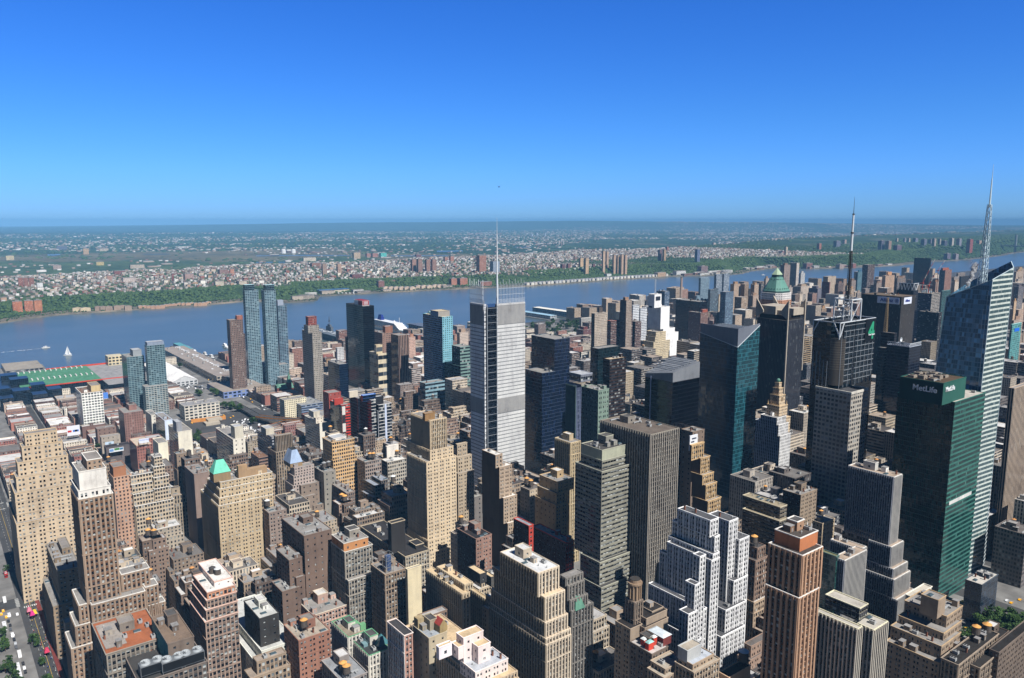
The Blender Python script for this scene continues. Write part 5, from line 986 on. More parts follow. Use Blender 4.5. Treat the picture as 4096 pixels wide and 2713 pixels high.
mb = MB(); farwall(mb, X2-W2, X2, Y2, Y2+N2, 0, Z2, 'lf', 0, 0, {'bay':4.2,'fl':4.4}); ringcap(mb, X2-W2, X2, Y2, Y2+N2, Z2, 1, .5, 2.2, 1.2); mb.q((X2-W2,Y2,Z2-1),(X2,Y2,Z2-1),(X2,Y2+N2,Z2-1),(X2-W2,Y2+N2,Z2-1),2)
mb.obj('stone_grid', [m_far('lf'), m_flat((210,206,196), .8, 'pale_stone'), m_roof((80,80,82))], at, (176,170,160))
mb = MB()
for k in range(5):                              # bright vertical fins on the upper glass
    xx = X-9-(W-9)*(k+.5)/5; mb.box(xx-.25, xx+.25, Y-.7, Y, Z2, Z2+ (34 if k > 1 else 26))
for k in range(9): yy = Y+N*(k+.5)/9; mb.box(X, X+.5, yy-.2, yy+.2, Z2, Zt-8)
for zz in np.arange(Z2+6, Zt, 5.5): mb.box(X, X+.4, Y+8, Y+N, zz, zz+.35)
mb.obj('bright_fin', [grey_steel], at)
mb = MB()                                       # flat white frame around the roof and its struts
for a, c in (((X,Y,Zt),(X-W,Y,Zt)),((X,Y,Zt),(X,Y+N,Zt)),((X-W,Y,Zt),(X-W,Y+N,Zt)),((X,Y+N,Zt),(X-W,Y+N,Zt)),((X,Y,Zt),(X-.3,Y,Zt-16)),((X-7,Y+.4,Zt),(X,Y,Zt-14)),((X,Y+7,Zt),(X,Y+1,Zt-14)),((X-W,Y,Zt),(X-W,Y,Zt-14)),((X-W+6,Y,Zt),(X-W,Y,Zt-12))): mb.bar(a, c, .6)
px, py = X-W*.36, Y+N*.34
for _ in range(40):
    u = proj(px, py, 280)[0]; px += .0; py += (3402-u)*.1
cw = 9.0
c4 = [(px+cw, py-cw), (px+cw, py+cw), (px-cw, py+cw), (px-cw, py-cw)]
for k in range(4):
    a, c = c4[k], c4[(k+1) % 4]
    mb.bar((a[0],a[1],Zt-2), (a[0],a[1],Zt+21), .75); mb.bar((a[0],a[1],Zt+21), (c[0],c[1],Zt+21), .75); mb.bar((a[0],a[1],Zt-1), (c[0],c[1],Zt+21), .3)
mb.obj('crown_frame', [white_steel], at)
mb = MB()
for k in range(4):
    a, c = c4[k], c4[(k+1) % 4]; s_ = .42
    for j in range(6):
        z0, z1 = Zt+j*4.2, Zt+(j+1)*4.2; f0, f1 = s_*(1-j*.06), s_*(1-(j+1)*.06)
        P = lambda q, f, z: (px+(q[0]-px)*f, py+(q[1]-py)*f, z)
        mb.bar(P(a,f0,z0), P(a,f1,z1), .3); mb.bar(P(a,f0,z0), P(c,f1,z1), .16); mb.bar(P(a,f0,z0), P(c,f0,z0), .18)
mb.obj('inner_truss', [grey_steel], at)
DISH = []
mb = MB()
for k in range(9):
    a = RN.uniform(-8,8), RN.uniform(-8,8), Zt+RN.uniform(2,24)
    for q in range(10):
        b0, b1 = 2*pi*q/10, 2*pi*(q+1)/10; mb.t((px+a[0],py+a[1],a[2]), (px+a[0]+.5,py+a[1]+1.3*cos(b0),a[2]+1.3*sin(b0)), (px+a[0]+.5,py+a[1]+1.3*cos(b1),a[2]+1.3*sin(b1)))
mb.obj('dish', [white_steel], at)
wb, db = white_steel, dark_steel; zz = Zt+18
for h, r0, r1, mt_, nm in ((26,2.6,2.0,db,'antenna_base'),(24,1.9,1.4,db,'antenna_section'),(17,1.15,1.15,wb,'antenna_section'),(1.2,1.6,1.6,db,'antenna_collar'),(17,.95,.85,wb,'antenna_section'),(.9,1.3,1.3,db,'antenna_collar'),(16,.3,.1,db,'antenna_tip')):
    mb = MB()
    if mt_ is db and h > 20:
        for k in range(int(h/2)):
            f0 = r0+(r1-r0)*k*2/h; z0 = zz+k*2
            for q in range(4):
                b0, b1 = pi/4+q*pi/2, pi/4+(q+1)*pi/2; p0, p1, p2 = (px+f0*cos(b0),py+f0*sin(b0),z0), (px+f0*cos(b1),py+f0*sin(b1),z0+2), (px+f0*cos(b0),py+f0*sin(b0),z0+2)
                mb.bar(p0, p2, .2); mb.bar(p0, p1, .13); mb.bar(p2, (px+f0*cos(b1),py+f0*sin(b1),z0+2), .13)
        mb.cyl(px, py, zz, zz+h, r0*.36, r1*.36, 8)
    else: mb.cyl(px, py, zz, zz+h, r0, r1, 10)
    mb.obj(nm, [mt_], at); zz += h
mb = MB(); mb.box(X+.3, X+.8, Y+N-20, Y+N, Zt-23, Zt); sp = mb.obj('numeral_panel', [m_flat((22,26,32), .4, 'dark_panel')], at)
letters('4', 24, (X+1.0, Y+N-9, Zt-13), ROT_E, m_flat((52,156,118), .5, 'sign_green', w=False), at, .3); letters('Times Square', 2.3, (X+1.5, Y+N-9, Zt-16), ROT_E, white_sign, at, .1)
def ztop_(R_, u, v, x, y): return bis(lambda h: -proj(x, y, h)[1], -RP(R_, u, v)[1], 420)
# --- crystal tower: faceted glass with a sloping roof line and a lattice spire
X, Y, Z0 = unz(*RP(14, 1640, 530), 269.8); XS, _, ZW = uny_ = (lambda p_: (ray(*p_)[0]*Y/ray(*p_)[1], Y, CZ+ray(*p_)[2]*Y/ray(*p_)[1]))(RP(14, 1055, 745))
_, YN, ZN = unx(*RP(14, 1945, 290), X)
ct = thing('crystal_tower', 'tall faceted glass tower with a sloping roof line and white lattice spire at the right', 'building', ((X+XS)/2, (Y+YN)/2, 0)); FOOT.append((XS-12, X+2, Y, YN, ZN))
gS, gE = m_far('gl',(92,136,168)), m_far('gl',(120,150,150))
FAR['band'] = (1.0,.60,0); STY['band'] = (3,4.2,0,0,0,0)
def glass_face(nm, a0, a1, z0, z1, mat, col, b0=None, b1=None, fl=4.2, bay=1.8, zb=0):
    b0 = b0 or a0; b1 = b1 or a1; L = sqrt((a0[0]-a1[0])**2+(a0[1]-a1[1])**2); n_ = max(1, round(L/bay))
    mb = MB(); mb.q((b0[0],b0[1],zb),(b1[0],b1[1],zb),(a1[0],a1[1],z1),(a0[0],a0[1],z0),0,[(0,zb/fl),(n_,zb/fl),(n_,z1/fl),(0,z0/fl)]); return mb.obj(nm, [mat], ct, col)
C = 7.0                                          # chamfered corners lean inwards
gr_ = m_far('band')
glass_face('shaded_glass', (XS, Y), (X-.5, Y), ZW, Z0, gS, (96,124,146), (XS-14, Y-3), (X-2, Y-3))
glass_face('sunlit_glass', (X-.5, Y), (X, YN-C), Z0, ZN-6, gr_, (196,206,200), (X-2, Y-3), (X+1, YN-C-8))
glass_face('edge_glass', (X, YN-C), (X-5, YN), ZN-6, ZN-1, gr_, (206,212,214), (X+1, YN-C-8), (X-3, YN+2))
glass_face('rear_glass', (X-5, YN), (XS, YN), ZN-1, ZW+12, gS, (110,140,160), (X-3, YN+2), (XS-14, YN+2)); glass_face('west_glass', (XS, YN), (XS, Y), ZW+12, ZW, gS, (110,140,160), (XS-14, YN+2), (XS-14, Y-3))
mb = MB(); t_ = -16; mb.ng([(XS,Y,ZW+t_),(X-.5,Y,Z0+t_),(X,YN-C,ZN-30),(X-5,YN,ZN-30),(XS,YN,ZW+t_)]); mb.obj('roof', [m_roof((110,116,120))], ct)
mb = MB()
for a, c in (((XS,Y,ZW),(X-.5,Y,Z0)),((X-.5,Y,Z0),(X,YN-C,ZN-6)),((X,YN-C,ZN-6),(X-5,YN,ZN-1)),((X-.5,Y,Z0),(X-2,Y-3,0)),((XS,Y,ZW),(XS-14,Y-3,0)),((X,YN-C,ZN-6),(X+1,YN-C-8,0))): mb.bar(a, c, .35)
for k in range(7):                              # long vertical glass fins on the shaded side
    f = .5+.07*k; xx = XS+(X-XS)*f; mb.bar((xx-14*(1-f)*.75-1, Y-2.6, 0), (xx, Y-.2, ZW+(Z0-ZW)*f-8-(6-k)*15), .16)
mb.obj('edge_frame', [m_flat((196,214,220), .4, 'pale_steel', w=False)], ct)
sx, sy, szb = X-12, Y+7, Z0-24
for _ in range(40):
    u = proj(sx, sy, 300)[0]; sy += (3942-u)*.12
mb = MB(); H0 = szb; H1 = ztop_(8, 1233, 78, sx, sy); tipx, tipy = sx+.3, sy
for _ in range(30): tipy += (3975-proj(tipx, tipy, H1)[0])*.1
tipy = sy+min(max(tipy-sy, -6), 6)
def SP(k, q, t): r = 4.1*(1-t)**.8+.3; a = pi/4+q*pi/2; return (sx+(tipx-sx)*t+r*cos(a), sy+(tipy-sy)*t+r*sin(a), H0+(H1-H0)*t)
for k in range(16):
    t0, t1 = k/16*.72, (k+1)/16*.72
    for q in range(4): mb.bar(SP(k,q,t0), SP(k,q,t1), .34); mb.bar(SP(k,q,t0), SP(k,q+1,t1), .16); mb.bar(SP(k,q,t1), SP(k,q+1,t1), .2)
t0 = .70; mb.cyl(sx+(tipx-sx)*.72, sy+(tipy-sy)*.72, H0+(H1-H0)*t0, H1-12, .9, .45, 8); mb.cyl(sx+(tipx-sx)*.8, sy+(tipy-sy)*.8, H1-12, H1, .3, .1, 6); mb.cyl(sx, sy, H0, H0+(H1-H0)*.5, 1.3, .6, 8)
mb.obj('spire', [m_flat((206,226,234), .4, 'spire_white', .5, w=False)], ct)
mb = MB()
for k in range(14): a, c = RN.uniform(XS+4, X-4), RN.uniform(Y+3, YN-6); zz = ZW-16+(Z0-ZW)*(a-XS)/(X-XS); mb.box(a-2, a+2, c-1.5, c+1.5, zz, zz+RN.uniform(6, 15))
mb.obj('roof_plant', [m_flat((176,186,190), .6)], ct)
# --- green pyramid tower
X, Y, _ = unz(*RP(13, 322, 1000), 165.0); c0 = (X-24, Y+14)
for _ in range(40):
    u = proj(c0[0], c0[1], 200)[0]; c0 = (c0[0], c0[1]+(3106-u)*.2)
ap = bis(lambda h: -proj(c0[0], c0[1], 120+h)[1], -RP(13, 0, 536)[1], 200)+120
z_eave = bis(lambda h: -proj(c0[0]+18, c0[1]-18, 80+h)[1], -RP(13, 0, 858)[1], 200)+80
pt = thing('pyramid_tower', 'white and tan tower with a green copper pyramid roof and glass tip', 'building', (c0[0], c0[1], 0)); R_ = bis(lambda r: proj(c0[0]+r*_r[0], c0[1]+r*_r[1], z_eave)[0], RP(13, 490, 0)[0], 60)
def octa(r, ch, z): return [(c0[0]+a*r, c0[1]+c*r, z) for a, c in ((-ch,-1),(ch,-1),(1,-ch),(1,ch),(ch,1),(-ch,1),(-1,ch),(-1,-ch))]
def shell(nm, ra, rb, za, zb, mat, col=None, ch=.62, chb=None, st=None):
    A, B = octa(ra, ch, za), octa(rb, chb or ch, zb); mb = MB()
    for k in range(8):
        j = (k+1) % 8; L = sqrt((A[k][0]-A[j][0])**2+(A[k][1]-A[j][1])**2); n_ = max(1, round(L/3)); f_ = max(1, round((zb-za)/3.8)); mb.q(A[k], A[j], B[j], B[k], 0, [(0,0),(n_,0),(n_,f_),(0,f_)])
    mb.ng(B); return mb.obj(nm, [mat], pt, col)
R_ *= .86
shell('tan_shaft', R_*1.22, R_*1.22, 0, z_eave-28, m_far('pn'), (176,140,112)); shell('tan_band', R_*1.12, R_*1.12, z_eave-28, z_eave-13, m_far('pn'), (190,140,110)); shell('white_crown', R_*1.1, R_*1.1, z_eave-13, z_eave, m_far('pn'), (226,222,220)); FOOT.append((c0[0]-R_*1.3, c0[0]+R_*1.3, c0[1]-R_*1.3, c0[1]+R_*1.3, ap))
cop = m_flat((96,142,130), .6, 'green_copper', .3); h = ap-z_eave
shell('eave', R_*1.0, R_*.98, z_eave, z_eave+h*.07, m_flat((48,72,70), .7, 'dark_copper')); shell('copper_roof', R_*.98, R_*.42, z_eave+h*.07, z_eave+h*.62, cop); shell('lantern', R_*.38, R_*.36, z_eave+h*.62, z_eave+h*.72, m_flat((60,92,84), .6, 'dark_copper2')); shell('glass_tip', R_*.42, .15, z_eave+h*.72, ap, m_flat((170,190,160), .15, 'tip_glass', .7, w=False))
mb = MB()
for k in range(8):
    A, B = octa(R_*.98, .62, z_eave+h*.07), octa(R_*.42, .62, z_eave+h*.62); j = (k+1) % 8
    for t, n_ in ((.14, 4 if k % 2 == 0 else 2), (.82, 2)):
        for q in range(n_):
            f = (q+.5)/n_; P = [A[k][i]*(1-f)+A[j][i]*f for i in range(3)]; Q = [B[k][i]*(1-f)+B[j][i]*f for i in range(3)]; c = [P[i]*(1-t)+Q[i]*t for i in range(3)]
            mb.cyl(c[0], c[1], c[2]-.2, c[2]+1.8, .9, .6, 6)
mb.obj('dormer', [m_flat((44,66,62), .7, 'dark_copper3')], pt)
# --- dark finned tower crowned by concrete blocks and four pointed fins
zt = 190.0; X, Y, _ = unz(*RP(13, 478, 1205), zt); W = bis(lambda k: proj(X-k, Y, zt)[0], RP(13, 82, 0)[0], 120); N = bis(lambda k: proj(X, Y+k, zt)[0], RP(13, 682, 0)[0], 120)
ft = thing('fin_crown_tower', 'black finned tower with a concrete crown and pointed concrete fins on its corners', 'building', (X-W/2, Y+N/2, 0)); FOOT.append((X-W, X+1, Y-1, Y+N, zt))
mb = MB(); farwall(mb, X-W, X, Y, Y+N, 0, zt, 'fn', 0, 0, {'bay':2.2}); mb.q((X-W,Y,zt),(X,Y,zt),(X,Y+N,zt),(X-W,Y+N,zt),1); mb.obj('wall', [m_far('fn'), m_roof((80,78,76))], ft, (58,60,70))
con = m_flat((176,166,152), .9, 'raw_concrete')
mb = MB(); mb.box(X-W+3, X-4, Y+3, Y+N-3, zt, zt+6, 1); mb.box(X-W+2, X-W*.42, Y+1.5, Y+N-2, zt+6, zt+17); mb.box(X-W*.3, X-1, Y+N*.35, Y+N-1, zt+6, zt+15); mb.box(X-W*.42, X-W*.3, Y+5, Y+N-5, zt+6, zt+12); mb.obj('crown', [con, m_flat((40,38,38), .9)], ft)
for (ax, ay, dx, dy) in ((X+.6,Y-.6,-1,0),(X-W-.6,Y-.6,1,0),(X+.6,Y+N+.6,-1,0),(X-W-.6,Y+N+.6,1,0)):
    mb = MB(); L = W*.24; t = .9; z0 = 0 if (dx, ay < Y) == (-1, True) else 120
    prof = [(0,z0),(1.6,z0),(1.6,zt+2),(L,zt+8),(L,zt+11),(0,zt+27)]
    A = [(ax+dx*a, ay-t, z) for a, z in prof]; B = [(ax+dx*a, ay+t, z) for a, z in prof]
    mb.ng(A if dx > 0 else A[::-1]); mb.ng(B[::-1] if dx > 0 else B)
    for k in range(len(A)): j = (k+1) % len(A); mb.q(*((A[j],A[k],B[k],B[j]) if dx > 0 else (A[k],A[j],B[j],B[k])))
    mb.obj('pointed_fin', [con], ft)
# --- wedge topped dark teal glass tower
zt = 188.0; X, Y, _ = unz(*RP(7, 1572, 940), zt); W = bis(lambda k: proj(X-k, Y, zt)[0], RP(7, 1308, 0)[0], 120); N = bis(lambda k: proj(X, Y+k, zt)[0], RP(7, 1722, 0)[0], 120)
def ztop(R_, u, v, x, y):                        # height over a known plan point that lies on a sight line
    return bis(lambda h: -proj(x, y, h)[1], -RP(R_, u, v)[1], 318)
zc = ztop(7, 1572, 812, X, Y); zl = ztop(7, 1318, 835, X-W, Y); zr_ = ztop(7, 1722, 786, X, Y+N)
wt_ = thing('wedge_tower', 'dark teal glass tower with a triangular grey crown right of centre', 'building', (X-W/2, Y+N/2, 0)); FOOT.append((X-W, X, Y, Y+N, zc))
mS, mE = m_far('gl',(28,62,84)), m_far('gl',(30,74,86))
def face(root, nm, P, mat, col=None, bay=2.2, fl=4.2):
    a, c = P[0], P[1]; L = sqrt((a[0]-c[0])**2+(a[1]-c[1])**2); n_ = max(1, round(L/bay)); mb = MB(); i = 0
    uv = [(n_*(sqrt((p_[0]-a[0])**2+(p_[1]-a[1])**2)/L), p_[2]/fl) for p_ in P]
    mb.v = list(P); mb.f = [tuple(range(len(P)))]; mb.m = [0]; mb.uv = uv; return mb.obj(nm, [mat], root, col)
face(wt_, 'shaded_glass', [(X-W,Y,0),(X,Y,0),(X,Y,zt),(X-W,Y,zl)], mS, (40,70,84)); face(wt_, 'sunlit_glass', [(X,Y,0),(X,Y+N,0),(X,Y+N,zr_),(X,Y,zt)], mE, (70,140,150))  # sunlit side tinted brighter than the others, light put into the glass colour
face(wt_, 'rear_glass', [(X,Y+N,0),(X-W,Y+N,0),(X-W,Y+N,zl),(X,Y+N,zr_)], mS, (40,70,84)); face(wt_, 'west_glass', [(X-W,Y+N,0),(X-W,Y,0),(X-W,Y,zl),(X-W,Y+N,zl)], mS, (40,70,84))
mb = MB(); mb.t((X-W,Y,zl),(X,Y,zt),(X,Y,zc)); mb.t((X,Y,zt),(X,Y+N,zr_),(X,Y,zc)); mb.q((X-W,Y,zl),(X,Y,zc),(X-1.2,Y+1.2,zc),(X-W+1.2,Y+1.2,zl)); mb.q((X,Y,zc),(X,Y+N,zr_),(X-1.2,Y+N-1.2,zr_),(X-1.2,Y+1.2,zc)); mb.q((X-W,Y,zl),(X,Y,zc),(X-W,Y+N,zl),(X-W,Y+N,zl))
mb = MB(); zc2 = zc; mb.q((X-W,Y,zl),(X,Y,zt),(X,Y,zc2),(X-W,Y,zl+10)); mb.q((X,Y,zt),(X,Y+N,zr_),(X,Y+N,zr_+2),(X,Y,zc2)); mb.q((X,Y+.6,zt),(X-W,Y+.6,zl),(X-W,Y+.6,zl+10),(X,Y+.6,zc2)); mb.q((X-.6,Y+N,zr_),(X-.6,Y,zt),(X-.6,Y,zc2),(X-.6,Y+N,zr_+2)); mb.q((X-W,Y,zl+10),(X,Y,zc2),(X,Y+.6,zc2),(X-W,Y+.6,zl+10)); mb.q((X,Y,zc2),(X,Y+N,zr_+2),(X-.6,Y+N,zr_+2),(X-.6,Y,zc2))
mb.obj('grey_crown', [m_flat((112,118,130), .5, 'grey_panels', .4)], wt_)
mb = MB(); mb.bar((X-W,Y-.1,zl),(X,Y-.1,zt),.35); mb.bar((X+.1,Y,zt),(X+.1,Y+N,zr_),.35); mb.obj('pale_edge', [white_steel], wt_)
mb = MB(); mb.q((X-W,Y+.6,zl+4),(X-.6,Y+.6,zt+6),(X-.6,Y+N,zr_-3),(X-W,Y+N,zl-3)); 
for k in range(8): a = Y+2+k*(N-4)/8; mb.box(X-W*.9, X-3, a, a+.6, zl+7, zl+8, 1)
mb.obj('roof', [m_roof((120,124,130)), m_flat((190,196,200), .6)], wt_)
# --- dark tower with a sloping grey panelled roof
zt = 160.0; X, Y, _ = unz(*RP(7, 1120, 1185), zt); W = bis(lambda k: proj(X-k, Y, zt)[0], RP(7, 928, 0)[0], 120); N = bis(lambda k: proj(X, Y+k, zt)[0], RP(7, 1306, 0)[0], 120)
st_ = thing('slant_roof_tower', 'black glass tower with a sloping grey panelled roof behind the finned tower', 'building', (X-W/2, Y+N/2, 0)); FOOT.append((X-W, X, Y, Y+N, zt))
z1, z2 = ztop(7, 1122, 1118, X, Y), ztop(7, 1306, 1040, X, Y+N); z3 = ztop(7, 930, 1120, X-W, Y)
dk_ = m_far('gl',(9,12,20)); face(st_, 'shaded_glass', [(X-W,Y,0),(X,Y,0),(X,Y,zt),(X-W,Y,zt)], dk_, (36,40,52)); face(st_, 'east_glass', [(X,Y,0),(X,Y+N,0),(X,Y+N,zt),(X,Y,zt)], dk_, (30,32,40)); face(st_, 'west_glass', [(X-W,Y+N,0),(X-W,Y,0),(X-W,Y,zt),(X-W,Y+N,zt)], dk_, (36,40,52)); face(st_, 'rear_glass', [(X,Y+N,0),(X-W,Y+N,0),(X-W,Y+N,zt),(X,Y+N,zt)], dk_, (36,40,52))
mb = MB(); mb.q((X-W,Y,zt),(X,Y,zt),(X,Y,z1),(X-W,Y,z3),0,[(0,0),(8,0),(8,3),(0,3)]); mb.q((X,Y,zt),(X,Y+N,zt),(X,Y+N,z2),(X,Y,z1)); mb.q((X-W,Y+N,zt),(X-W,Y,zt),(X-W,Y,z3),(X-W,Y+N,z2)); mb.q((X,Y+N,zt),(X-W,Y+N,zt),(X-W,Y+N,z2),(X,Y+N,z2)); mb.q((X-W,Y,z3),(X,Y,z1),(X,Y+N,z2),(X-W,Y+N,z2),1)
mb.obj('grey_roof_panels', [m_flat((126,130,136), .6, 'grey_panels2'), m_roof((120,124,130))], st_)
mb = MB(); mb.box(X-W*.78-.5, X-W*.78+.5, Y-.5, Y, 0, zt+2); mb.obj('bright_stripe', [m_flat((160,170,196), .4, w=False)], st_)
mb = MB()
for k in range(9): f = (k+.5)/9; mb.bar((X-W+2, Y+N*f, z1+(z2-z1)*f+1.2), (X-3, Y+N*f, z1+(z2-z1)*f+1.2), .4)
mb.obj('roof_rail', [grey_steel], st_)
# --- brown clock tower with a globe
zt = 138.0; px_, py_ = RP(8, 62, 1340); q0 = BYN['white_clock_base'][0][1][0]; X, Y, Z = unx(px_, py_, q0[2]-6)
kt = thing('clock_tower', 'brown stepped clock tower topped by a green globe left of the antenna tower', 'clock tower', (X-6, Y+6, 0)); bz = Z-26
for a, z0, z1 in ((11, 0, bz), (8.2, bz, bz+14), (6, bz+14, Z), (4, Z, Z+8), (2.6, Z+8, Z+14)):
    mb = MB(); cx_, cy_ = X-6, Y+6; farwall(mb, cx_-a, cx_+a, cy_-a, cy_+a, z0, z1, 'pn', 0, 0, {'bay':2.6}); ringcap(mb, cx_-a, cx_+a, cy_-a, cy_+a, z1, 1, .3, .8); mb.q((cx_-a,cy_-a,z1-.3),(cx_+a,cy_-a,z1-.3),(cx_+a,cy_+a,z1-.3),(cx_-a,cy_+a,z1-.3)); mb.obj('wall', [m_far('pn'), m_flat((210,186,150), .85, 'coping')], kt, (212,190,160))
for k in range(4): 
    mb = MB(); a = [(-7.4,-7.4),(7.4,-7.4),(7.4,7.4),(-7.4,7.4)][k]; mb.cyl(cx_+a[0], cy_+a[1], bz+13, bz+19, .8, .1, 6); mb.obj('pinnacle', [m_flat((206,180,140))], kt)
mb = MB()
for i in range(8):
    for j in range(12):
        P = lambda i, j: (cx_+2.3*sin(pi*i/8)*cos(2*pi*j/12), cy_+2.3*sin(pi*i/8)*sin(2*pi*j/12), Z+16.3-2.3*cos(pi*i/8)); mb.q(P(i,j),P(i,j+1),P(i+1,j+1),P(i+1,j))
mb.obj('globe', [m_flat((96,140,124), .5, 'copper_globe')], kt)
for rot, (dx, dy) in ((0, (0,-6.15)), (1, (6.15,0))):
    mb = MB()
    for k in range(20): a, c = 2*pi*k/20, 2*pi*(k+1)/20; P = (lambda a: (cx_+2.6*cos(a), cy_+dy, Z-5+2.6*sin(a))) if rot == 0 else (lambda a: (cx_+dx, cy_+2.6*cos(a), Z-5+2.6*sin(a))); mb.t((cx_+dx, cy_+dy, Z-5), P(a), P(c))
    mb.obj('clock_face', [m_flat((150,130,104), .6)], kt)
FOOT.append((cx_-11, cx_+11, cy_-11, cy_+11, Z))
# --- lattice mast on the white windowless tower, white trusses, cranes, chimney
root, q = roofbox('white_windowless_tower'); mb = MB(); cx_, cy_ = (q[0]+q[1])/2, (q[2]+q[3])/2
for k in range(8):
    for j in range(4): a, c = pi/4+j*pi/2, pi/4+(j+1)*pi/2; mb.bar((cx_+1.4*cos(a),cy_+1.4*sin(a),q[4]+k*4),(cx_+1.4*cos(a),cy_+1.4*sin(a),q[4]+k*4+4),.2); mb.bar((cx_+1.4*cos(a),cy_+1.4*sin(a),q[4]+k*4),(cx_+1.4*cos(c),cy_+1.4*sin(c),q[4]+k*4+4),.13)
mb.bar((cx_-4,cy_,q[4]+30),(cx_+4,cy_,q[4]+30),.25); mb.bar((cx_,cy_,q[4]+28),(cx_,cy_,q[4]+36),.2); mb.obj('lattice_mast', [white_steel], root)
mb = MB(); mb.box(q[1], q[1]+.3, q[2]+4, q[3]-4, q[4]-14, q[4]-5); mb.obj('dark_opening', [m_flat((40,44,56), .8)], root); mb = MB(); mb.box(q[0]+2, q[1]-6, q[2]-.3, q[2], q[4]-30, q[4]-26); mb.obj('dark_opening', [m_flat((40,44,56), .8)], root)
root, q = roofbox('truss_roof_tower'); mb = MB(); zz = q[4]; n_ = 5
for k in range(n_):
    x0, x1 = q[0]+(q[1]-q[0])*k/n_, q[0]+(q[1]-q[0])*(k+1)/n_; mb.bar((x0,q[2],zz+15),((x0+x1)/2,q[2],zz),.6); mb.bar(((x0+x1)/2,q[2],zz),(x1,q[2],zz+15),.6)
mb.bar((q[0],q[2],zz+15),(q[1],q[2],zz+15),.6); mb.bar((q[1],q[2],zz+15),(q[1],q[3],zz+15),.6); mb.bar((q[1],q[2],zz+15),(q[1],(q[2]+q[3])/2,zz),.6); mb.bar((q[1],(q[2]+q[3])/2,zz),(q[1],q[3],zz+15),.6); mb.obj('roof_truss', [white_steel], root)
mb = MB(); mb.box(q[0]+3,q[1]-3,q[2]+3,q[3]-3,zz-1,zz+14); mb.obj('penthouse', [m_flat((70,74,84))], root)
def crane(label, x, y, z, h, boom, az, el, col=(190,74,54)):
    t = thing('tower_crane', label, 'crane', (x,y,z)); mt_ = m_flat(col, .6, 'crane_paint', w=False); mw = m_flat((220,214,206), .6, 'crane_white', w=False)
    mb = MB()
    for k in range(int(h/3)):
        for j in range(4): a, c = pi/4+j*pi/2, pi/4+(j+1)*pi/2; mb.bar((1.1*cos(a),1.1*sin(a),k*3),(1.1*cos(a),1.1*sin(a),k*3+3),.2); mb.bar((1.1*cos(a),1.1*sin(a),k*3),(1.1*cos(c),1.1*sin(c),k*3+3),.12)
    mb.obj('mast', [mt_], t, None, (x,y,z)); mb = MB(); mb.box(-2,2,-1.6,1.6,h,h+3); mb.box(-5,-2,-1.4,1.4,h,h+2); mb.obj('cab', [mt_], t, None, (x,y,z)); mb = MB(); d_ = np.array((cos(el)*cos(az), cos(el)*sin(az), sin(el))); s_ = np.array((-sin(az), cos(az), 0)); o_ = np.array((0,0,h+3.)); n_ = int(boom/5)
    for k in range(n_):
        a, c = o_+d_*5*k, o_+d_*5*(k+1); up = np.array((0,0,1.4)); mi = (k//2) % 2
        for w_ in (s_*1.1, -s_*1.1): mb.bar(a+w_, c+w_, .22, mi); mb.bar(a+w_, c+up, .13, mi)
        mb.bar(a+up, c+up, .22, mi)
    mb.obj('boom', [mt_, mw], t, None, (x,y,z)); mb = MB(); e_ = o_+d_*boom*.9; mb.bar(o_-d_*2+np.array((0,0,8)), e_, .1); mb.bar(o_, o_-d_*2+np.array((0,0,8)), .2); mb.obj('cable', [dark_steel], t, None, (x,y,z))
root, q = roofbox('half_built_tower'); camaz = atan2(_r[1], _r[0])
crane('red and white luffing crane on the half built tower', q[0]+10, q[2]+8, q[4]-1, 22, 62, camaz, rad(66)); crane('short red crane right on the half built tower', q[1]-14, q[2]+12, q[4]-1, 16, 26, camaz, rad(62))
mb = MB()
for k in range(7):
    a, c = RN.uniform(q[0]+3,q[1]-6), RN.uniform(q[2]+3,q[3]-6); mb.box(a,a+3,c,c+3,q[4],q[4]+RN.uniform(3,9))
mb.obj('formwork', [m_flat((150,166,176))], root)
root, q = roofbox('brick_crane_tower'); crane('far red crane beside the brick and glass tower', q[0]-8, q[2]+6, 0, 145, 40, camaz, rad(58))
root, q = roofbox('dark_core_tower'); mb = MB(); cx_, cy_ = q[0]+4, q[2]+3
for k in range(18):
    f = 1-k*.03; 
    for j in range(4): a, c = pi/4+j*pi/2, pi/4+(j+1)*pi/2; r0 = 2.6*f; mb.bar((cx_+r0*cos(a),cy_+r0*sin(a),q[4]+k*2.6),(cx_+r0*cos(a),cy_+r0*sin(a),q[4]+k*2.6+2.6),.2); mb.bar((cx_+r0*cos(a),cy_+r0*sin(a),q[4]+k*2.6),(cx_+r0*cos(c),cy_+r0*sin(c),q[4]+k*2.6+2.6),.14)
mb.obj('hoist', [m_flat((176,150,110), .7, 'scaffold', w=False)], root)
X, Y, _ = unz(*RP(15, 1642, 455), 60); h_ = ztop(15, 1645, 188, X, Y); t = thing('chimney', 'tall slim grey power station chimney against the river', 'chimney', (X,Y,0)); mb = MB(); mb.cyl(X,Y,0,h_,5.0,3.6,20); mb.obj('stack', [m_flat((160,140,128), .9, 'stack_concrete')], t); mb = MB(); mb.cyl(X,Y,h_,h_+1.5,4.0,n=20); mb.cyl(X,Y,h_*.5,h_*.5+1.2,4.8,n=20); mb.obj('rim', [m_flat((110,100,96))], t)
root, q = roofbox('dish_roof_block'); mb = MB(); x0,x1,y0,y1,z1 = q
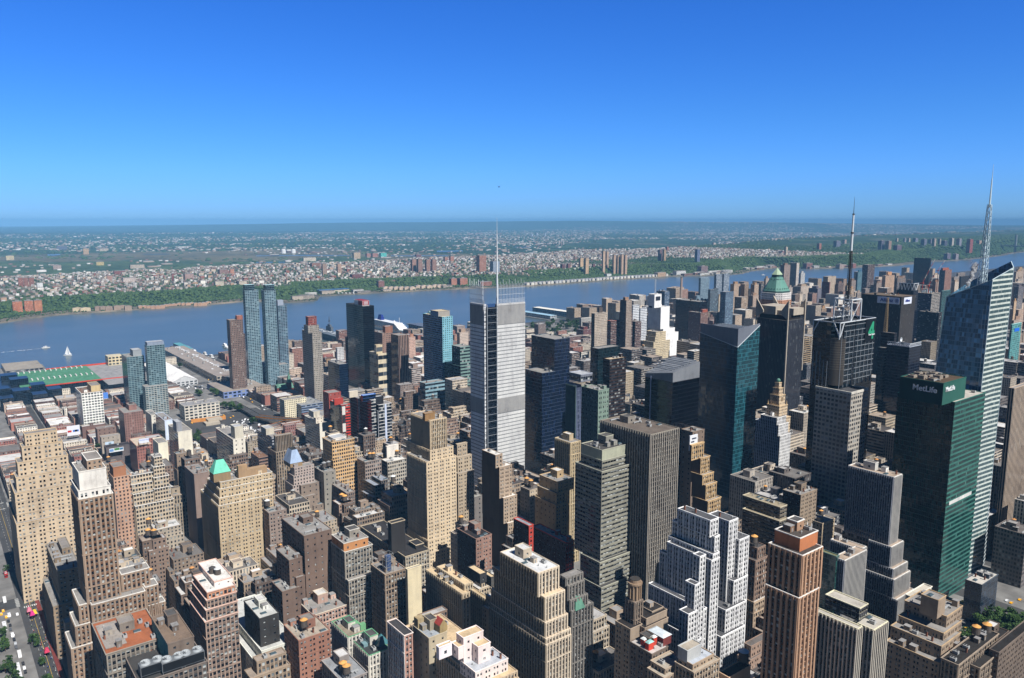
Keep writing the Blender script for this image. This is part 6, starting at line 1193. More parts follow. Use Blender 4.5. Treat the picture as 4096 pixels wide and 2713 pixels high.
for k in range(10): f = k/10; mb.bar((x0+(x1-x0)*f,y0,z1),(x0+(x1-x0)*(f+.05),y0,z1+4),.25); mb.bar((x0+(x1-x0)*(f+.05),y0,z1+4),(x0+(x1-x0)*(f+.1),y0,z1),.25); mb.bar((x1,y0+(y1-y0)*f,z1),(x1,y0+(y1-y0)*(f+.05),z1+4),.25); mb.bar((x1,y0+(y1-y0)*(f+.05),z1+4),(x1,y0+(y1-y0)*(f+.1),z1),.25)
mb.bar((x0,y0,z1+4),(x1,y0,z1+4),.3); mb.bar((x1,y0,z1+4),(x1,y1,z1+4),.3); mb.obj('roof_truss', [white_steel], root)
mb = MB(); c = (x0+(x1-x0)*.5, y0+5, z1+8)
for q_ in range(16): b0,b1 = 2*pi*q_/16, 2*pi*(q_+1)/16; mb.t(c,(c[0]+1.5,c[1]+3*cos(b0)-1,c[2]+3*sin(b0)),(c[0]+1.5,c[1]+3*cos(b1)-1,c[2]+3*sin(b1)))
mb.bar((c[0],c[1],z1),(c[0],c[1],c[2]),.3); mb.obj('dish', [white_steel], root)
# --- convention centre of stepped black glass boxes, sheds and piers by the river
cc = thing('convention_centre', 'long low convention centre of stepped dark glass boxes with green roofs', 'convention centre', (-1740, 180, 0)); gl_ = m_far('gl',(14,26,38))
def ccbox(nm, x0, x1, y0, y1, z1, roof, col=(54,70,88)):
    mb = MB(); farwall(mb, x0, x1, y0, y1, 0, z1, 'gl', 0, 0, {'bay':3,'fl':3}); mb.obj(nm, [gl_], cc, col); mb = MB(); mb.q((x0,y0,z1),(x1,y0,z1),(x1,y1,z1),(x0,y1,z1)); mb.obj('roof', [roof], cc); FOOT.append((x0,x1,y0,y1,z1))
green = m_roof((84,136,106)); grey = m_roof((150,148,146)); dk2 = m_flat((36,48,62), .35, 'dark_glass_roof', .5)
P1 = unz(*RP(5, 215, 1180), 20); P2 = unz(*RP(5, 560, 1150), 20)
ccbox('hall', -1800, -1630, 60, 190, 18, dk2); ccbox('green_hall', -1795, -1622, 130, 262, 20, green); ccbox('north_hall', -1795, -1560, 262, 330, 19, grey)
for (u0, u1, v, z) in ((70,205,1155,32),(90,220,1235,26),(215,325,1195,28),(230,340,1260,22),(335,440,1225,24),(0,75,1225,30),(0,105,1290,22),(5,130,1130,30)):
    X, Y, _ = unz(*RP(5, u1-8, v), z); N_ = 24; W = bis(lambda k: proj(X-k, Y, z)[0], RP(5, u1-18, 0)[0], 40); Yl = Y; x1 = X; n_ = bis(lambda k: proj(x1, Y-k, z)[0], RP(5, u0, 0)[0], 140); ccbox('glass_pavilion', x1-30, x1, Y-n_, Y, z, dk2)
mb = MB()
for k in range(26): 
    a = -1790+(k % 2)*90; y_ = 140+k*4.6; mb.box(a, a+16, y_, y_+2.2, 20.05, 22.2)
mb.obj('roof_plant', [m_flat((206,206,200), .7)], cc)
mb = MB(); mb.box(-1797, -1795, 190, 330, 19, 22); mb.obj('red_edge', [m_flat((196,70,48), .7, 'red_trim')], cc); mb = MB(); mb.box(-1622, -1620.5, 128, 330, 18.5, 20.6); mb.obj('red_edge', [m_flat((196,70,48), .7, 'red_trim')], cc)
def shed(label, pts, z1, roofc, wallc, cat='shed', name='pier_shed', gable=0, clut=0, z0=0):
    """long shed from three ground corners seen in the photograph"""
    (x0, y0), (x1, y1) = pts; t = thing(name, label, cat, ((x0+x1)/2, (y0+y1)/2, 0)); FOOT.append((x0,x1,y0,y1,z1)); mb = MB(); farwall(mb, x0, x1, y0, y1, z0, z1, 'bl', 0, 0, {'bay':8,'fl':6}); mb.obj('wall', [m_far('lf')], t, wallc); mb = MB()
    if gable:
        ym = (y0+y1)/2
        mb.q((x0-.5,y0-.5,z1),(x1+.5,y0-.5,z1),(x1+.5,ym,z1+gable),(x0-.5,ym,z1+gable)); mb.q((x1+.5,y1+.5,z1),(x0-.5,y1+.5,z1),(x0-.5,ym,z1+gable),(x1+.5,ym,z1+gable)); mb.t((x1,y0,z1),(x1,y1,z1),(x1,ym,z1+gable),1); mb.t((x0,y1,z1),(x0,y0,z1),(x0,ym,z1+gable),1)
    else: mb.q((x0,y0,z1),(x1,y0,z1),(x1,y1,z1),(x0,y1,z1))
    mb.obj('roof', [m_flat(roofc, .8, 'shed_roof'), m_flat(wallc)], t)
    for k in range(clut): link('air_unit', clutter_mesh('air_unit'), t, None, (RN.uniform(x0+4,x1-4), RN.uniform(y0+3,y1-3), z1), 0, 1.6)
    return t
shed('big white tent hall beside the twin balcony towers', ((-1800,372),(-1560,420)), 9, (236,234,230), (196,198,200), 'hall', 'tent_hall', 11)
shed('long grey pier warehouse with white vans on its roof', ((-1980,452),(-1545,505)), 14, (150,140,132), (176,166,152), 'warehouse', 'pier_warehouse', 0, 10)
shed('blue walled bus garage with a grey end wall', ((-1500,420),(-1400,500)), 12, (150,140,130), (120,140,190), 'garage', 'bus_garage', 0, 6)
shed('grey flat building above the convention centre by the river', ((-1995,128),(-1890,196)), 10, (150,142,130), (110,110,110), 'pier building', 'pier_building')
shed('cream ventilation building by the river left of the twin towers', ((-1800,300),(-1770,328)), 38, (196,186,160), (204,190,156), 'building', 'ventilation_building')
shed('white pier shed with a blue side left of the dark balcony tower', ((-2090,1700),(-1905,1730)), 18, (232,228,216), (130,160,180), 'pier shed')
shed('low pale blue pier shed behind the grey tan tower', ((-2060,1620),(-1900,1648)), 12, (150,186,206), (170,176,180), 'pier shed')
shed('white wavy roofed shed beside the river right of the mast tower', ((-1960,1335),(-1900,1460)), 9, (230,226,216), (206,200,190), 'pier shed', 'pier_shed', 2)
shed('dark blue pier shed behind the turquoise tower', ((-2000,1150),(-1895,1190)), 14, (90,100,120), (60,76,110), 'pier shed')
shed('grey ferry terminal on the pier among white boats', ((-2080,505),(-1960,522)), 8, (90,150,160), (170,170,166), 'terminal', 'ferry_terminal')
for k, (x0, x1, y0, y1) in enumerate(((-2090,-1885,500,530),(-2060,-1885,900,918),(-2080,-1885,1030,1062),(-2080,-1885,1100,1118),(-2100,-1885,1200,1216),(-2110,-1885,1694,1736),(-2090,-1885,1608,1660),(-2000,-1880,120,205),(-1990,-1885,446,510))):
    mb = MB(); mb.box(x0, x1, y0, y1, -5, -.4); tag(mb.obj('pier', [PAVE]), uniq_rel('concrete river pier', *proj((x0+x1)/2, (y0+y1)/2, 0)), 'pier', 'piers along the near bank')
mb = MB()
for k in range(150): mb.cyl(-2080+k*1.25+RN.uniform(-.5,.5), 1478+RN.uniform(0,14), -6, RN.uniform(-.5,2), .35, n=5)
stuff(mb.obj('old_pilings', [m_flat((90,78,66), .9, 'old_timber')]))
# ice dome sports bubble
X, Y, _ = unz(*RP(6, 1030, 1330), 0); t = thing('sports_bubble', 'white and blue domed sports bubble right of the black striped tower', 'sports bubble', (X,Y,0)); mb = MB(); a_, c_, h_ = 34, 17, 13; FOOT.append((X-a_, X+a_, Y-c_, Y+c_, h_))
for i in range(24):
    for j in range(12):
        P = lambda i, j: (X+a_*(-1+2*i/24), Y+c_*cos(pi*j/12)*(1-abs(-1+2*i/24)**4)**.5, h_*sin(pi*j/12)*(1-abs(-1+2*i/24)**4)**.5); mb.q(P(i,j+1),P(i,j),P(i+1,j),P(i+1,j+1), 1 if j >= 9 else 0)
mb.obj('membrane', [m_flat((232,232,232), .6, 'white_membrane'), m_flat((60,110,200), .6, 'blue_membrane')], t)
# brick church with green spires beside the depot
X, Y, _ = unz(*RP(11, 420, 130), 0); t = thing('brick_church', 'red brick church with green copper roofs and a spire by the ramps', 'church', (X,Y,0)); FOOT.append((X-16,X+8,Y-8,Y+26,20)); mb = MB(); mb.box(X-14,X+2,Y-6,Y+24,0,15); mb.box(X-2,X+5,Y+12,Y+19,0,26); mb.box(X-1,X+4,Y-8,Y-3,0,18); mb.obj('wall', [m_wall()], t, (120,70,64)); mb = MB(); gx = -6
mb.q((X+2.5,Y-6.5,14.8),(X+2.5,Y+24.5,14.8),(X+gx,Y+24.5,23),(X+gx,Y-6.5,23)); mb.q((X-14.5,Y+24.5,14.8),(X-14.5,Y-6.5,14.8),(X+gx,Y-6.5,23),(X+gx,Y+24.5,23)); mb.t((X-14,Y-6.2,15),(X+2,Y-6.2,15),(X+gx,Y-6.2,23)); mb.frus(X-2.2,X+5.2,Y+11.8,Y+19.2,26,44,3.5); mb.frus(X-1.2,X+4.2,Y-8.2,Y-2.8,18,27,2.6); mb.obj('copper_roof', [m_flat((96,136,118), .7, 'church_copper')], t)
# ------------------------------------------------------------------ which lots can be seen past the big buildings
ZW_, ZH_ = 512, 339
ZB = np.full((ZH_, ZW_), 1e9)
def zquad(P, write=True, thr=0.0):
    """marks (or only tests) a flat quad in a small depth image; returns how many pixels of it are in front"""
    uv = []; 
    for x, y, z in P:
        f = _d[0]*x+_d[1]*y; a = _r[0]*x+_r[1]*y; zz = z-CZ; w_ = f*_cp-zz*_sp
        if w_ < 5: return 0
        uv.append(((CX+F*a/w_)/8, (CY-F*(f*_sp+zz*_cp)/w_)/8, 1/w_))
    uv = np.array(uv); x0, x1 = int(max(0, uv[:,0].min())), int(min(ZW_-1, uv[:,0].max()+1)); y0, y1 = int(max(0, uv[:,1].min())), int(min(ZH_-1, uv[:,1].max()+1))
    if x1 < x0 or y1 < y0: return 0
    gx, gy = np.meshgrid(np.arange(x0, x1+1)+.5, np.arange(y0, y1+1)+.5); n_ = 0
    for tri in ((0,1,2),(0,2,3)):
        a, b_, c = uv[tri[0]], uv[tri[1]], uv[tri[2]]; den = (b_[1]-c[1])*(a[0]-c[0])+(c[0]-b_[0])*(a[1]-c[1])
        if abs(den) < 1e-6: continue
        l0 = ((b_[1]-c[1])*(gx-c[0])+(c[0]-b_[0])*(gy-c[1]))/den; l1 = ((c[1]-a[1])*(gx-c[0])+(a[0]-c[0])*(gy-c[1]))/den; l2 = 1-l0-l1
        ins = (l0 >= -.01) & (l1 >= -.01) & (l2 >= -.01)
        if not ins.any(): continue
        wz = 1/np.maximum(l0*a[2]+l1*b_[2]+l2*c[2], 1e-9); sub = ZB[y0:y1+1, x0:x1+1]; ok = ins & (wz < sub-thr); n_ += int(ok.sum())
        if write: sub[ok] = wz[ok]
    return n_
def zbox(x0, x1, y0, y1, z1, write=True, z0=0):
    return zquad([(x0,y0,z0),(x1,y0,z0),(x1,y0,z1),(x0,y0,z1)], write)+zquad([(x1,y0,z0),(x1,y1,z0),(x1,y1,z1),(x1,y0,z1)], write)+zquad([(x0,y0,z1),(x1,y0,z1),(x1,y1,z1),(x0,y1,z1)], write)
for q in FOOT: zbox(*q)
HERO = list(FOOT)
KEEP = [(-1290,-1120,300,440),(-900,-430,20,54),(-1640,-1290,-40,62),(-1620,-1290,436,452)]      # open ground: tunnel ramps, wide street, rail yard, avenue
KEEP += [(-255,-212,655,740),(-1300,-1240,320,400),(-215,60,560,690),(-1850,-1560,1335,1615),(-1640,-1500,380,450),(-1460,-1240,396,450),(-1330,-1290,290,330)]
FR = random.Random(23)
def lotfree(x0, x1, y0, y1):
    for a, c, e, g_, *_ in HERO:
        if x0 < c+.6 and x1 > a-.6 and y0 < g_+.6 and y1 > e-.6: return False
    for a, c, e, g_ in KEEP:
        if x0 < c and x1 > a and y0 < g_ and y1 > e: return False
    return True
LOTS = []
for k in range(1, 8):
    xr, xl = AVE[k]-13, (AVE[k+1]+13 if k < 7 else -1855)
    for s in range(33, 84):
        ya, yb = stre(s)+(11 if s in (34,42) else 8), stre(s+1)-(11 if s+1 in (34,42) else 8)
        for row in (0, 1):
            y0, y1 = (ya, (ya+yb)/2-1.2) if row == 0 else ((ya+yb)/2+1.2, yb); x = xr
            while x > xl+7:
                cx_, cy_ = x, (y0+y1)/2
                if cx_ > -1050 and cy_ < 1600: wd = FR.choice((9,12,15,19,24,30))*FR.uniform(.9,1.1) if cy_ < 620 else FR.uniform(16,34)
                elif cy_ < 1600: wd = FR.choice((8,8,12,16,24,30))*FR.uniform(.9,1.2)
                else: wd = FR.uniform(16, 46)
                wd = min(wd, x-xl)
                if x-xl-wd < 7: wd = x-xl
                d_ = FR.uniform(0, 7)
                a, c = (y0, y1-d_) if row == 0 else (y0+d_, y1)
                dd = sqrt(x*x+cy_*cy_)
                if cx_ > -1050 and cy_ < 620: h = FR.choice((FR.uniform(22,34), FR.uniform(30,46), FR.uniform(42,58))); kind = 'loft_building'
                elif cx_ > -1000 and cy_ < 1600: h = FR.uniform(34, 86); kind = 'office_block'
                elif cy_ < 1600: h = FR.choice((12,14,15,16,17,18,19,22,26)) if FR.random() > .06 else FR.uniform(28,48); kind = 'tenement_house' if h < 24 else 'apartment_block'
                else: h = FR.choice((16,18,22,40,46,50,54,60)) if FR.random() > .12 else FR.uniform(60,92); kind = 'apartment_house'
                if x < -1300 and cy_ < 300: h = FR.uniform(8, 16); kind = 'tenement_house'
                if x < -880 and cy_ < 470: h = min(h, FR.uniform(14,23)); kind = 'tenement_house' if x < -1050 else kind
                LOTS.append((dd, x-wd+.05, x-.05, a, c, h, kind)); x -= wd
LOTS.sort()
PAL = {'loft_building':[(150,126,104),(166,140,112),(124,100,84),(176,156,128),(138,110,92),(112,92,80),(190,172,146)],'office_block':[(150,140,128),(176,160,138),(110,100,96),(90,92,100),(170,150,120)],
 'tenement_house':[(160,92,76),(150,84,72),(176,150,128),(196,182,160),(140,104,88),(120,86,76),(206,196,180),(170,120,96)],'apartment_block':[(176,150,124),(150,100,84),(190,176,156),(140,120,110)],'apartment_house':[(186,160,132),(160,130,108),(200,180,156),(150,110,94),(176,150,124),(210,200,186)]}
RPAL = [(150,148,146),(176,174,172),(206,204,200),(120,116,112),(86,82,80),(226,224,220),(160,146,132),(110,104,100)]
SAY = {'loft_building':'loft building','office_block':'office block','tenement_house':'walk up house','apartment_block':'apartment block','apartment_house':'apartment house'}
NK = {}; FILL = []
for dd, x0, x1, y0, y1, h, kind in LOTS:
    if y1-y0 < 9 or not lotfree(x0, x1, y0, y1): continue
    u, v = proj((x0+x1)/2, (y0+y1)/2, h)
    if v > 2900 or v < 800: continue
    if u < -60 or u > 4156:                      # just outside the frame: a step to the side brings these in
        if -900 < u < 5000 and NK.get('side', 0) < 130 and dd < 1500 and h < 60: NK['side'] = NK.get('side', 0)+1; FILL.append((x0, x1, y0, y1, h, kind, dd, u, v, 0))
        continue
    vis = zbox(x0, x1, y0, y1, h, False)
    if vis < 3 or NK.get(kind, 0) >= 290: continue
    zbox(x0, x1, y0, y1, h); NK[kind] = NK.get(kind, 0)+1
    FILL.append((x0, x1, y0, y1, h, kind, dd, u, v, vis))
def filler(x0, x1, y0, y1, h, kind, dd, u, v, vis):
    c = soft(FR.choice(PAL[kind]), .3); f_ = FR.uniform(.94,1.22); c = tuple(max(30, min(245, q*f_)) for q in c); rc = FR.choice(RPAL if kind == 'tenement_house' else RPAL[:4]+RPAL[3:5]+RPAL[6:])
    hw = 'low' if h < 20 else 'mid' if h < 45 else 'tall'
    rn = 'white roofed' if sum(rc) > 600 else 'dark roofed' if sum(rc) < 300 else 'grey roofed'
    lab = uniq_rel(f'{hw} {colname(c)} {rn} {SAY[kind]}', u, v)
    t = thing(kind, lab, 'building', ((x0+x1)/2, (y0+y1)/2, 0), 0, {'loft_building':'loft buildings between the towers','office_block':'office blocks between the towers','tenement_house':'low houses between the towers','apartment_block':'apartment blocks among the low houses','apartment_house':'apartment houses uptown'}[kind])
    st = FR.choice({'loft_building':('lf','lf','pi','pn'),'office_block':('lf','rb','pi'),'tenement_house':('pn','pn','pn','bk'),'apartment_block':('pn','rb'),'apartment_house':('pn','pn','fn')}[kind]); capc = tuple(min(220, q*1.0) for q in c)
    tiers = [(x0, x1, y0, y1, 0, h)]
    if kind == 'loft_building' and h > 30 and FR.random() < .75: s_ = FR.uniform(2.5,5); tiers = [(x0, x1, y0, y1, 0, h-8), (x0+s_*.4, x1-s_*.4, y0+s_, y1-s_*.3, h-9, h)]
    wins = []
    for (a0, a1, b0, b1, z0, z1) in tiers:
        mb = MB(); mats = [m_far(st), m_flat(capc, .85, 'coping')]
        if dd < 620 and st != 'bk':
            facade(mb, None, 'S', a0, b0, a1-a0, z0, z1, st, {}, wins); facade(mb, None, 'E', a1, b0, b1-b0, z0, z1, st, {}, wins); mb.q((a1,b1,z0),(a0,b1,z0),(a0,b1,z1),(a1,b1,z1)); mb.q((a0,b1,z0),(a0,b0,z0),(a0,b0,z1),(a0,b1,z1)); mats = [m_wall(), m_flat(capc, .85, 'coping'), m_flat(tuple(q*.75 for q in c), .85, 'spandrel')]
        else: farwall(mb, a0, a1, b0, b1, z0, z1, st, 0, 0, {})
        ringcap(mb, a0, a1, b0, b1, z1, 1, .2); mb.obj('wall', mats, t, c)
        mb = MB(); zr = z1-.6; mb.q((a0+.3,b0+.3,zr),(a1-.3,b0+.3,zr),(a1-.3,b1-.3,zr),(a0+.3,b1-.3,zr)); mb.obj('roof', [m_roof(rc)], t)
    if wins:
        mb = MB()
        for c_, a, hh, fc in wins:
            a2, h2 = a/2, hh/2
            def P(u_, v_, d_): return (c_[0]+u_, c_[1]+d_, c_[2]+v_) if fc == 'S' else (c_[0]-d_, c_[1]+u_, c_[2]+v_)
            mb.q(P(-a2,-h2,.15),P(a2,-h2,.15),P(a2,h2,.15),P(-a2,h2,.15))
        stuff(mb.obj('window', [m_pane()], t))
    a0, a1, b0, b1, z0, z1 = tiers[-1]
    if dd < 1100 and vis > 4 and a1-a0 > 12 and b1-b0 > 11 and kind != 'tenement_house':
        p0 = a0+(a1-a0)*FR.uniform(.12,.4); p1 = p0+min(8, (a1-a0)*.4); r0 = b0+(b1-b0)*FR.uniform(.15,.45); r1 = r0+min(8, (b1-b0)*.38); hh = FR.uniform(4,6.5); mb = MB(); farwall(mb, p0, p1, r0, r1, z1-.6, z1+hh, 'bl', 0, 0, {}); ringcap(mb, p0, p1, r0, r1, z1+hh, 1, .1); ph = mb.obj('lift_house', [m_far('bl'), m_flat(capc, .85, 'coping')], t, c)
        mb = MB(); mb.q((p0+.3,r0+.3,z1+hh-.5),(p1-.3,r0+.3,z1+hh-.5),(p1-.3,r1-.3,z1+hh-.5),(p0+.3,r1-.3,z1+hh-.5)); mb.obj('roof', [m_roof(FR.choice(RPAL))], ph)
    if vis > 5: clutter(t, a0, a1, b0, b1, z1-.6, 1 if dd > 1100 else 5, c)
    if kind in ('loft_building', 'apartment_house', 'office_block') and vis > 3 and FR.random() < .5 and a1-a0 > 8 and b1-b0 > 10 and dd < 2300:
        lid = FR.choice(((216,160,92),(196,140,84),(90,86,84),(170,170,168)))
        tank(uniq_rel(f'{"orange" if lid[0] > 190 else "dark" if lid[0] < 100 else "pale"} lidded tank', u, v), FR.uniform(a0+3.5,a1-3.5), FR.uniform(b0+4,b1-4), z1-.6, lid, FR.uniform(.8,1.05))
for q in FILL: filler(*q)
for lab, px, py, lid, s, X, Yy, z in TANKREQ:    # these tanks stand on whichever roof their sight line meets first, else on a small loft of their own
    best = None
    for q in HERO+[f[:5] for f in FILL]:
        if q[4] < 15 or q[4] > 170: continue
        X2, Y2, _ = unz(px, py, q[4]-.5+8.5*s)
        if q[0]+2 < X2 < q[1]-2 and q[2]+2 < Y2 < q[3]-2:
            top = max(h_[4] for h_ in HERO+[f[:5] for f in FILL] if h_[0] < X2 < h_[1] and h_[2] < Y2 < h_[3])
            if abs(top-q[4]) < .2 and (best is None or X2*X2+Y2*Y2 < best[0]): best = (X2*X2+Y2*Y2, X2, Y2, q[4])
    if best: tank(lab, best[1], best[2], best[3]-.55, lid, s); continue
    x0, x1, y0, y1 = X-8, X+6, Yy-6, Yy+9
    if all(x1 < h_[0] or x0 > h_[1] or y1 < h_[2] or y0 > h_[3] or h_[4] < z-25 for h_ in HERO):
        filler(x0, x1, y0, y1, z, 'loft_building', 500, px, py, 3); tank(lab, X, Yy, z-.55, lid, s)
# ------------------------------------------------------------------ the far bank: towers, houses, towns
def onland(px, py):
    z = 5.0
    for _ in range(25):
        x, y, _q = unz(px, py, z); z = .5*z+.5*float(njh(shore(y)-x, y))
    return x, y, max(z, .5)
JT = [(5,90,160,620,700,(190,120,84)),(5,172,236,615,700,(186,120,88)),(5,240,298,612,698,(190,126,90)),(5,130,165,455,520,(150,100,84)),(5,168,200,455,518,(150,104,88)),(5,203,240,455,515,(146,100,84)),(5,257,300,490,528,(226,226,226)),(5,578,620,252,292,(190,160,120)),(5,42,98,302,332,(206,190,150)),(5,368,428,368,396,(170,150,140)),(5,1198,1212,428,476,(140,80,70)),(5,745,785,440,472,(180,140,124)),(5,790,870,408,432,(140,90,80)),(5,850,950,455,490,(206,190,180)),(5,1280,1350,428,468,(180,150,140)),(5,1520,1590,398,430,(150,120,110)),(5,1600,1632,396,430,(196,140,110)),(5,1490,1560,480,515,(206,196,176)),(5,1655,1720,478,510,(210,196,176)),(5,395,470,235,260,(100,104,120)),(5,690,755,252,270,(196,180,160)),(5,668,725,345,368,(200,180,120)),(5,900,1010,365,390,(190,176,160)),
(6,458,495,358,437,(160,136,120)),(6,562,597,358,425,(180,150,130)),(6,1078,1118,328,415,(160,124,108)),(6,1120,1160,325,418,(150,118,104)),(6,1178,1216,330,416,(160,124,108)),(6,1218,1258,327,416,(150,116,100)),(6,1535,1605,300,416,(166,120,100)),(6,1630,1698,340,420,(150,160,176)),(6,670,730,280,322,(196,170,140)),(6,763,800,286,312,(170,120,104)),(6,802,850,284,312,(166,116,100)),(6,858,912,282,308,(90,190,180)),(6,1306,1340,312,346,(170,120,100)),(6,1345,1380,306,346,(176,126,106)),(6,1105,1150,292,315,(120,80,74)),(6,840,895,478,530,(140,96,86)),(6,918,970,472,512,(150,104,92)),(6,1345,1400,460,515,(180,124,100)),(6,1400,1475,458,512,(176,120,96)),(6,1540,1650,482,510,(150,104,88)),(6,315,425,315,340,(214,200,180)),(6,650,750,430,458,(120,76,72)),(6,375,455,352,376,(150,110,90)),
(7,463,497,318,404,(206,176,140)),(7,499,535,320,404,(200,170,136)),(7,623,648,270,428,(196,166,140)),(7,649,672,273,426,(190,160,136)),(7,697,722,297,438,(190,160,136)),(7,724,750,300,436,(186,156,130)),(7,752,775,293,440,(196,166,140)),(7,777,801,296,440,(190,160,136)),(7,1015,1045,262,338,(120,90,90)),(7,1047,1072,260,340,(180,150,120)),(7,1070,1092,240,268,(160,100,80)),(7,1272,1308,258,346,(100,110,140)),(7,1390,1420,212,236,(196,180,170)),(7,335,372,360,398,(110,70,70)),(7,378,408,358,396,(120,76,72)),(7,210,240,380,403,(196,200,206)),(7,555,580,360,390,(120,80,76)),(7,1285,1370,375,412,(130,110,110)),(7,1380,1512,372,410,(130,104,104)),(7,1105,1225,408,436,(214,214,214)),(7,980,1080,418,446,(190,160,130)),(7,640,692,428,452,(226,226,224)),(7,130,148,148,168,(170,180,190)),(7,165,180,142,165,(170,180,190)),(7,225,236,145,165,(170,180,190)),(7,322,332,198,225,(200,196,190)),(7,355,363,195,225,(200,196,190)),(7,1735,1784,322,365,(130,84,84)),
(8,57,95,553,610,(150,90,80)),(8,88,106,530,576,(196,180,160)),(8,5,40,590,630,(110,84,84)),(8,265,290,510,542,(170,110,90)),(8,350,400,497,531,(110,110,130)),(8,405,428,490,512,(170,150,140)),(8,595,636,495,544,(96,90,106)),(8,637,671,497,545,(160,130,110)),(8,675,735,520,552,(110,90,100)),(8,694,710,482,502,(196,180,160)),(8,735,752,482,505,(150,140,150)),(8,758,775,482,506,(190,176,160)),(8,785,820,482,508,(130,130,150)),(8,830,866,487,526,(110,110,130)),(8,868,902,488,515,(150,140,150)),(8,890,915,484,530,(176,160,150)),(8,925,942,485,520,(170,160,150)),(8,940,980,496,526,(80,80,100)),(8,985,1012,482,524,(190,180,170)),(8,1022,1055,484,524,(140,136,150)),(8,1075,1120,487,538,(150,80,70)),(8,1132,1165,494,514,(180,150,130)),(8,500,550,588,612,(196,176,156)),(8,950,1000,565,600,(110,100,116)),(8,1000,1040,568,598,(150,140,146)),(8,1015,1045,548,575,(150,110,104)),(8,180,250,618,645,(130,90,86)),(8,365,415,624,648,(170,150,140)),(8,440,480,620,640,(150,96,84))]
def jbox(nm, lab, R_, uL, uR, vT, vB, col, grp, cat='apartment tower', st='pn', roofc=(140,134,130)):
    px, py = RP(R_, (uL+uR)/2, vB); x, y, z = onland(px, py); f = _d[0]*x+_d[1]*y; k = f/F/.985; a = REG[R_][2]
    wd = (uR-uL)*a*k; h = bis(lambda q: -proj(x, y, z+q)[1], -RP(R_, 0, vT)[1], 400); wx, wy = max(8, wd*.36/.61), max(8, wd*.64/.79); wx = min(wx, 30)
    t = thing(nm, lab, cat, (x, y, z), 0, grp); mb = MB(); farwall(mb, x-wx/2, x+wx/2, y-wy/2, y+wy/2, z-6, z+h, st, 0, 0, {'bay':4,'fl':3.4}); mb.obj('wall', [m_far(st)], t, col); mb = MB(); mb.box(x-wx/2-.2, x+wx/2+.2, y-wy/2-.2, y+wy/2+.2, z+h, z+h+1); 
    if h > 25: mb.box(x-wx*.2, x+wx*.2, y-wy*.2, y+wy*.2, z+h+1, z+h+5)
    mb.obj('roof', [m_roof(roofc)], t); return t
for R_, uL, uR, vT, vB, c in JT:
    px, py = RP(R_, (uL+uR)/2, vB)
    jbox('apartment_tower' if (vB-vT) > 34 else 'apartment_block', uniq_rel(f'{colname(c)} {"tower" if vB-vT > 34 else "block"} on the far bank', px, py), R_, uL, uR, vT, vB, c, 'tall buildings on the far bank')
for k, (u, v0, v1) in enumerate(((193,255,286),(262,255,284))):
    px, py = RP(6, u, v1); x, y, z = onland(px, py); t = thing('storage_tank', ('left', 'right')[k]+' of the two white round storage tanks far across the river', 'storage tank', (x,y,z), 0, 'white storage tanks'); r0 = 15*.574*(_d[0]*x+_d[1]*y)/F; h = bis(lambda q: -proj(x, y, z+q)[1], -RP(6, 0, v0)[1], 300)
    mb = MB(); mb.cyl(x,y,z-3,z+h*.85,r0,n=20); mb.obj('shell', [m_flat((232,232,230), .6, w=False)], t); mb = MB(); mb.cyl(x,y,z+h*.85,z+h,r0*1.03,r0*.3,20); mb.obj('roof', [m_flat((222,222,222), .6, w=False)], t)
# waterfront terraces and gabled houses along the far shore
def gable(mb, x0, x1, y0, y1, z0, z1, zr, mr=1):
    mb.box(x0, x1, y0, y1, z0, z1); ym = (y0+y1)/2; mb.q((x0,y0,z1),(x1,y0,z1),(x1,ym,zr),(x0,ym,zr),mr); mb.q((x1,y1,z1),(x0,y1,z1),(x0,ym,zr),(x1,ym,zr),mr); mb.t((x1,y0,z1),(x1,y1,z1),(x1,ym,zr),0); mb.t((x0,y1,z1),(x0,y0,z1),(x0,ym,zr),0)
k = 0
for y in np.arange(2380, 3420, 27):
    s_ = 26+RN.uniform(-4,4); x = float(shore(y))-s_; z = float(njh(s_, y)); t = thing('gabled_house', 'pale gabled waterfront house in the row along the far shore', 'house', (x, y, z), 0, 'gabled houses along the far shore'); mb = MB(); gable(mb, x-12, x+10, y-9, y+9, z-2, z+9, z+15); gable(mb, x-4, x+11.5, y-4, y+4, z-2, z+10, z+14)
    mb.obj('wall', [m_far('pn'), m_flat((140,140,146), .8, 'slate')], t, RN.choice(((206,200,190),(190,190,190),(220,216,206)))); k += 1
for (u0, u1, v, n_, col, rc, h) in ((515,625,690,2,(196,180,150),(120,112,106),12),(668,780,685,3,(150,130,116),(120,110,104),14),(800,915,680,3,(156,136,120),(120,110,104),14),(968,1235,668,9,(176,140,116),(140,150,150),8),(1240,1470,648,8,(180,144,118),(140,150,150),8)):
    for q in range(n_):
        px, py = RP(5, u0+(u1-u0)*(q+.5)/n_, v); x, y, z = onland(px, py); L = (u1-u0)/n_*.574*(_d[0]*x+_d[1]*y)/F/.79*.92
        t = thing('terrace_house', uniq_rel('waterfront terrace under the far cliff', px, py), 'house', (x,y,z), 0, 'terraces under the far cliff'); mb = MB(); gable(mb, x-14, x, y-L/2, y+L/2, z-3, z+h, z+h+2.5); mb.obj('wall', [m_far('pn'), m_flat(rc, .8, 'pale_roof')], t, col)
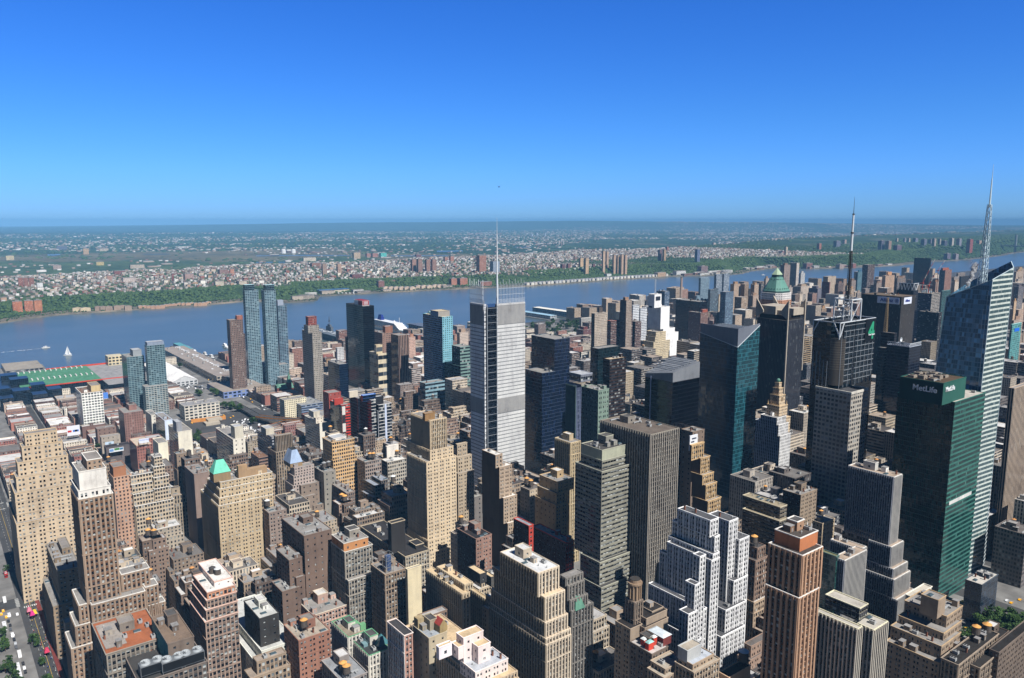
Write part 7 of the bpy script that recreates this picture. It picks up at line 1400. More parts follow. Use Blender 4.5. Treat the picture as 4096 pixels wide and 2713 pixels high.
for (u0, u1, v, n_) in ((890,1110,540,6),(1115,1230,530,3),(1235,1330,525,3)):
    for q in range(n_):
        px, py = RP(6, u0+(u1-u0)*(q+.5)/n_, v); x, y, z = onland(px, py); t = thing('terrace_house', uniq_rel('pale waterfront block on the far shore', px, py), 'house', (x,y,z), 0, 'terraces under the far cliff'); mb = MB(); gable(mb, x-14, x+2, y-15, y+15, z-3, z+11, z+17); mb.obj('wall', [m_far('pn'), m_flat((130,126,126), .8, 'pale_roof2')], t, (196,176,156))
# the ferry landing under the cliff
px, py = RP(6, 540, 545); x, y, z = onland(px, py)
t = thing('ferry_landing', 'long blue roofed ferry landing on the far shore', 'ferry landing', (x,y,z)); mb = MB(); mb.box(x-14,x+10,y-70,y+70,z-3,z+9); mb.obj('wall', [m_far('rb')], t, (190,180,160)); mb = MB(); mb.box(x-16,x+12,y-72,y+72,z+9,z+11); mb.obj('roof', [m_flat((70,110,150), .6)], t)
# small houses on the plateau
rs = np.random.RandomState(5)
N_ = 56000
s = np.concatenate([rs.uniform(262, 2000, 24000), rs.uniform(2300, 15500, N_-24000)]); y = np.concatenate([rs.uniform(-300, 5600, 24000), rs.uniform(-500, 26000, N_-24000)])
w1, w2 = wob(y, s, 260), wob(s, y, 1100); keep = np.where(s < 2500, (w1 > -.75) & (rs.rand(N_) < np.where(y > 3300, .62, np.clip(.42+.5*w1, .28, .8))), (w2 > -.15) & (rs.rand(N_) < np.where(s < 5200, .32, np.clip(1.15-s/17000, .2, 1)))); keep &= ~((y > 3300) & (y < 4300) & (s < 900))
s, y = s[keep], y[keep]; x = shore(y)-s
blk = 62.0                                       # houses stand in street rows
rowk = rs.rand(len(s)) < .9; y = np.where(rowk, np.round(y/blk)*blk+rs.choice([-17, 17], len(y))+rs.uniform(-3,3,len(y)), y); x = shore(y)-s; z = njh(s, y)
far_ = s > 2500; bw, bd, bh = rs.uniform(6,12,len(s)), rs.uniform(6,12,len(s)), rs.uniform(6,10,len(s)); big = rs.rand(len(s)) < .08
bw[big] *= 2.2; bd[big] *= 1.9; bh[big] *= 1.5; bw[far_] *= 2.2; bd[far_] *= 2.2; bh[far_] *= 1.05
big2 = far_ & (rs.rand(len(s)) < .05); bw[big2] *= 3; bd[big2] *= 3
dep = -(_d[0]*x+_d[1]*y); order = np.argsort(np.hypot(x, y)/(bw+bd)*1.0)
def boxes_mesh(name, x, y, z, bw, bd, bh, mats, split=True, col=None):
    n_ = len(x); cx = np.array([[-.5,-.5],[.5,-.5],[.5,.5],[-.5,.5]]); V = np.zeros((n_, 8, 3))
    for k in range(4): V[:,k,0] = V[:,k+4,0] = x+cx[k,0]*bw; V[:,k,1] = V[:,k+4,1] = y+cx[k,1]*bd; V[:,k,2] = z-4; V[:,k+4,2] = z+bh
    fq = np.array([[0,1,5,4],[1,2,6,5],[2,3,7,6],[3,0,4,7],[4,5,6,7]]); Fq = (np.arange(n_)[:,None,None]*8+fq[None]).reshape(-1,4)
    me = bpy.data.meshes.new(name); me.vertices.add(n_*8); me.vertices.foreach_set('co', V.ravel()); me.loops.add(len(Fq)*4); me.loops.foreach_set('vertex_index', Fq.ravel()); me.polygons.add(len(Fq)); me.polygons.foreach_set('loop_start', np.arange(len(Fq))*4)
    me.polygons.foreach_set('material_index', np.tile([0,0,0,0,1], n_))
    for m_ in mats: me.materials.append(m_)
    me.update(calc_edges=True); return me
def m_town(k):
    m, n, p = newmat('town_'+k); g = nd(n, 'ShaderNodeNewGeometry'); r0 = g.outputs['Random Per Island']; 
    if k == 'wall': c = ramp(n, r0, [(0,(.30,.28,.25,1)),(.22,(.22,.17,.13,1)),(.42,(.15,.085,.065,1)),(.6,(.38,.36,.34,1)),(.76,(.26,.20,.15,1)),(.92,(.55,.53,.5,1))], 'CONSTANT')
    else: c = ramp(n, r0, [(0,(.24,.235,.23,1)),(.25,(.36,.355,.35,1)),(.42,(.12,.115,.11,1)),(.66,(.5,.49,.48,1)),(.78,(.19,.16,.14,1))], 'CONSTANT')
    n.links.new(c, p.inputs['Base Color']); p.inputs['Roughness'].default_value = .85; return m
TOWN = [m_town('wall'), m_town('roof')]
uu = np.array([proj(a, c, e) for a, c, e in zip(x, y, z)]); infr = (uu[:,0] > -60) & (uu[:,0] < 4160)
order = [i for i in order if infr[i]]
nh = 0; taken = set()
for i in order:
    if nh >= 280: break
    if s[i] > 2500 or s[i] < 270: continue
    u, v = uu[i]
    zi = ZB[int(np.clip(v/8,0,ZH_-1)), int(np.clip(u/8,0,ZW_-1))]
    if zi < 1e8: continue
    taken.add(i); nh += 1; mb = MB(); xa, xb, ya, yb = -bw[i]/2, bw[i]/2, -bd[i]/2, bd[i]/2; c = RN.choice(((206,198,186),(226,222,214),(180,150,126),(150,100,84),(196,180,160),(170,160,150),(216,206,190),(140,90,76)))
    if bh[i] < 11: gable(mb, xa, xb, ya, yb, -4, bh[i]*.7, bh[i]*1.05); rn = RN.choice(((110,104,100),(140,134,130),(126,96,84),(90,86,84)))
    else: mb.box(xa, xb, ya, yb, -4, bh[i], 0, 1); rn = RN.choice(((190,186,182),(140,136,132),(100,96,94)))
    o = mb.obj('plateau_house', [m_far('pn') if False else m_wall(), m_flat(rn, .85, 'house_roof')], None, c, (x[i], y[i], z[i])); tag(o, 'small house among many on the plateau across the river', 'house', 'small houses on the plateau across the river')
rest = np.array([i for i in order if i not in taken])
nr = rest[s[rest] < 2500]; fr = rest[s[rest] >= 2500]
stuff(link('plateau_town', boxes_mesh('plateau_town', x[nr], y[nr], z[nr], bw[nr], bd[nr], bh[nr], TOWN))); stuff(link('distant_town', boxes_mesh('distant_town', x[fr], y[fr], z[fr], bw[fr], bd[fr], bh[fr], TOWN)))
for k in range(54):
    yy = RN.choice((RN.uniform(4250,4800), RN.uniform(4650,6900), RN.uniform(1150,2000), RN.uniform(3500,3950))); s_ = RN.uniform(25,85); xx = float(shore(yy))-s_; zz = float(njh(s_, yy)); a, c, h = RN.uniform(8,16), RN.uniform(14,42), RN.uniform(7,17)
    t = thing('shore_block', 'low block on the strip along the far shore', 'building', (xx,yy,zz), 0, 'low blocks along the far shore'); mb = MB(); farwall(mb, xx-a, xx+a, yy-c, yy+c, zz-4, zz+h, 'rb', 0, 0, {}); mb.obj('wall', [m_far(RN.choice(('rb','pn')))], t, RN.choice(((190,176,160),(150,110,96),(206,204,200),(170,160,150)))); mb = MB(); mb.box(xx-a-.3, xx+a+.3, yy-c-.3, yy+c+.3, zz+h, zz+h+1); mb.obj('roof', [m_flat(RN.choice(((206,204,200),(120,116,112),(150,150,150))), .8)], t)
# far suspension bridge
px, py = RP(14, 1910, 190); x, y, z = unz(px, py, 0); t = thing('suspension_bridge', 'hazy grey suspension bridge tower far up the river at the right edge', 'bridge', (x,y,0)); k = (_d[0]*x+_d[1]*y)/F*.3189
mb = MB()
for dx in (-11*k*.4, 11*k*.4):
    for dy in (-8,8): mb.bar((x+dx,y+dy,-3),(x+dx,y+dy,176*k/k*(_d[0]*x+_d[1]*y)/F*.3189/ k),5)
for zz in (60,110,170): mb.bar((x-11*k*.4,y,zz),(x+11*k*.4,y,zz),6)
mb.obj('tower', [m_flat((150,156,160), .7)], t); mb = MB(); mb.box(x-1300,x+1300,y-14,y+14,60,70); mb.obj('deck', [m_flat((130,136,140), .7)], t)
# ------------------------------------------------------------------ vegetation
def m_leaf(nm, cols, trans=0):
    m, n, p = newmat(nm); g = nd(n, 'ShaderNodeNewGeometry'); o = nd(n, 'ShaderNodeObjectInfo'); r0 = mth(n, 'FRACT', mth(n, 'ADD', g.outputs['Random Per Island'], mth(n, 'MULTIPLY', o.outputs['Random'], .31))); nz = noise(n, .03, g.outputs['Position'], 3)
    c = ramp(n, mth(n, 'ADD', mth(n, 'MULTIPLY', r0, .6), mth(n, 'MULTIPLY', nz, .4)), [(i/(len(cols)-1), c_+(1,)) for i, c_ in enumerate(cols)]); n.links.new(c, p.inputs['Base Color']); p.inputs['Roughness'].default_value = .7; p.inputs['Specular IOR Level'].default_value = .2
    return m
LEAF = m_leaf('street_leaves', [(.022,.048,.012),(.045,.090,.022),(.075,.135,.03)]); FOR_ = m_leaf('forest_leaves', [(.022,.046,.014),(.046,.084,.024),(.088,.136,.040)]); BARK = m_flat((86,70,56), .9, 'bark')
def crown_mesh(seed, r, h, n_=520):
    rr = random.Random(seed); mb = MB(); cl = [(rr.gauss(0,r*.42), rr.gauss(0,r*.42), rr.uniform(.1,1)*h, rr.uniform(.3,.5)*r) for _ in range(13)]
    for _ in range(n_):
        c = rr.choice(cl); a, b_ = rr.uniform(0,2*pi), math.acos(rr.uniform(-1,1)); q = c[3]*rr.uniform(.6,1.05); P = np.array((c[0]+q*sin(b_)*cos(a), c[1]+q*sin(b_)*sin(a), c[2]+q*.8*cos(b_)))
        d_ = np.array([rr.gauss(0,1) for _ in range(3)]); d_ /= np.linalg.norm(d_); e = np.cross(d_, (.3,.2,1)); e /= np.linalg.norm(e)+1e-6; sz = rr.uniform(.35,.8)*r*.22; mb.q(tuple(P-d_*sz-e*sz*.6), tuple(P+d_*sz-e*sz*.6), tuple(P+d_*sz+e*sz*.6), tuple(P-d_*sz+e*sz*.6))
    return mb.mesh('crown', [LEAF])
def trunk_mesh(seed, h, r):
    rr = random.Random(seed); mb = MB(); mb.cyl(0,0,-.3,h*.5,.32,.2,8)
    for k in range(6): a = k*1.05+rr.uniform(-.3,.3); mb.bar((0,0,h*rr.uniform(.3,.5)), (r*.6*cos(a), r*.6*sin(a), h*rr.uniform(.65,.95)), .14, 0, 5, .05)
    return mb.mesh('trunk', [BARK])
TV = [(crown_mesh(40+k, 4.2, 5.0), trunk_mesh(40+k, 8, 4)) for k in range(4)]
def tree(label, x, y, z, sc, group=None):
    k = RN.randrange(4); t = thing('street_tree', label, 'tree', (x,y,z), 0, group); t.scale = (sc,sc,sc); t.rotation_euler = (0,0,RN.uniform(0,6))
    for nm, me, zz in (('trunk', TV[k][1], 0), ('crown', TV[k][0], 3.6)): o = bpy.data.objects.new(nm, me); COL.objects.link(o); o.parent = t; o.location = (0,0,zz)
for (u, v) in ((1400,1140),(1440,1120),(1490,1115),(1540,1120),(1590,1130),(1640,1145),(1420,1170),(1470,1155),(1525,1160),(1580,1165),(1640,1185),(1500,1205),(1560,1215),(1620,1225),(1265,1275),(1285,1250),(1450,1195)):
    x, y, _ = unz(*RP(4, u, v), 14); tree('leafy park tree in the clump at the lower right', x, y, 0, RN.uniform(1.35,1.75), 'park trees at the lower right')
for (u, v) in ((40,830),(15,1240),(30,1330),(50,1410),(70,1480),(90,1520),(30,1470),(215,1270),(230,1300),(265,1420),(300,1525),(310,1560),(20,1290),(120,1560)):
    x, y, _ = unz(*RP(1, u, v), 8); tree(uniq_rel('street tree', *RP(1, u, v)), x, y, 0, RN.uniform(.65,.95), 'street trees at the lower left')
for k in range(90):
    x, y = RN.uniform(-1840,-1570), RN.uniform(1345,1605); tree('tree in the riverside park right of the mast tower', x, y, 0, RN.uniform(1.3,1.9), 'trees in the riverside park')
for (R_, u, v) in ((10,1490,770),(10,1470,830),(10,1500,860),(10,1820,400),(10,1870,410),(10,1920,400),(10,1960,420),(10,2030,450),(10,2060,440),(10,1700,220),(10,1760,240),(10,1490,230),(10,1530,240),(10,2235,610),(10,1140,370),(10,100,920),(10,190,1050),(10,150,1000),(10,780,820),(10,820,800),(11,2150,80),(11,2200,90),(11,2250,100),(11,2150,290),(11,2180,310),(11,1915,75),(11,30,440),(15,300,1350),(15,280,1330),(15,330,1230),(15,430,1250),(7,850,1275),(7,890,1275),(7,410,1090),(15,1200,1335),(15,1240,1330),(15,1530,1090),(15,1480,1300),(15,1570,1230),(15,1620,1220),(5,1250,1065),(6,1080,1390),(6,945,1260)):
    px, py = RP(R_, u, v); x, y, _ = unz(px, py, 7)
    if lotfree(x-1, x+1, y-1, y+1) or True: tree(uniq_rel('round leafy tree', px, py), x, y, 0, RN.uniform(1.0,1.5), 'trees between the west side buildings')
# far bank woods: each mass reads as one
ICO = None
def blobs(name, x, y, z, r, mat, hz=1.0, det=1):
    import bmesh
    bm = bmesh.new(); bmesh.ops.create_icosphere(bm, subdivisions=det, radius=1); bv = np.array([v.co[:] for v in bm.verts]); bf = np.array([[v.index for v in f.verts] for f in bm.faces]); bm.free()
    n_ = len(x); rs_ = np.random.RandomState(9); V = bv[None]*r[:,None,None]*np.array((1,1,hz))*(1+.34*rs_.uniform(-1,1,(n_,len(bv),1))); V[:,:,0] += x[:,None]; V[:,:,1] += y[:,None]; V[:,:,2] += z[:,None]
    Fq = (np.arange(n_)[:,None,None]*len(bv)+bf[None]).reshape(-1,3); me = bpy.data.meshes.new(name); me.vertices.add(n_*len(bv)); me.vertices.foreach_set('co', V.ravel()); me.loops.add(len(Fq)*3); me.loops.foreach_set('vertex_index', Fq.ravel()); me.polygons.add(len(Fq)); me.polygons.foreach_set('loop_start', np.arange(len(Fq))*3); me.materials.append(mat); me.update(calc_edges=True); return stuff(link(name, me))
rs = np.random.RandomState(8)
N_ = 26000; s = rs.uniform(95, 330, N_); y = rs.uniform(-200, 6500, N_); k = (s+60*wob(y, s, 300) < np.where(y < 2600, 262, 330)) & ~((y > 3300) & (y < 3560) & (s < 150) & (rs.rand(N_) < .8)); s, y = s[k], y[k]; x = shore(y)-s; z = njh(s, y); blobs('cliff_woods', x, y, z+3, rs.uniform(3.5,8,len(x)), FOR_, .85, 1)
N_ = 22000; s = rs.uniform(250, 2100, N_); y = rs.uniform(-300, 6500, N_); k = rs.rand(N_) < np.where(y > 3200, np.where(wob(y,s,420) > -.1, .8, .35), np.where(wob(y,s,300) > .25, .9, .36)); s, y = s[k], y[k]; x = shore(y)-s; z = njh(s, y); blobs('plateau_trees', x, y, z+2, rs.uniform(3,7,len(x)), FOR_, .8, 1)
N_ = 26000; s = rs.uniform(1900, 14000, N_); y = rs.uniform(-600, 24000, N_); w2 = wob(s, y, 1100); k = rs.rand(N_) < np.where(s < 5200, np.where(wob(y,s,700) > .35, .8, .05), .75); s, y = s[k], y[k]; x = shore(y)-s; z = njh(s, y); blobs('distant_trees', x, y, z+1, rs.uniform(9,26,len(x)), FOR_, .42, 1)
N_ = 9000; s = rs.uniform(40, 1200, N_); y = rs.uniform(6500, 16000, N_); x = shore(y)-s; z = njh(s, y); blobs('upriver_woods', x, y, z+3, rs.uniform(6,14,len(x)), FOR_, .7, 1)
N_ = 1200; s = rs.uniform(10, 95, N_); y = rs.uniform(0, 4400, N_); x = shore(y)-s; z = njh(s, y); blobs('shore_trees', x, y, z+1.5, rs.uniform(2,4,len(x)), FOR_, .8, 1)
HAZE_D = 4.2e-5
# ------------------------------------------------------------------ vehicles, people, boats
PAINT = m_objcol(.3); GLASSV = m_flat((20,24,28), .1, 'car_glass', .6, w=False); TYRE = m_flat((24,24,24), .9, 'tyre', w=False)
def loft(mb, prof, w_, mi=0):                    # side profile swept across the width
    n_ = len(prof); A = [(a, -w_, z) for a, z in prof]; B = [(a, w_, z) for a, z in prof]; mb.ng(A, mi); mb.ng(B[::-1], mi)
    for k in range(n_): j = (k+1) % n_; mb.q(A[k], B[k], B[j], A[j], mi)
def wheel_mesh():
    mb = MB(); n_ = 12
    for k in range(n_):
        a, c = 2*pi*k/n_, 2*pi*(k+1)/n_; mb.q((.33*cos(a),-.11,.33*sin(a)),(.33*cos(c),-.11,.33*sin(c)),(.33*cos(c),.11,.33*sin(c)),(.33*cos(a),.11,.33*sin(a)))
    mb.ng([(.33*cos(2*pi*k/n_),-.11,.33*sin(2*pi*k/n_)) for k in range(n_)]); mb.ng([(.33*cos(-2*pi*k/n_),.11,.33*sin(-2*pi*k/n_)) for k in range(n_)]); return mb.mesh('wheel', [TYRE])
WHL = wheel_mesh()
def vparts(kind):
    b_ = MB(); g = MB(); P = []
    if kind in ('car', 'taxi'):
        loft(b_, [(-2.25,.35),(2.25,.35),(2.3,.7),(1.2,.85),(.55,1.4),(-1.2,1.42),(-1.9,.95),(-2.3,.9)], .86); loft(g, [(1.08,.9),(.52,1.34),(-1.16,1.36),(-1.75,.96)], .875); wx, wy, ws = 1.35, .8, 1
        if kind == 'taxi': r = MB(); r.box(-.2,.2,-.5,.5,1.42,1.66); P.append(('roof_light', r.mesh('roof_light', [m_flat((235,230,200), .5, w=False)])))
    elif kind == 'van': loft(b_, [(-2.6,.4),(2.6,.4),(2.65,1.1),(1.9,1.3),(1.3,2.2),(-2.6,2.25)], .98); loft(g, [(1.86,1.35),(1.34,2.05),(.4,2.05),(.4,1.35)], .995); wx, wy, ws = 1.7, .9, 1.1
    elif kind == 'truck': loft(b_, [(1.6,.5),(3.6,.5),(3.65,1.4),(3.3,2.4),(1.6,2.5)], 1.1); r = MB(); r.box(-3.8,1.4,-1.2,1.2,.9,3.5); P.append(('cargo_box', r.mesh('cargo_box', [m_flat((222,222,220), .6, w=False)]))); loft(g, [(3.58,1.5),(3.3,2.3),(2.4,2.3),(2.4,1.5)], 1.115); wx, wy, ws = 2.6, 1, 1.4
    else: loft(b_, [(-6,.4),(6,.4),(6.05,2.9),(5.8,3.1),(-6,3.1)], 1.27); loft(g, [(6.06,1.5),(6.06,2.6),(-5.6,2.6),(-5.6,1.5)], 1.285); r = MB(); r.box(-3.5,-1.5,-.8,.8,3.1,3.4); r.box(1,2.6,-.8,.8,3.1,3.35); P.append(('roof_unit', r.mesh('roof_unit', [m_flat((200,202,204), .6, w=False)]))); wx, wy, ws = 3.8, 1.15, 1.5
    P += [('body', b_.mesh('body', [PAINT])), ('windows', g.mesh('windows', [GLASSV]))]
    return P, wx, wy, ws
VP = {k: vparts(k) for k in ('car','taxi','van','truck','bus')}
CATV = {'car':('parked_car','car'),'taxi':('yellow_taxi','taxi'),'van':('delivery_van','van'),'truck':('box_truck','truck'),'bus':('city_bus','bus')}
def vehicle(kind, label, x, y, az, col, group, z=.02):
    P, wx, wy, ws = VP[kind]; t = thing(CATV[kind][0], label, CATV[kind][1], (x,y,z), az, group)
    for nm, me in P: o = bpy.data.objects.new(nm if nm != 'windows' else 'window_band', me); COL.objects.link(o); o.parent = t; o.color = lin(col)
    for sx in (-1,1):
        for sy in (-1,1): o = bpy.data.objects.new('wheel', WHL); COL.objects.link(o); o.parent = t; o.location = (sx*wx, sy*wy, .33*ws); o.scale = (ws,)*3
    return t
CARC = {'white':(232,232,232),'black':(30,30,32),'silver':(170,174,178),'dark grey':(80,82,86),'red':(170,40,36),'blue':(50,70,120)}
TAXI = (244,176,30)
def put(kind, cname, R_, u, v, az, grp, where):
    px, py = RP(R_, u, v); x, y, _ = unz(px, py, .8); col = TAXI if kind == 'taxi' else CARC[cname]; lab = uniq_rel(f'{cname} {CATV[kind][1]} {where}' if kind != 'taxi' else f'yellow taxi {where}', px, py); vehicle(kind, lab, x, y, az, col, grp)
G34 = 'traffic on the wide street'
for kind, c, u, v in (('bus','red',38,895),('truck','white',30,1065),('taxi','',40,1168),('taxi','',8,1150),('taxi','',20,1128),('bus','white',30,1235),('car','black',66,1222),('car','dark grey',68,1250),('van','white',82,1290),('car','black',92,1315),('car','silver',100,1340),('car','dark grey',105,1365),('truck','white',128,1420),('car','black',150,1470),('car','white',158,1500),('car','black',165,1525),('bus','white',118,1510),('bus','white',130,1560),('taxi','',170,1030),('car','white',112,1150),('car','black',55,1195),('van','white',60,1160)): put(kind, c, 1, u, v, 0, G34, 'on the wide street')
for u, v in ((1318,1180),(1282,1240),(1580,858),(1635,945),(1585,1075),(1270,1065),(1640,1055),(1440,1045)): put('taxi', '', 4, u, v, rad(90), 'taxis on the avenue by the park', 'on the avenue by the park')
for c, u, v in (('white',1640,868),('black',1560,895),('dark grey',1600,915),('black',1300,1085),('white',1555,1060)): put('car', c, 4, u, v, rad(90), 'cars on the avenue by the park', 'on the avenue by the park')
for u, v in ((1840,545),(1828,568),(1797,585),(1770,598),(1932,578),(1968,558),(1640,615),(1675,604),(1410,650),(1360,552),(1740,495)): put('taxi', '', 10, u, v, rad(20), 'taxis by the tunnel ramps', 'by the tunnel ramps')
for c, u, v in (('red',1612,830),('dark grey',1640,850),('black',1672,868),('silver',1712,890),('red',1586,880)): put('car', c, 10, u, v, rad(-35), 'cars by the tunnel ramps', 'by the tunnel ramps')
for u, v in ((1650,898),(1700,930),(1740,962)): put('bus', 'white', 10, u, v, rad(-35), 'white buses in the tunnel cut', 'in the tunnel cut')
for k in range(26): put(RN.choice(('van','car','van')), 'white', 10, RN.uniform(1950,2330), 0+600+RN.uniform(0,1)*0+ (RN.uniform(0,170)), rad(-35), 'white vans on the ramp lot', 'on the ramp lot')
for k in range(30): put('van' if k % 3 else 'car', RN.choice(('white','silver','black')), 10, RN.uniform(1260,1680), RN.uniform(135,190), rad(RN.choice((0,90))), 'vehicles on the tent hall lot', 'on the tent hall lot')
for k in range(24): put('van', 'white', 5, 1390+k*9+RN.uniform(-3,3), 1085+k*2.0+RN.uniform(-8,8), 0, 'white vans on the pier', 'on the pier') if False else None
for k in range(22):
    x, y = -1960+k*18.5+RN.uniform(-3,3), RN.choice((468,486)); vehicle('van' if k % 4 else 'bus', 'white van parked on the roof of the long pier warehouse', x, y, rad(90), CARC['white'], 'white vans on the pier warehouse roof', 14.02)
for k in range(26):
    x, y = RN.uniform(-1600,-1320), RN.uniform(-30,50); vehicle(RN.choice(('truck','van','car')), 'work vehicle on the open rail yard ground', x, y, rad(RN.choice((0,90,30))), RN.choice(((232,232,232),(170,40,36),(214,140,50),(90,90,96))), 'work vehicles on the rail yard')
for k in range(34):
    x = RN.uniform(-1600,-1100); put_y = stre(39)+RN.choice((-4.5,-1.5,1.5,4.5)); vehicle(RN.choice(('car','car','taxi','van')), 'small vehicle on the avenue toward the river', x, put_y, 0, RN.choice(((232,232,232),(30,30,32),(120,124,128),TAXI)), 'vehicles on the street toward the river')
# tunnel ramps: curved orange walled viaducts and the sunken cut
conc = m_flat((176,166,150), .9, 'ramp_concrete'); ora = m_flat((206,140,74), .9, 'rust_stained_wall')
def ramp_road(label, pts, wd, wall, nm='curved_ramp'):
    P = [unz(*RP(*q[:3]), q[3]) for q in pts]; t = thing(nm, label, 'road ramp', P[0]); mb = MB(); sd = MB(); Q = []
    for k in range(len(P)-1):
        for f in range(5): a = f/5; Q.append(tuple(P[k][i]*(1-a)+P[k+1][i]*a for i in range(3)))
    Q.append(P[-1]); Lf, Rt = [], []
    for k, q in enumerate(Q):
        a, c = Q[max(0,k-1)], Q[min(len(Q)-1,k+1)]; d_ = np.array((c[0]-a[0], c[1]-a[1])); d_ /= np.linalg.norm(d_)+1e-9; n_ = np.array((-d_[1], d_[0]))*wd/2; Lf.append((q[0]+n_[0],q[1]+n_[1],q[2])); Rt.append((q[0]-n_[0],q[1]-n_[1],q[2]))
    up = lambda p_, h: (p_[0],p_[1],p_[2]+h)
    for k in range(len(Q)-1):
        mb.q(Rt[k],Rt[k+1],Lf[k+1],Lf[k]); 
        for E in (Lf, Rt): sd.q(up(E[k],-1.6),up(E[k+1],-1.6),up(E[k+1],1.0),up(E[k],1.0)); sd.q(up(E[k],-1.6),up(E[k],1.0),up(E[k+1],1.0),up(E[k+1],-1.6))
        if k % 4 == 0 and Q[k][2] > 3: sd.cyl(Q[k][0],Q[k][1],0,Q[k][2]-1,.9,n=8)
    mb.obj('deck', [ASPH], t); sd.obj('parapet', [wall], t)
ramp_road('pale curved elevated ramp left of the orange ramp', [(11,-250,190,5),(11,0,330,6),(11,120,400,7),(11,300,450,8),(11,480,470,8),(11,620,470,8)], 12, conc)
ramp_road('orange walled curved ramp in front of the blue banded depot', [(11,250,530,7),(11,420,480,8),(11,560,450,8),(11,740,425,8),(11,980,440,8)], 13, ora)
ramp_road('orange upper ramp reaching the blue banded depot', [(11,100,385,9),(11,330,410,9),(11,520,425,9),(11,760,435,9)], 10, ora)
mb = MB(); a = [unz(*RP(10, u, v), 0) for u, v in ((1405,650),(1872,600))]; p0, p1 = np.array(a[0]), np.array(a[1]); d_ = (p1-p0)/np.linalg.norm(p1-p0); n_ = np.array((-d_[1], d_[0], 0))*.5
for s_ in (0,): mb.q(tuple(p0), tuple(p1), tuple(p1+(0,0,6)), tuple(p0+(0,0,6))); mb.q(tuple(p1+n_), tuple(p0+n_), tuple(p0+n_+(0,0,6)), tuple(p1+n_+(0,0,6))); mb.q(tuple(p0+(0,0,6)), tuple(p1+(0,0,6)), tuple(p1+n_+(0,0,6)), tuple(p0+n_+(0,0,6)))
tag(mb.obj('retaining_wall', [ora]), 'orange stained retaining wall above the tunnel cut', 'retaining wall')
mb = MB(); X, Y, _ = unz(*RP(10, 1640, 690), 0); mb.box(X-16, X, Y-4, Y+18, 0, 4); mb.box(X-22, X-8, Y+2, Y+24, 4, 7); tag(mb.obj('tunnel_portal', [conc]), 'pale concrete tunnel portal blocks below the orange wall', 'tunnel portal')
# people on the pavements of the wide street
def person_mesh():
    mb = MB(); rings = [(0,.10,.16),(.45,.12,.17),(.85,.17,.20),(1.05,.16,.2),(1.35,.2,.26),(1.45,.16,.22),(1.5,.06,.07),(1.56,.09,.08),(1.66,.11,.09),(1.75,.07,.06)]; n_ = 8; R_ = [[(a*cos(2*pi*k/n_), b_*sin(2*pi*k/n_), z) for k in range(n_)] for z, a, b_ in rings]
    for i in range(len(R_)-1):
        for k in range(n_): j = (k+1) % n_; mb.q(R_[i][k],R_[i][j],R_[i+1][j],R_[i+1][k], 0 if i < 2 else 1 if i < 6 else 2)
    mb.ng(R_[-1], 3); return mb.mesh('person', [m_flat((40,44,60), .9, 'trousers', w=False), m_objcol(.9, 'shirt', .1), m_flat((196,150,124), .7, 'skin', w=False), m_flat((40,30,24), .9, 'hair', w=False)])
PM = person_mesh()
for k in range(70):
    u = RN.choice((RN.uniform(130,260), RN.uniform(190,330))); v = 980+RN.uniform(0,560); X, Y, _ = unz(*RP(1, 118+(v-980)*.34+RN.uniform(0,75), v), 1); o = link('person', PM, None, RN.choice(((230,230,230),(200,60,60),(60,90,160),(40,40,44),(220,180,80),(90,140,90))), (X, Y, .14)); o.rotation_euler = (0,0,RN.uniform(0,6)); tag(o, 'person walking on the pavement of the wide street', 'person', 'people on the pavement of the wide street')
for k in range(16):
    X, Y, _ = unz(*RP(4, RN.uniform(1290,1420), RN.uniform(1040,1110)), 1); o = link('person', PM, None, RN.choice(((230,230,230),(200,60,60),(60,90,160),(40,40,44))), (X, Y, .05)); tag(o, 'person crossing the avenue near the park trees', 'person', 'people crossing the avenue')
# market umbrellas, awnings and signs by the street corner
for k, (u, v, c, say) in enumerate(((190,1125,(206,120,140),'pink'),(210,1150,(200,50,130),'magenta'),(225,1140,(220,190,60),'yellow'),(305,1390,(196,60,90),'red'))):
    X, Y, _ = unz(*RP(1, u, v), 4); t = thing('street_awning', f'{say} awning sign over the pavement of the wide street', 'awning', (X,Y,0)); mb = MB(); mb.bar((-1.6,0,0),(-1.6,0,3.6),.07); mb.bar((1.6,0,0),(1.6,0,3.6),.07); mb.obj('post', [dark_steel], t, None, (X,Y,0)); mb = MB(); mb.frus(-2.4,2.4,-1.8,1.8,3.6,6.2,.9); mb.obj('canopy', [m_flat(c, .8, 'awning_cloth', w=False)], t, None, (X,Y,0))
# billboards
def billboard(label, R_, pts, z, paint, words=(), wc=(60,90,170)):
    (u0, v0), (u1, v1) = pts; X0, Y0, _ = unz(*RP(R_, u0, v1), z); X1 = X0; Y1 = Y0+bis(lambda k: proj(X0, Y0+k, z)[0], RP(R_, u1, 0)[0], 60); h = (v1-v0)*REG[R_][2]*(_d[0]*X0+_d[1]*Y0)/F*1.0; t = thing('billboard', label, 'billboard', (X0,(Y0+Y1)/2,z)); mb = MB(); mb.box(X0-.4,X0,Y0,Y1,z,z+h); mb.obj('panel', [m_flat(paint, .6, 'poster', w=False)], t)
    mb = MB()
    for f in (.1,.5,.9): yy = Y0+(Y1-Y0)*f; mb.bar((X0-.8,yy,z-5),(X0-.8,yy,z+h),.2); mb.bar((X0-4,yy,z-5),(X0-.8,yy,z+h*.8),.14)
    mb.obj('frame', [dark_steel], t)
    for k, w_ in enumerate(words): letters(w_, h*.36, (X0+.06, (Y0+Y1)/2, z+h*(.68-.4*k)), ROT_E, m_flat(wc, .6, 'poster_ink', w=False), t, .03)
    return t, X0, Y0, Y1, z, h
billboard('white billboard with pale blue words on the red flats', 10, ((700,868),(832,930)), 44, (222,226,236), ('WOULD YOU?',), (110,140,210))
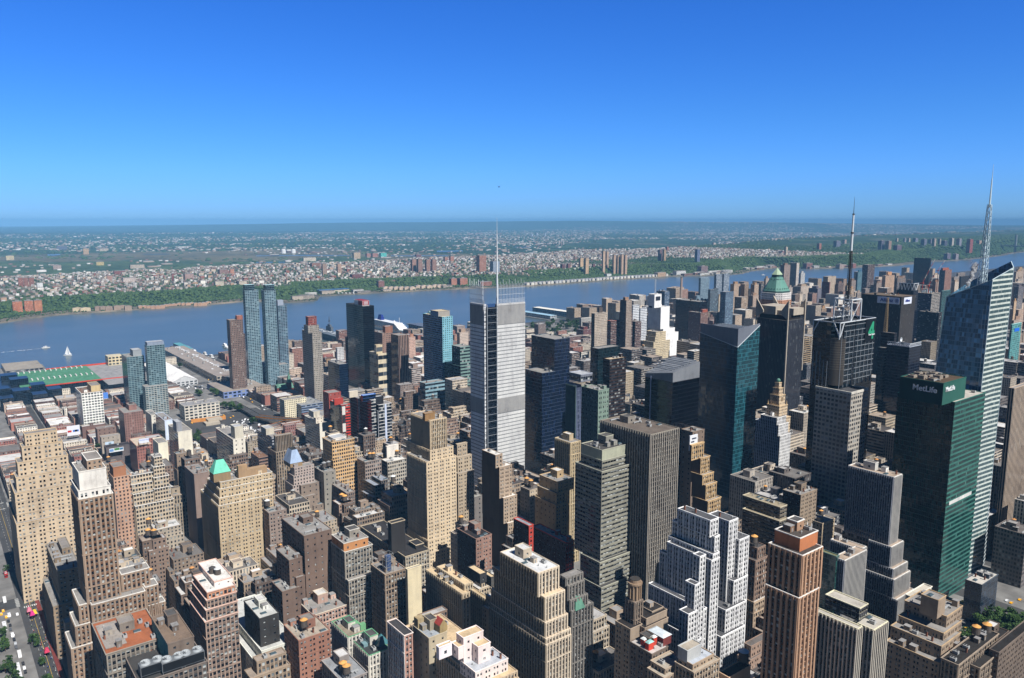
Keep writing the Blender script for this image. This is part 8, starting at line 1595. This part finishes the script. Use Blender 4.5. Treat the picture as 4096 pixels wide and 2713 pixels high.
t, X0, Y0, Y1, z, h = billboard('green and white billboard on the dark long storehouse', 10, ((298,1000),(490,1055)), 20, (226,230,232), ())
for f0, f1, g0, g1, c in ((.35,.72,.4,.95,(70,130,70)),(.74,.97,.35,.9,(70,120,160)),(.02,.3,.2,.85,(110,150,200))):
    mb = MB(); mb.box(X0+.02, X0+.12, Y0+(Y1-Y0)*f0, Y0+(Y1-Y0)*f1, z+h*g0, z+h*g1); mb.obj('picture', [m_flat(c, .6, w=False)], t)
t, X0, Y0, Y1, z, h = billboard('pale blue billboard on the grey brick house', 10, ((240,912),(358,955)), 24, (196,214,230), ())
mb = MB(); mb.box(X0+.02, X0+.1, Y0+(Y1-Y0)*.4, Y0+(Y1-Y0)*.7, z+h*.15, z+h*.7); mb.obj('picture', [m_flat((120,140,150), .6, w=False)], t)
t, X0, Y0, Y1, z, h = billboard('white billboard with red and blue strokes below the white arched office', 5, ((470,1488),(560,1560)), 20, (226,226,230), ())
for c, f0, f1 in (((190,50,50),.05,.35),((70,110,190),.45,.9),((220,190,60),.6,.8)):
    mb = MB(); mb.box(X0+.02, X0+.12, Y0+(Y1-Y0)*f0, Y0+(Y1-Y0)*f1, z+h*.35, z+h*.55); mb.obj('picture', [m_flat(c, .6, w=False)], t)
t, X0, Y0, Y1, z, h = billboard('tall bright blue billboard behind the white arched office', 5, ((722,1255),(755,1300)), 22, (90,140,220), ())
# boats
WHB = m_flat((236,236,234), .4, 'boat_white', .5, w=False)
def hull(mb, L, B, D, mi=0, z0=-.6):
    n_ = 10; T = [(-L/2+L*k/n_, B/2*(1-max(0,(k/n_-.55)/.45)**2)*(1 if k else .85)) for k in range(n_+1)]; lo = lambda q: (q[0]*.94, q[1]*.7)
    for k in range(n_):
        for sg in (1,-1):
            a, c = T[k], T[k+1]; la, lc = lo(a), lo(c); P = [(la[0],la[1]*sg,z0),(lc[0],lc[1]*sg,z0),(c[0],c[1]*sg,D),(a[0],a[1]*sg,D)]; mb.q(*(P if sg < 0 else P[::-1]), mi=mi)
        mb.q((T[k][0],-T[k][1],D),(T[k+1][0],-T[k+1][1],D),(T[k+1][0],T[k+1][1],D),(T[k][0],T[k][1],D),mi)
    mb.q((T[0][0],T[0][1],D),(T[0][0],T[0][1],z0),(T[0][0],-T[0][1],z0),(T[0][0],-T[0][1],D),mi)
WZ = -2.0
X, Y, _ = unz(*RP(5, 473, 997), WZ); t = thing('sailboat', 'white sailboat on the river at the left', 'sailboat', (X,Y,WZ)); mb = MB(); hull(mb, 22, 5.5, 1.8); mb.box(-4,3,-1.2,1.2,1.8,2.8); mb.obj('hull', [WHB], t, None, (X,Y,WZ)); mb = MB(); mb.cyl(1,0,1.5,28,.14,.08,6); mb.bar((1,0,3.4),(-8.5,0,3.4),.1); mb.obj('mast', [grey_steel], t, None, (X,Y,WZ))
mb = MB(); mb.ng([(.8,.05,3.8),(-8.2,.7,3.8),(-4.5,.9,14),(.8,.05,27.3)]); mb.ng([(.8,.02,27.3),(-4.5,.87,14),(-8.2,.67,3.8),(.8,.02,3.8)]); mb.obj('mainsail', [m_flat((240,240,238), .8, 'sailcloth', w=False)], t, None, (X,Y,WZ)); mb = MB(); mb.ng([(1.4,0,25),(5.5,1.2,9),(10.4,.1,2.6),(2.0,1.3,3.2)]); mb.ng([(2.0,1.27,3.2),(10.4,.07,2.6),(5.5,1.17,9),(1.4,-.03,25)]); mb.obj('jib', [m_flat((240,240,238), .8, 'sailcloth', w=False)], t, None, (X,Y,WZ)); t.rotation_euler = (0,0,rad(62)); t.scale = (.85,.85,.85)
def motorboat(label, X, Y, L, az, wake=0, nm='motorboat', cat='motorboat', decks=1, grp=None):
    t = thing(nm, label, cat, (X,Y,WZ), 0, grp); mb = MB(); hull(mb, L, L*.26, L*.09); mb.obj('hull', [WHB], t, None, (X,Y,WZ)); mb = MB()
    for k in range(decks): mb.box(-L*.3+k*L*.05, L*.16-k*L*.05, -L*.1, L*.1, L*.09+k*2.6, L*.09+2.4+k*2.6, 0); mb.box(-L*.29+k*L*.05, L*.165-k*L*.05, -L*.103, L*.103, L*.09+1.0+k*2.6, L*.09+1.9+k*2.6, 1)
    mb.box(-L*.04, L*.03, -L*.05, L*.05, L*.09+2.4+(decks-1)*2.6, L*.09+3.8+(decks-1)*2.6); mb.obj('cabin', [WHB, GLASSV], t, None, (X,Y,WZ)); t.rotation_euler = (0,0,az)
    return t
X, Y, _ = unz(*RP(5, 320, 945), WZ); motorboat('white motorboat with a long wake left of the sailboat', X, Y, 20, rad(96))
mb = MB()
for k in range(60):
    a = RN.uniform(6, 75)**1.0; yy = Y-a*1.3; xx = X+a*.14+RN.uniform(-1,1)*(1+a*.05); r0 = RN.uniform(.4,1.6)*(1.6-a/75); mb.ng([(xx+r0*1.2*cos(q), yy+r0*2*sin(q), WZ+.06) for q in np.linspace(0, 2*pi, 7)[:-1]])
stuff(mb.obj('wake_foam', [m_flat((225,230,235), .8, 'foam', w=False)]))
for k, (u, v, L, dk) in enumerate(((1310,955,26,2),(1358,980,26,2),(1430,995,24,2),(1475,1015,28,2),(1270,968,18,1),(1240,966,14,1),(1565,935,30,2),(1580,948,20,1))):
    X, Y, _ = unz(*RP(5, u, v), WZ); motorboat(uniq_rel('white ferry boat moored at the pier', *RP(5, u, v)), X, Y, L, rad(RN.choice((170,185,10))), 0, 'ferry_boat', 'ferry', dk, 'white ferries at the near pier')
for k in range(5):
    X, Y, _ = unz(*RP(6, 575+k*26, 572), WZ); motorboat('white ferry moored on the far shore', X, Y, 28, rad(0), 0, 'ferry_boat', 'ferry', 2, 'ferries on the far shore')
X, Y, _ = unz(*RP(13, 165, 630), WZ); motorboat('small white boat on the river left of the green pyramid roof', X, Y, 22, rad(60), 0, 'ferry_boat', 'ferry', 1)
X, Y, _ = unz(*RP(14, 1430, 350), WZ); t = thing('river_barge', 'red brown barge on the river far at the right', 'barge', (X,Y,WZ)); mb = MB(); hull(mb, 120, 22, 5); mb.box(-50,-36,-8,8,5,16); mb.obj('hull', [m_flat((120,66,58), .7)], t, None, (X,Y,WZ)); t.rotation_euler = (0,0,rad(100))
# the cruise ship at its berth
X, Y = -1985, 1083; t = thing('cruise_ship', 'big white cruise ship with a dark blue funnel behind the black slab', 'cruise ship', (X,Y,WZ)); mb = MB(); hull(mb, 235, 30, 13, 0); mb.obj('hull', [WHB], t, None, (X,Y,WZ))
for k in range(5):
    mb = MB(); a, c = -105+k*5, 74-k*7; mb.box(a, c, -14.6+k*.3, 14.6-k*.3, 13+k*3.2, 16+k*3.2, 0, top=0); mb.box(a+1, c-1, -14.75+k*.3, 14.75-k*.3, 13.9+k*3.2, 15.2+k*3.2, 1); mb.obj('deck', [WHB, m_flat((56,74,96), .3, 'deck_glass', w=False)], t, None, (X,Y,WZ))
mb = MB(); mb.frus(-72,-50,-6,6,29,44,3); mb.obj('funnel', [m_flat((30,46,120), .5, w=False)], t, None, (X,Y,WZ)); mb = MB(); mb.bar((50,0,29),(50,0,46),.6); mb.bar((46,0,40),(54,0,40),.3); mb.cyl(20,0,29,34,3.5,2,12); mb.obj('mast', [WHB], t, None, (X,Y,WZ))
mb = MB()
for k in range(11): mb.box(-90+k*14,-80+k*14,-14.9,-14.7,10.5,12.2)
mb.obj('lifeboat', [m_flat((214,130,60), .6, w=False)], t, None, (X,Y,WZ))
# museum carrier
X, Y = -1985, 880; t = thing('grey_carrier', 'grey museum aircraft carrier behind the red topped stepped tower', 'ship', (X,Y,WZ)); mb = MB(); hull(mb, 250, 30, 16); mb.box(-120,118,-19,19,16,18); mb.obj('hull', [m_flat((104,112,120), .7, 'navy_grey')], t, None, (X,Y,WZ)); mb = MB(); mb.box(-10,22,-18,-11,18,30); mb.box(-2,14,-17,-12,30,36); mb.bar((6,-14,36),(6,-14,58),1.0); mb.bar((0,-14,48),(12,-14,48),.5); mb.cyl(6,-14,44,46,3,n=8); mb.obj('island', [m_flat((96,104,114), .7, 'navy_grey2')], t, None, (X,Y,WZ)); t.rotation_euler = (0,0,rad(180))
for k in range(14):
    a = thing('parked_jet', 'small parked jet on the grey carrier deck', 'aircraft', (X+90-k*14, Y+RN.uniform(-8,8), WZ+18), RN.uniform(0,6), 'parked jets on the carrier'); mb = MB(); mb.cyl(0,0,.8,1.8,.1,.1,4); mb.box(-6,6,-.7,.7,.8,2.2); mb.q((-2,-5,1.3),(2,0,1.4),(-2,5,1.3),(-3,0,1.3)); mb.box(-6,-4,-.1,.1,2.2,4.4); o = mb.mesh('airframe', [m_flat((190,194,198), .5, w=False)]); ob = bpy.data.objects.new('airframe', o); COL.objects.link(ob); ob.parent = a
# helicopter
X, Y, Z = und(1996, 748, 1500); t = thing('helicopter', 'tiny dark helicopter in the blue sky over the mast', 'helicopter', (X,Y,Z)); HD_ = m_flat((26,28,34), .5, 'helicopter_paint', w=False); mb = MB()
for (x0, r0), (x1, r1) in zip(((3.2,.2),(2.4,.9),(0,1.2),(-1.8,.9),(-2.6,.35),(-7.5,.18)), ((2.4,.9),(0,1.2),(-1.8,.9),(-2.6,.35),(-7.5,.18),(-7.8,.05))): mb.bar((x0,0,0),(x1,0,0),r0,0,8,r1)
mb.box(-8,-7,-.06,.06,0,1.6); mb.bar((-1.4,.9,-1.5),(1.8,.9,-1.5),.08); mb.bar((-1.4,-.9,-1.5),(1.8,-.9,-1.5),.08); mb.obj('body', [HD_], t, None, (X,Y,Z)); mb = MB(); mb.box(-5.5,5.5,-.18,.18,1.75,1.83); mb.box(-.18,.18,-5.5,5.5,1.75,1.83); mb.cyl(0,0,1,1.9,.15,n=6); mb.obj('rotor', [HD_], t, None, (X,Y,Z)); t.rotation_euler = (0,0,rad(150))
# steam over the crystal tower roof
m, n, p = newmat('steam'); n.nodes.clear(); o = nd(n, 'ShaderNodeOutputMaterial'); tr = nd(n, 'ShaderNodeBsdfTransparent'); df = nd(n, 'ShaderNodeBsdfDiffuse'); df.inputs[0].default_value = (.85,.86,.88,1); lw = nd(n, 'ShaderNodeLayerWeight'); lw.inputs[0].default_value = .35; mx_ = nd(n, 'ShaderNodeMixShader'); n.links.new(mth(n, 'ADD', mth(n, 'MULTIPLY', lw.outputs['Facing'], .3), .68), mx_.inputs[0]); n.links.new(df.outputs[0], mx_.inputs[1]); n.links.new(tr.outputs[0], mx_.inputs[2]); n.links.new(mx_.outputs[0], o.inputs[0])
c0_ = unx(*RP(14, 1305, 625), ct.location.x-2); 
rs = np.random.RandomState(4); k = np.linspace(0, 1, 34); xx = c0_[0]+rs.normal(0,.5,34)+k*2; yy = c0_[1]+k*9+rs.normal(0,.8,34); zz = c0_[2]+k**1.1*19+rs.normal(0,.7,34); blobs('steam', xx, yy, zz, .6+1.5*k+rs.uniform(0,.6,34), m, 1.1, 2)
# ------------------------------------------------------------------ the air between the deck and the far hills
m = bpy.data.materials.new('haze'); m.use_nodes = True; n = m.node_tree; n.nodes.clear(); o = nd(n, 'ShaderNodeOutputMaterial'); v = nd(n, 'ShaderNodeVolumePrincipled'); v.inputs['Color'].default_value = (.25,.59,1.0,1); v.inputs['Density'].default_value = HAZE_D; v.inputs['Anisotropy'].default_value = -.3; n.links.new(v.outputs[0], o.inputs['Volume'])
mb = MB(); mb.box(-70000, 3000, -6000, 95000, -9, 372 if H1 < 370 else H1+3, bottom=True); hz = stuff(mb.obj('haze', [m]))
for o in SC.objects:
    if o.parent is None and o.get('label') and len(o['label'].split()) > 16: print('LONG', o['label'])
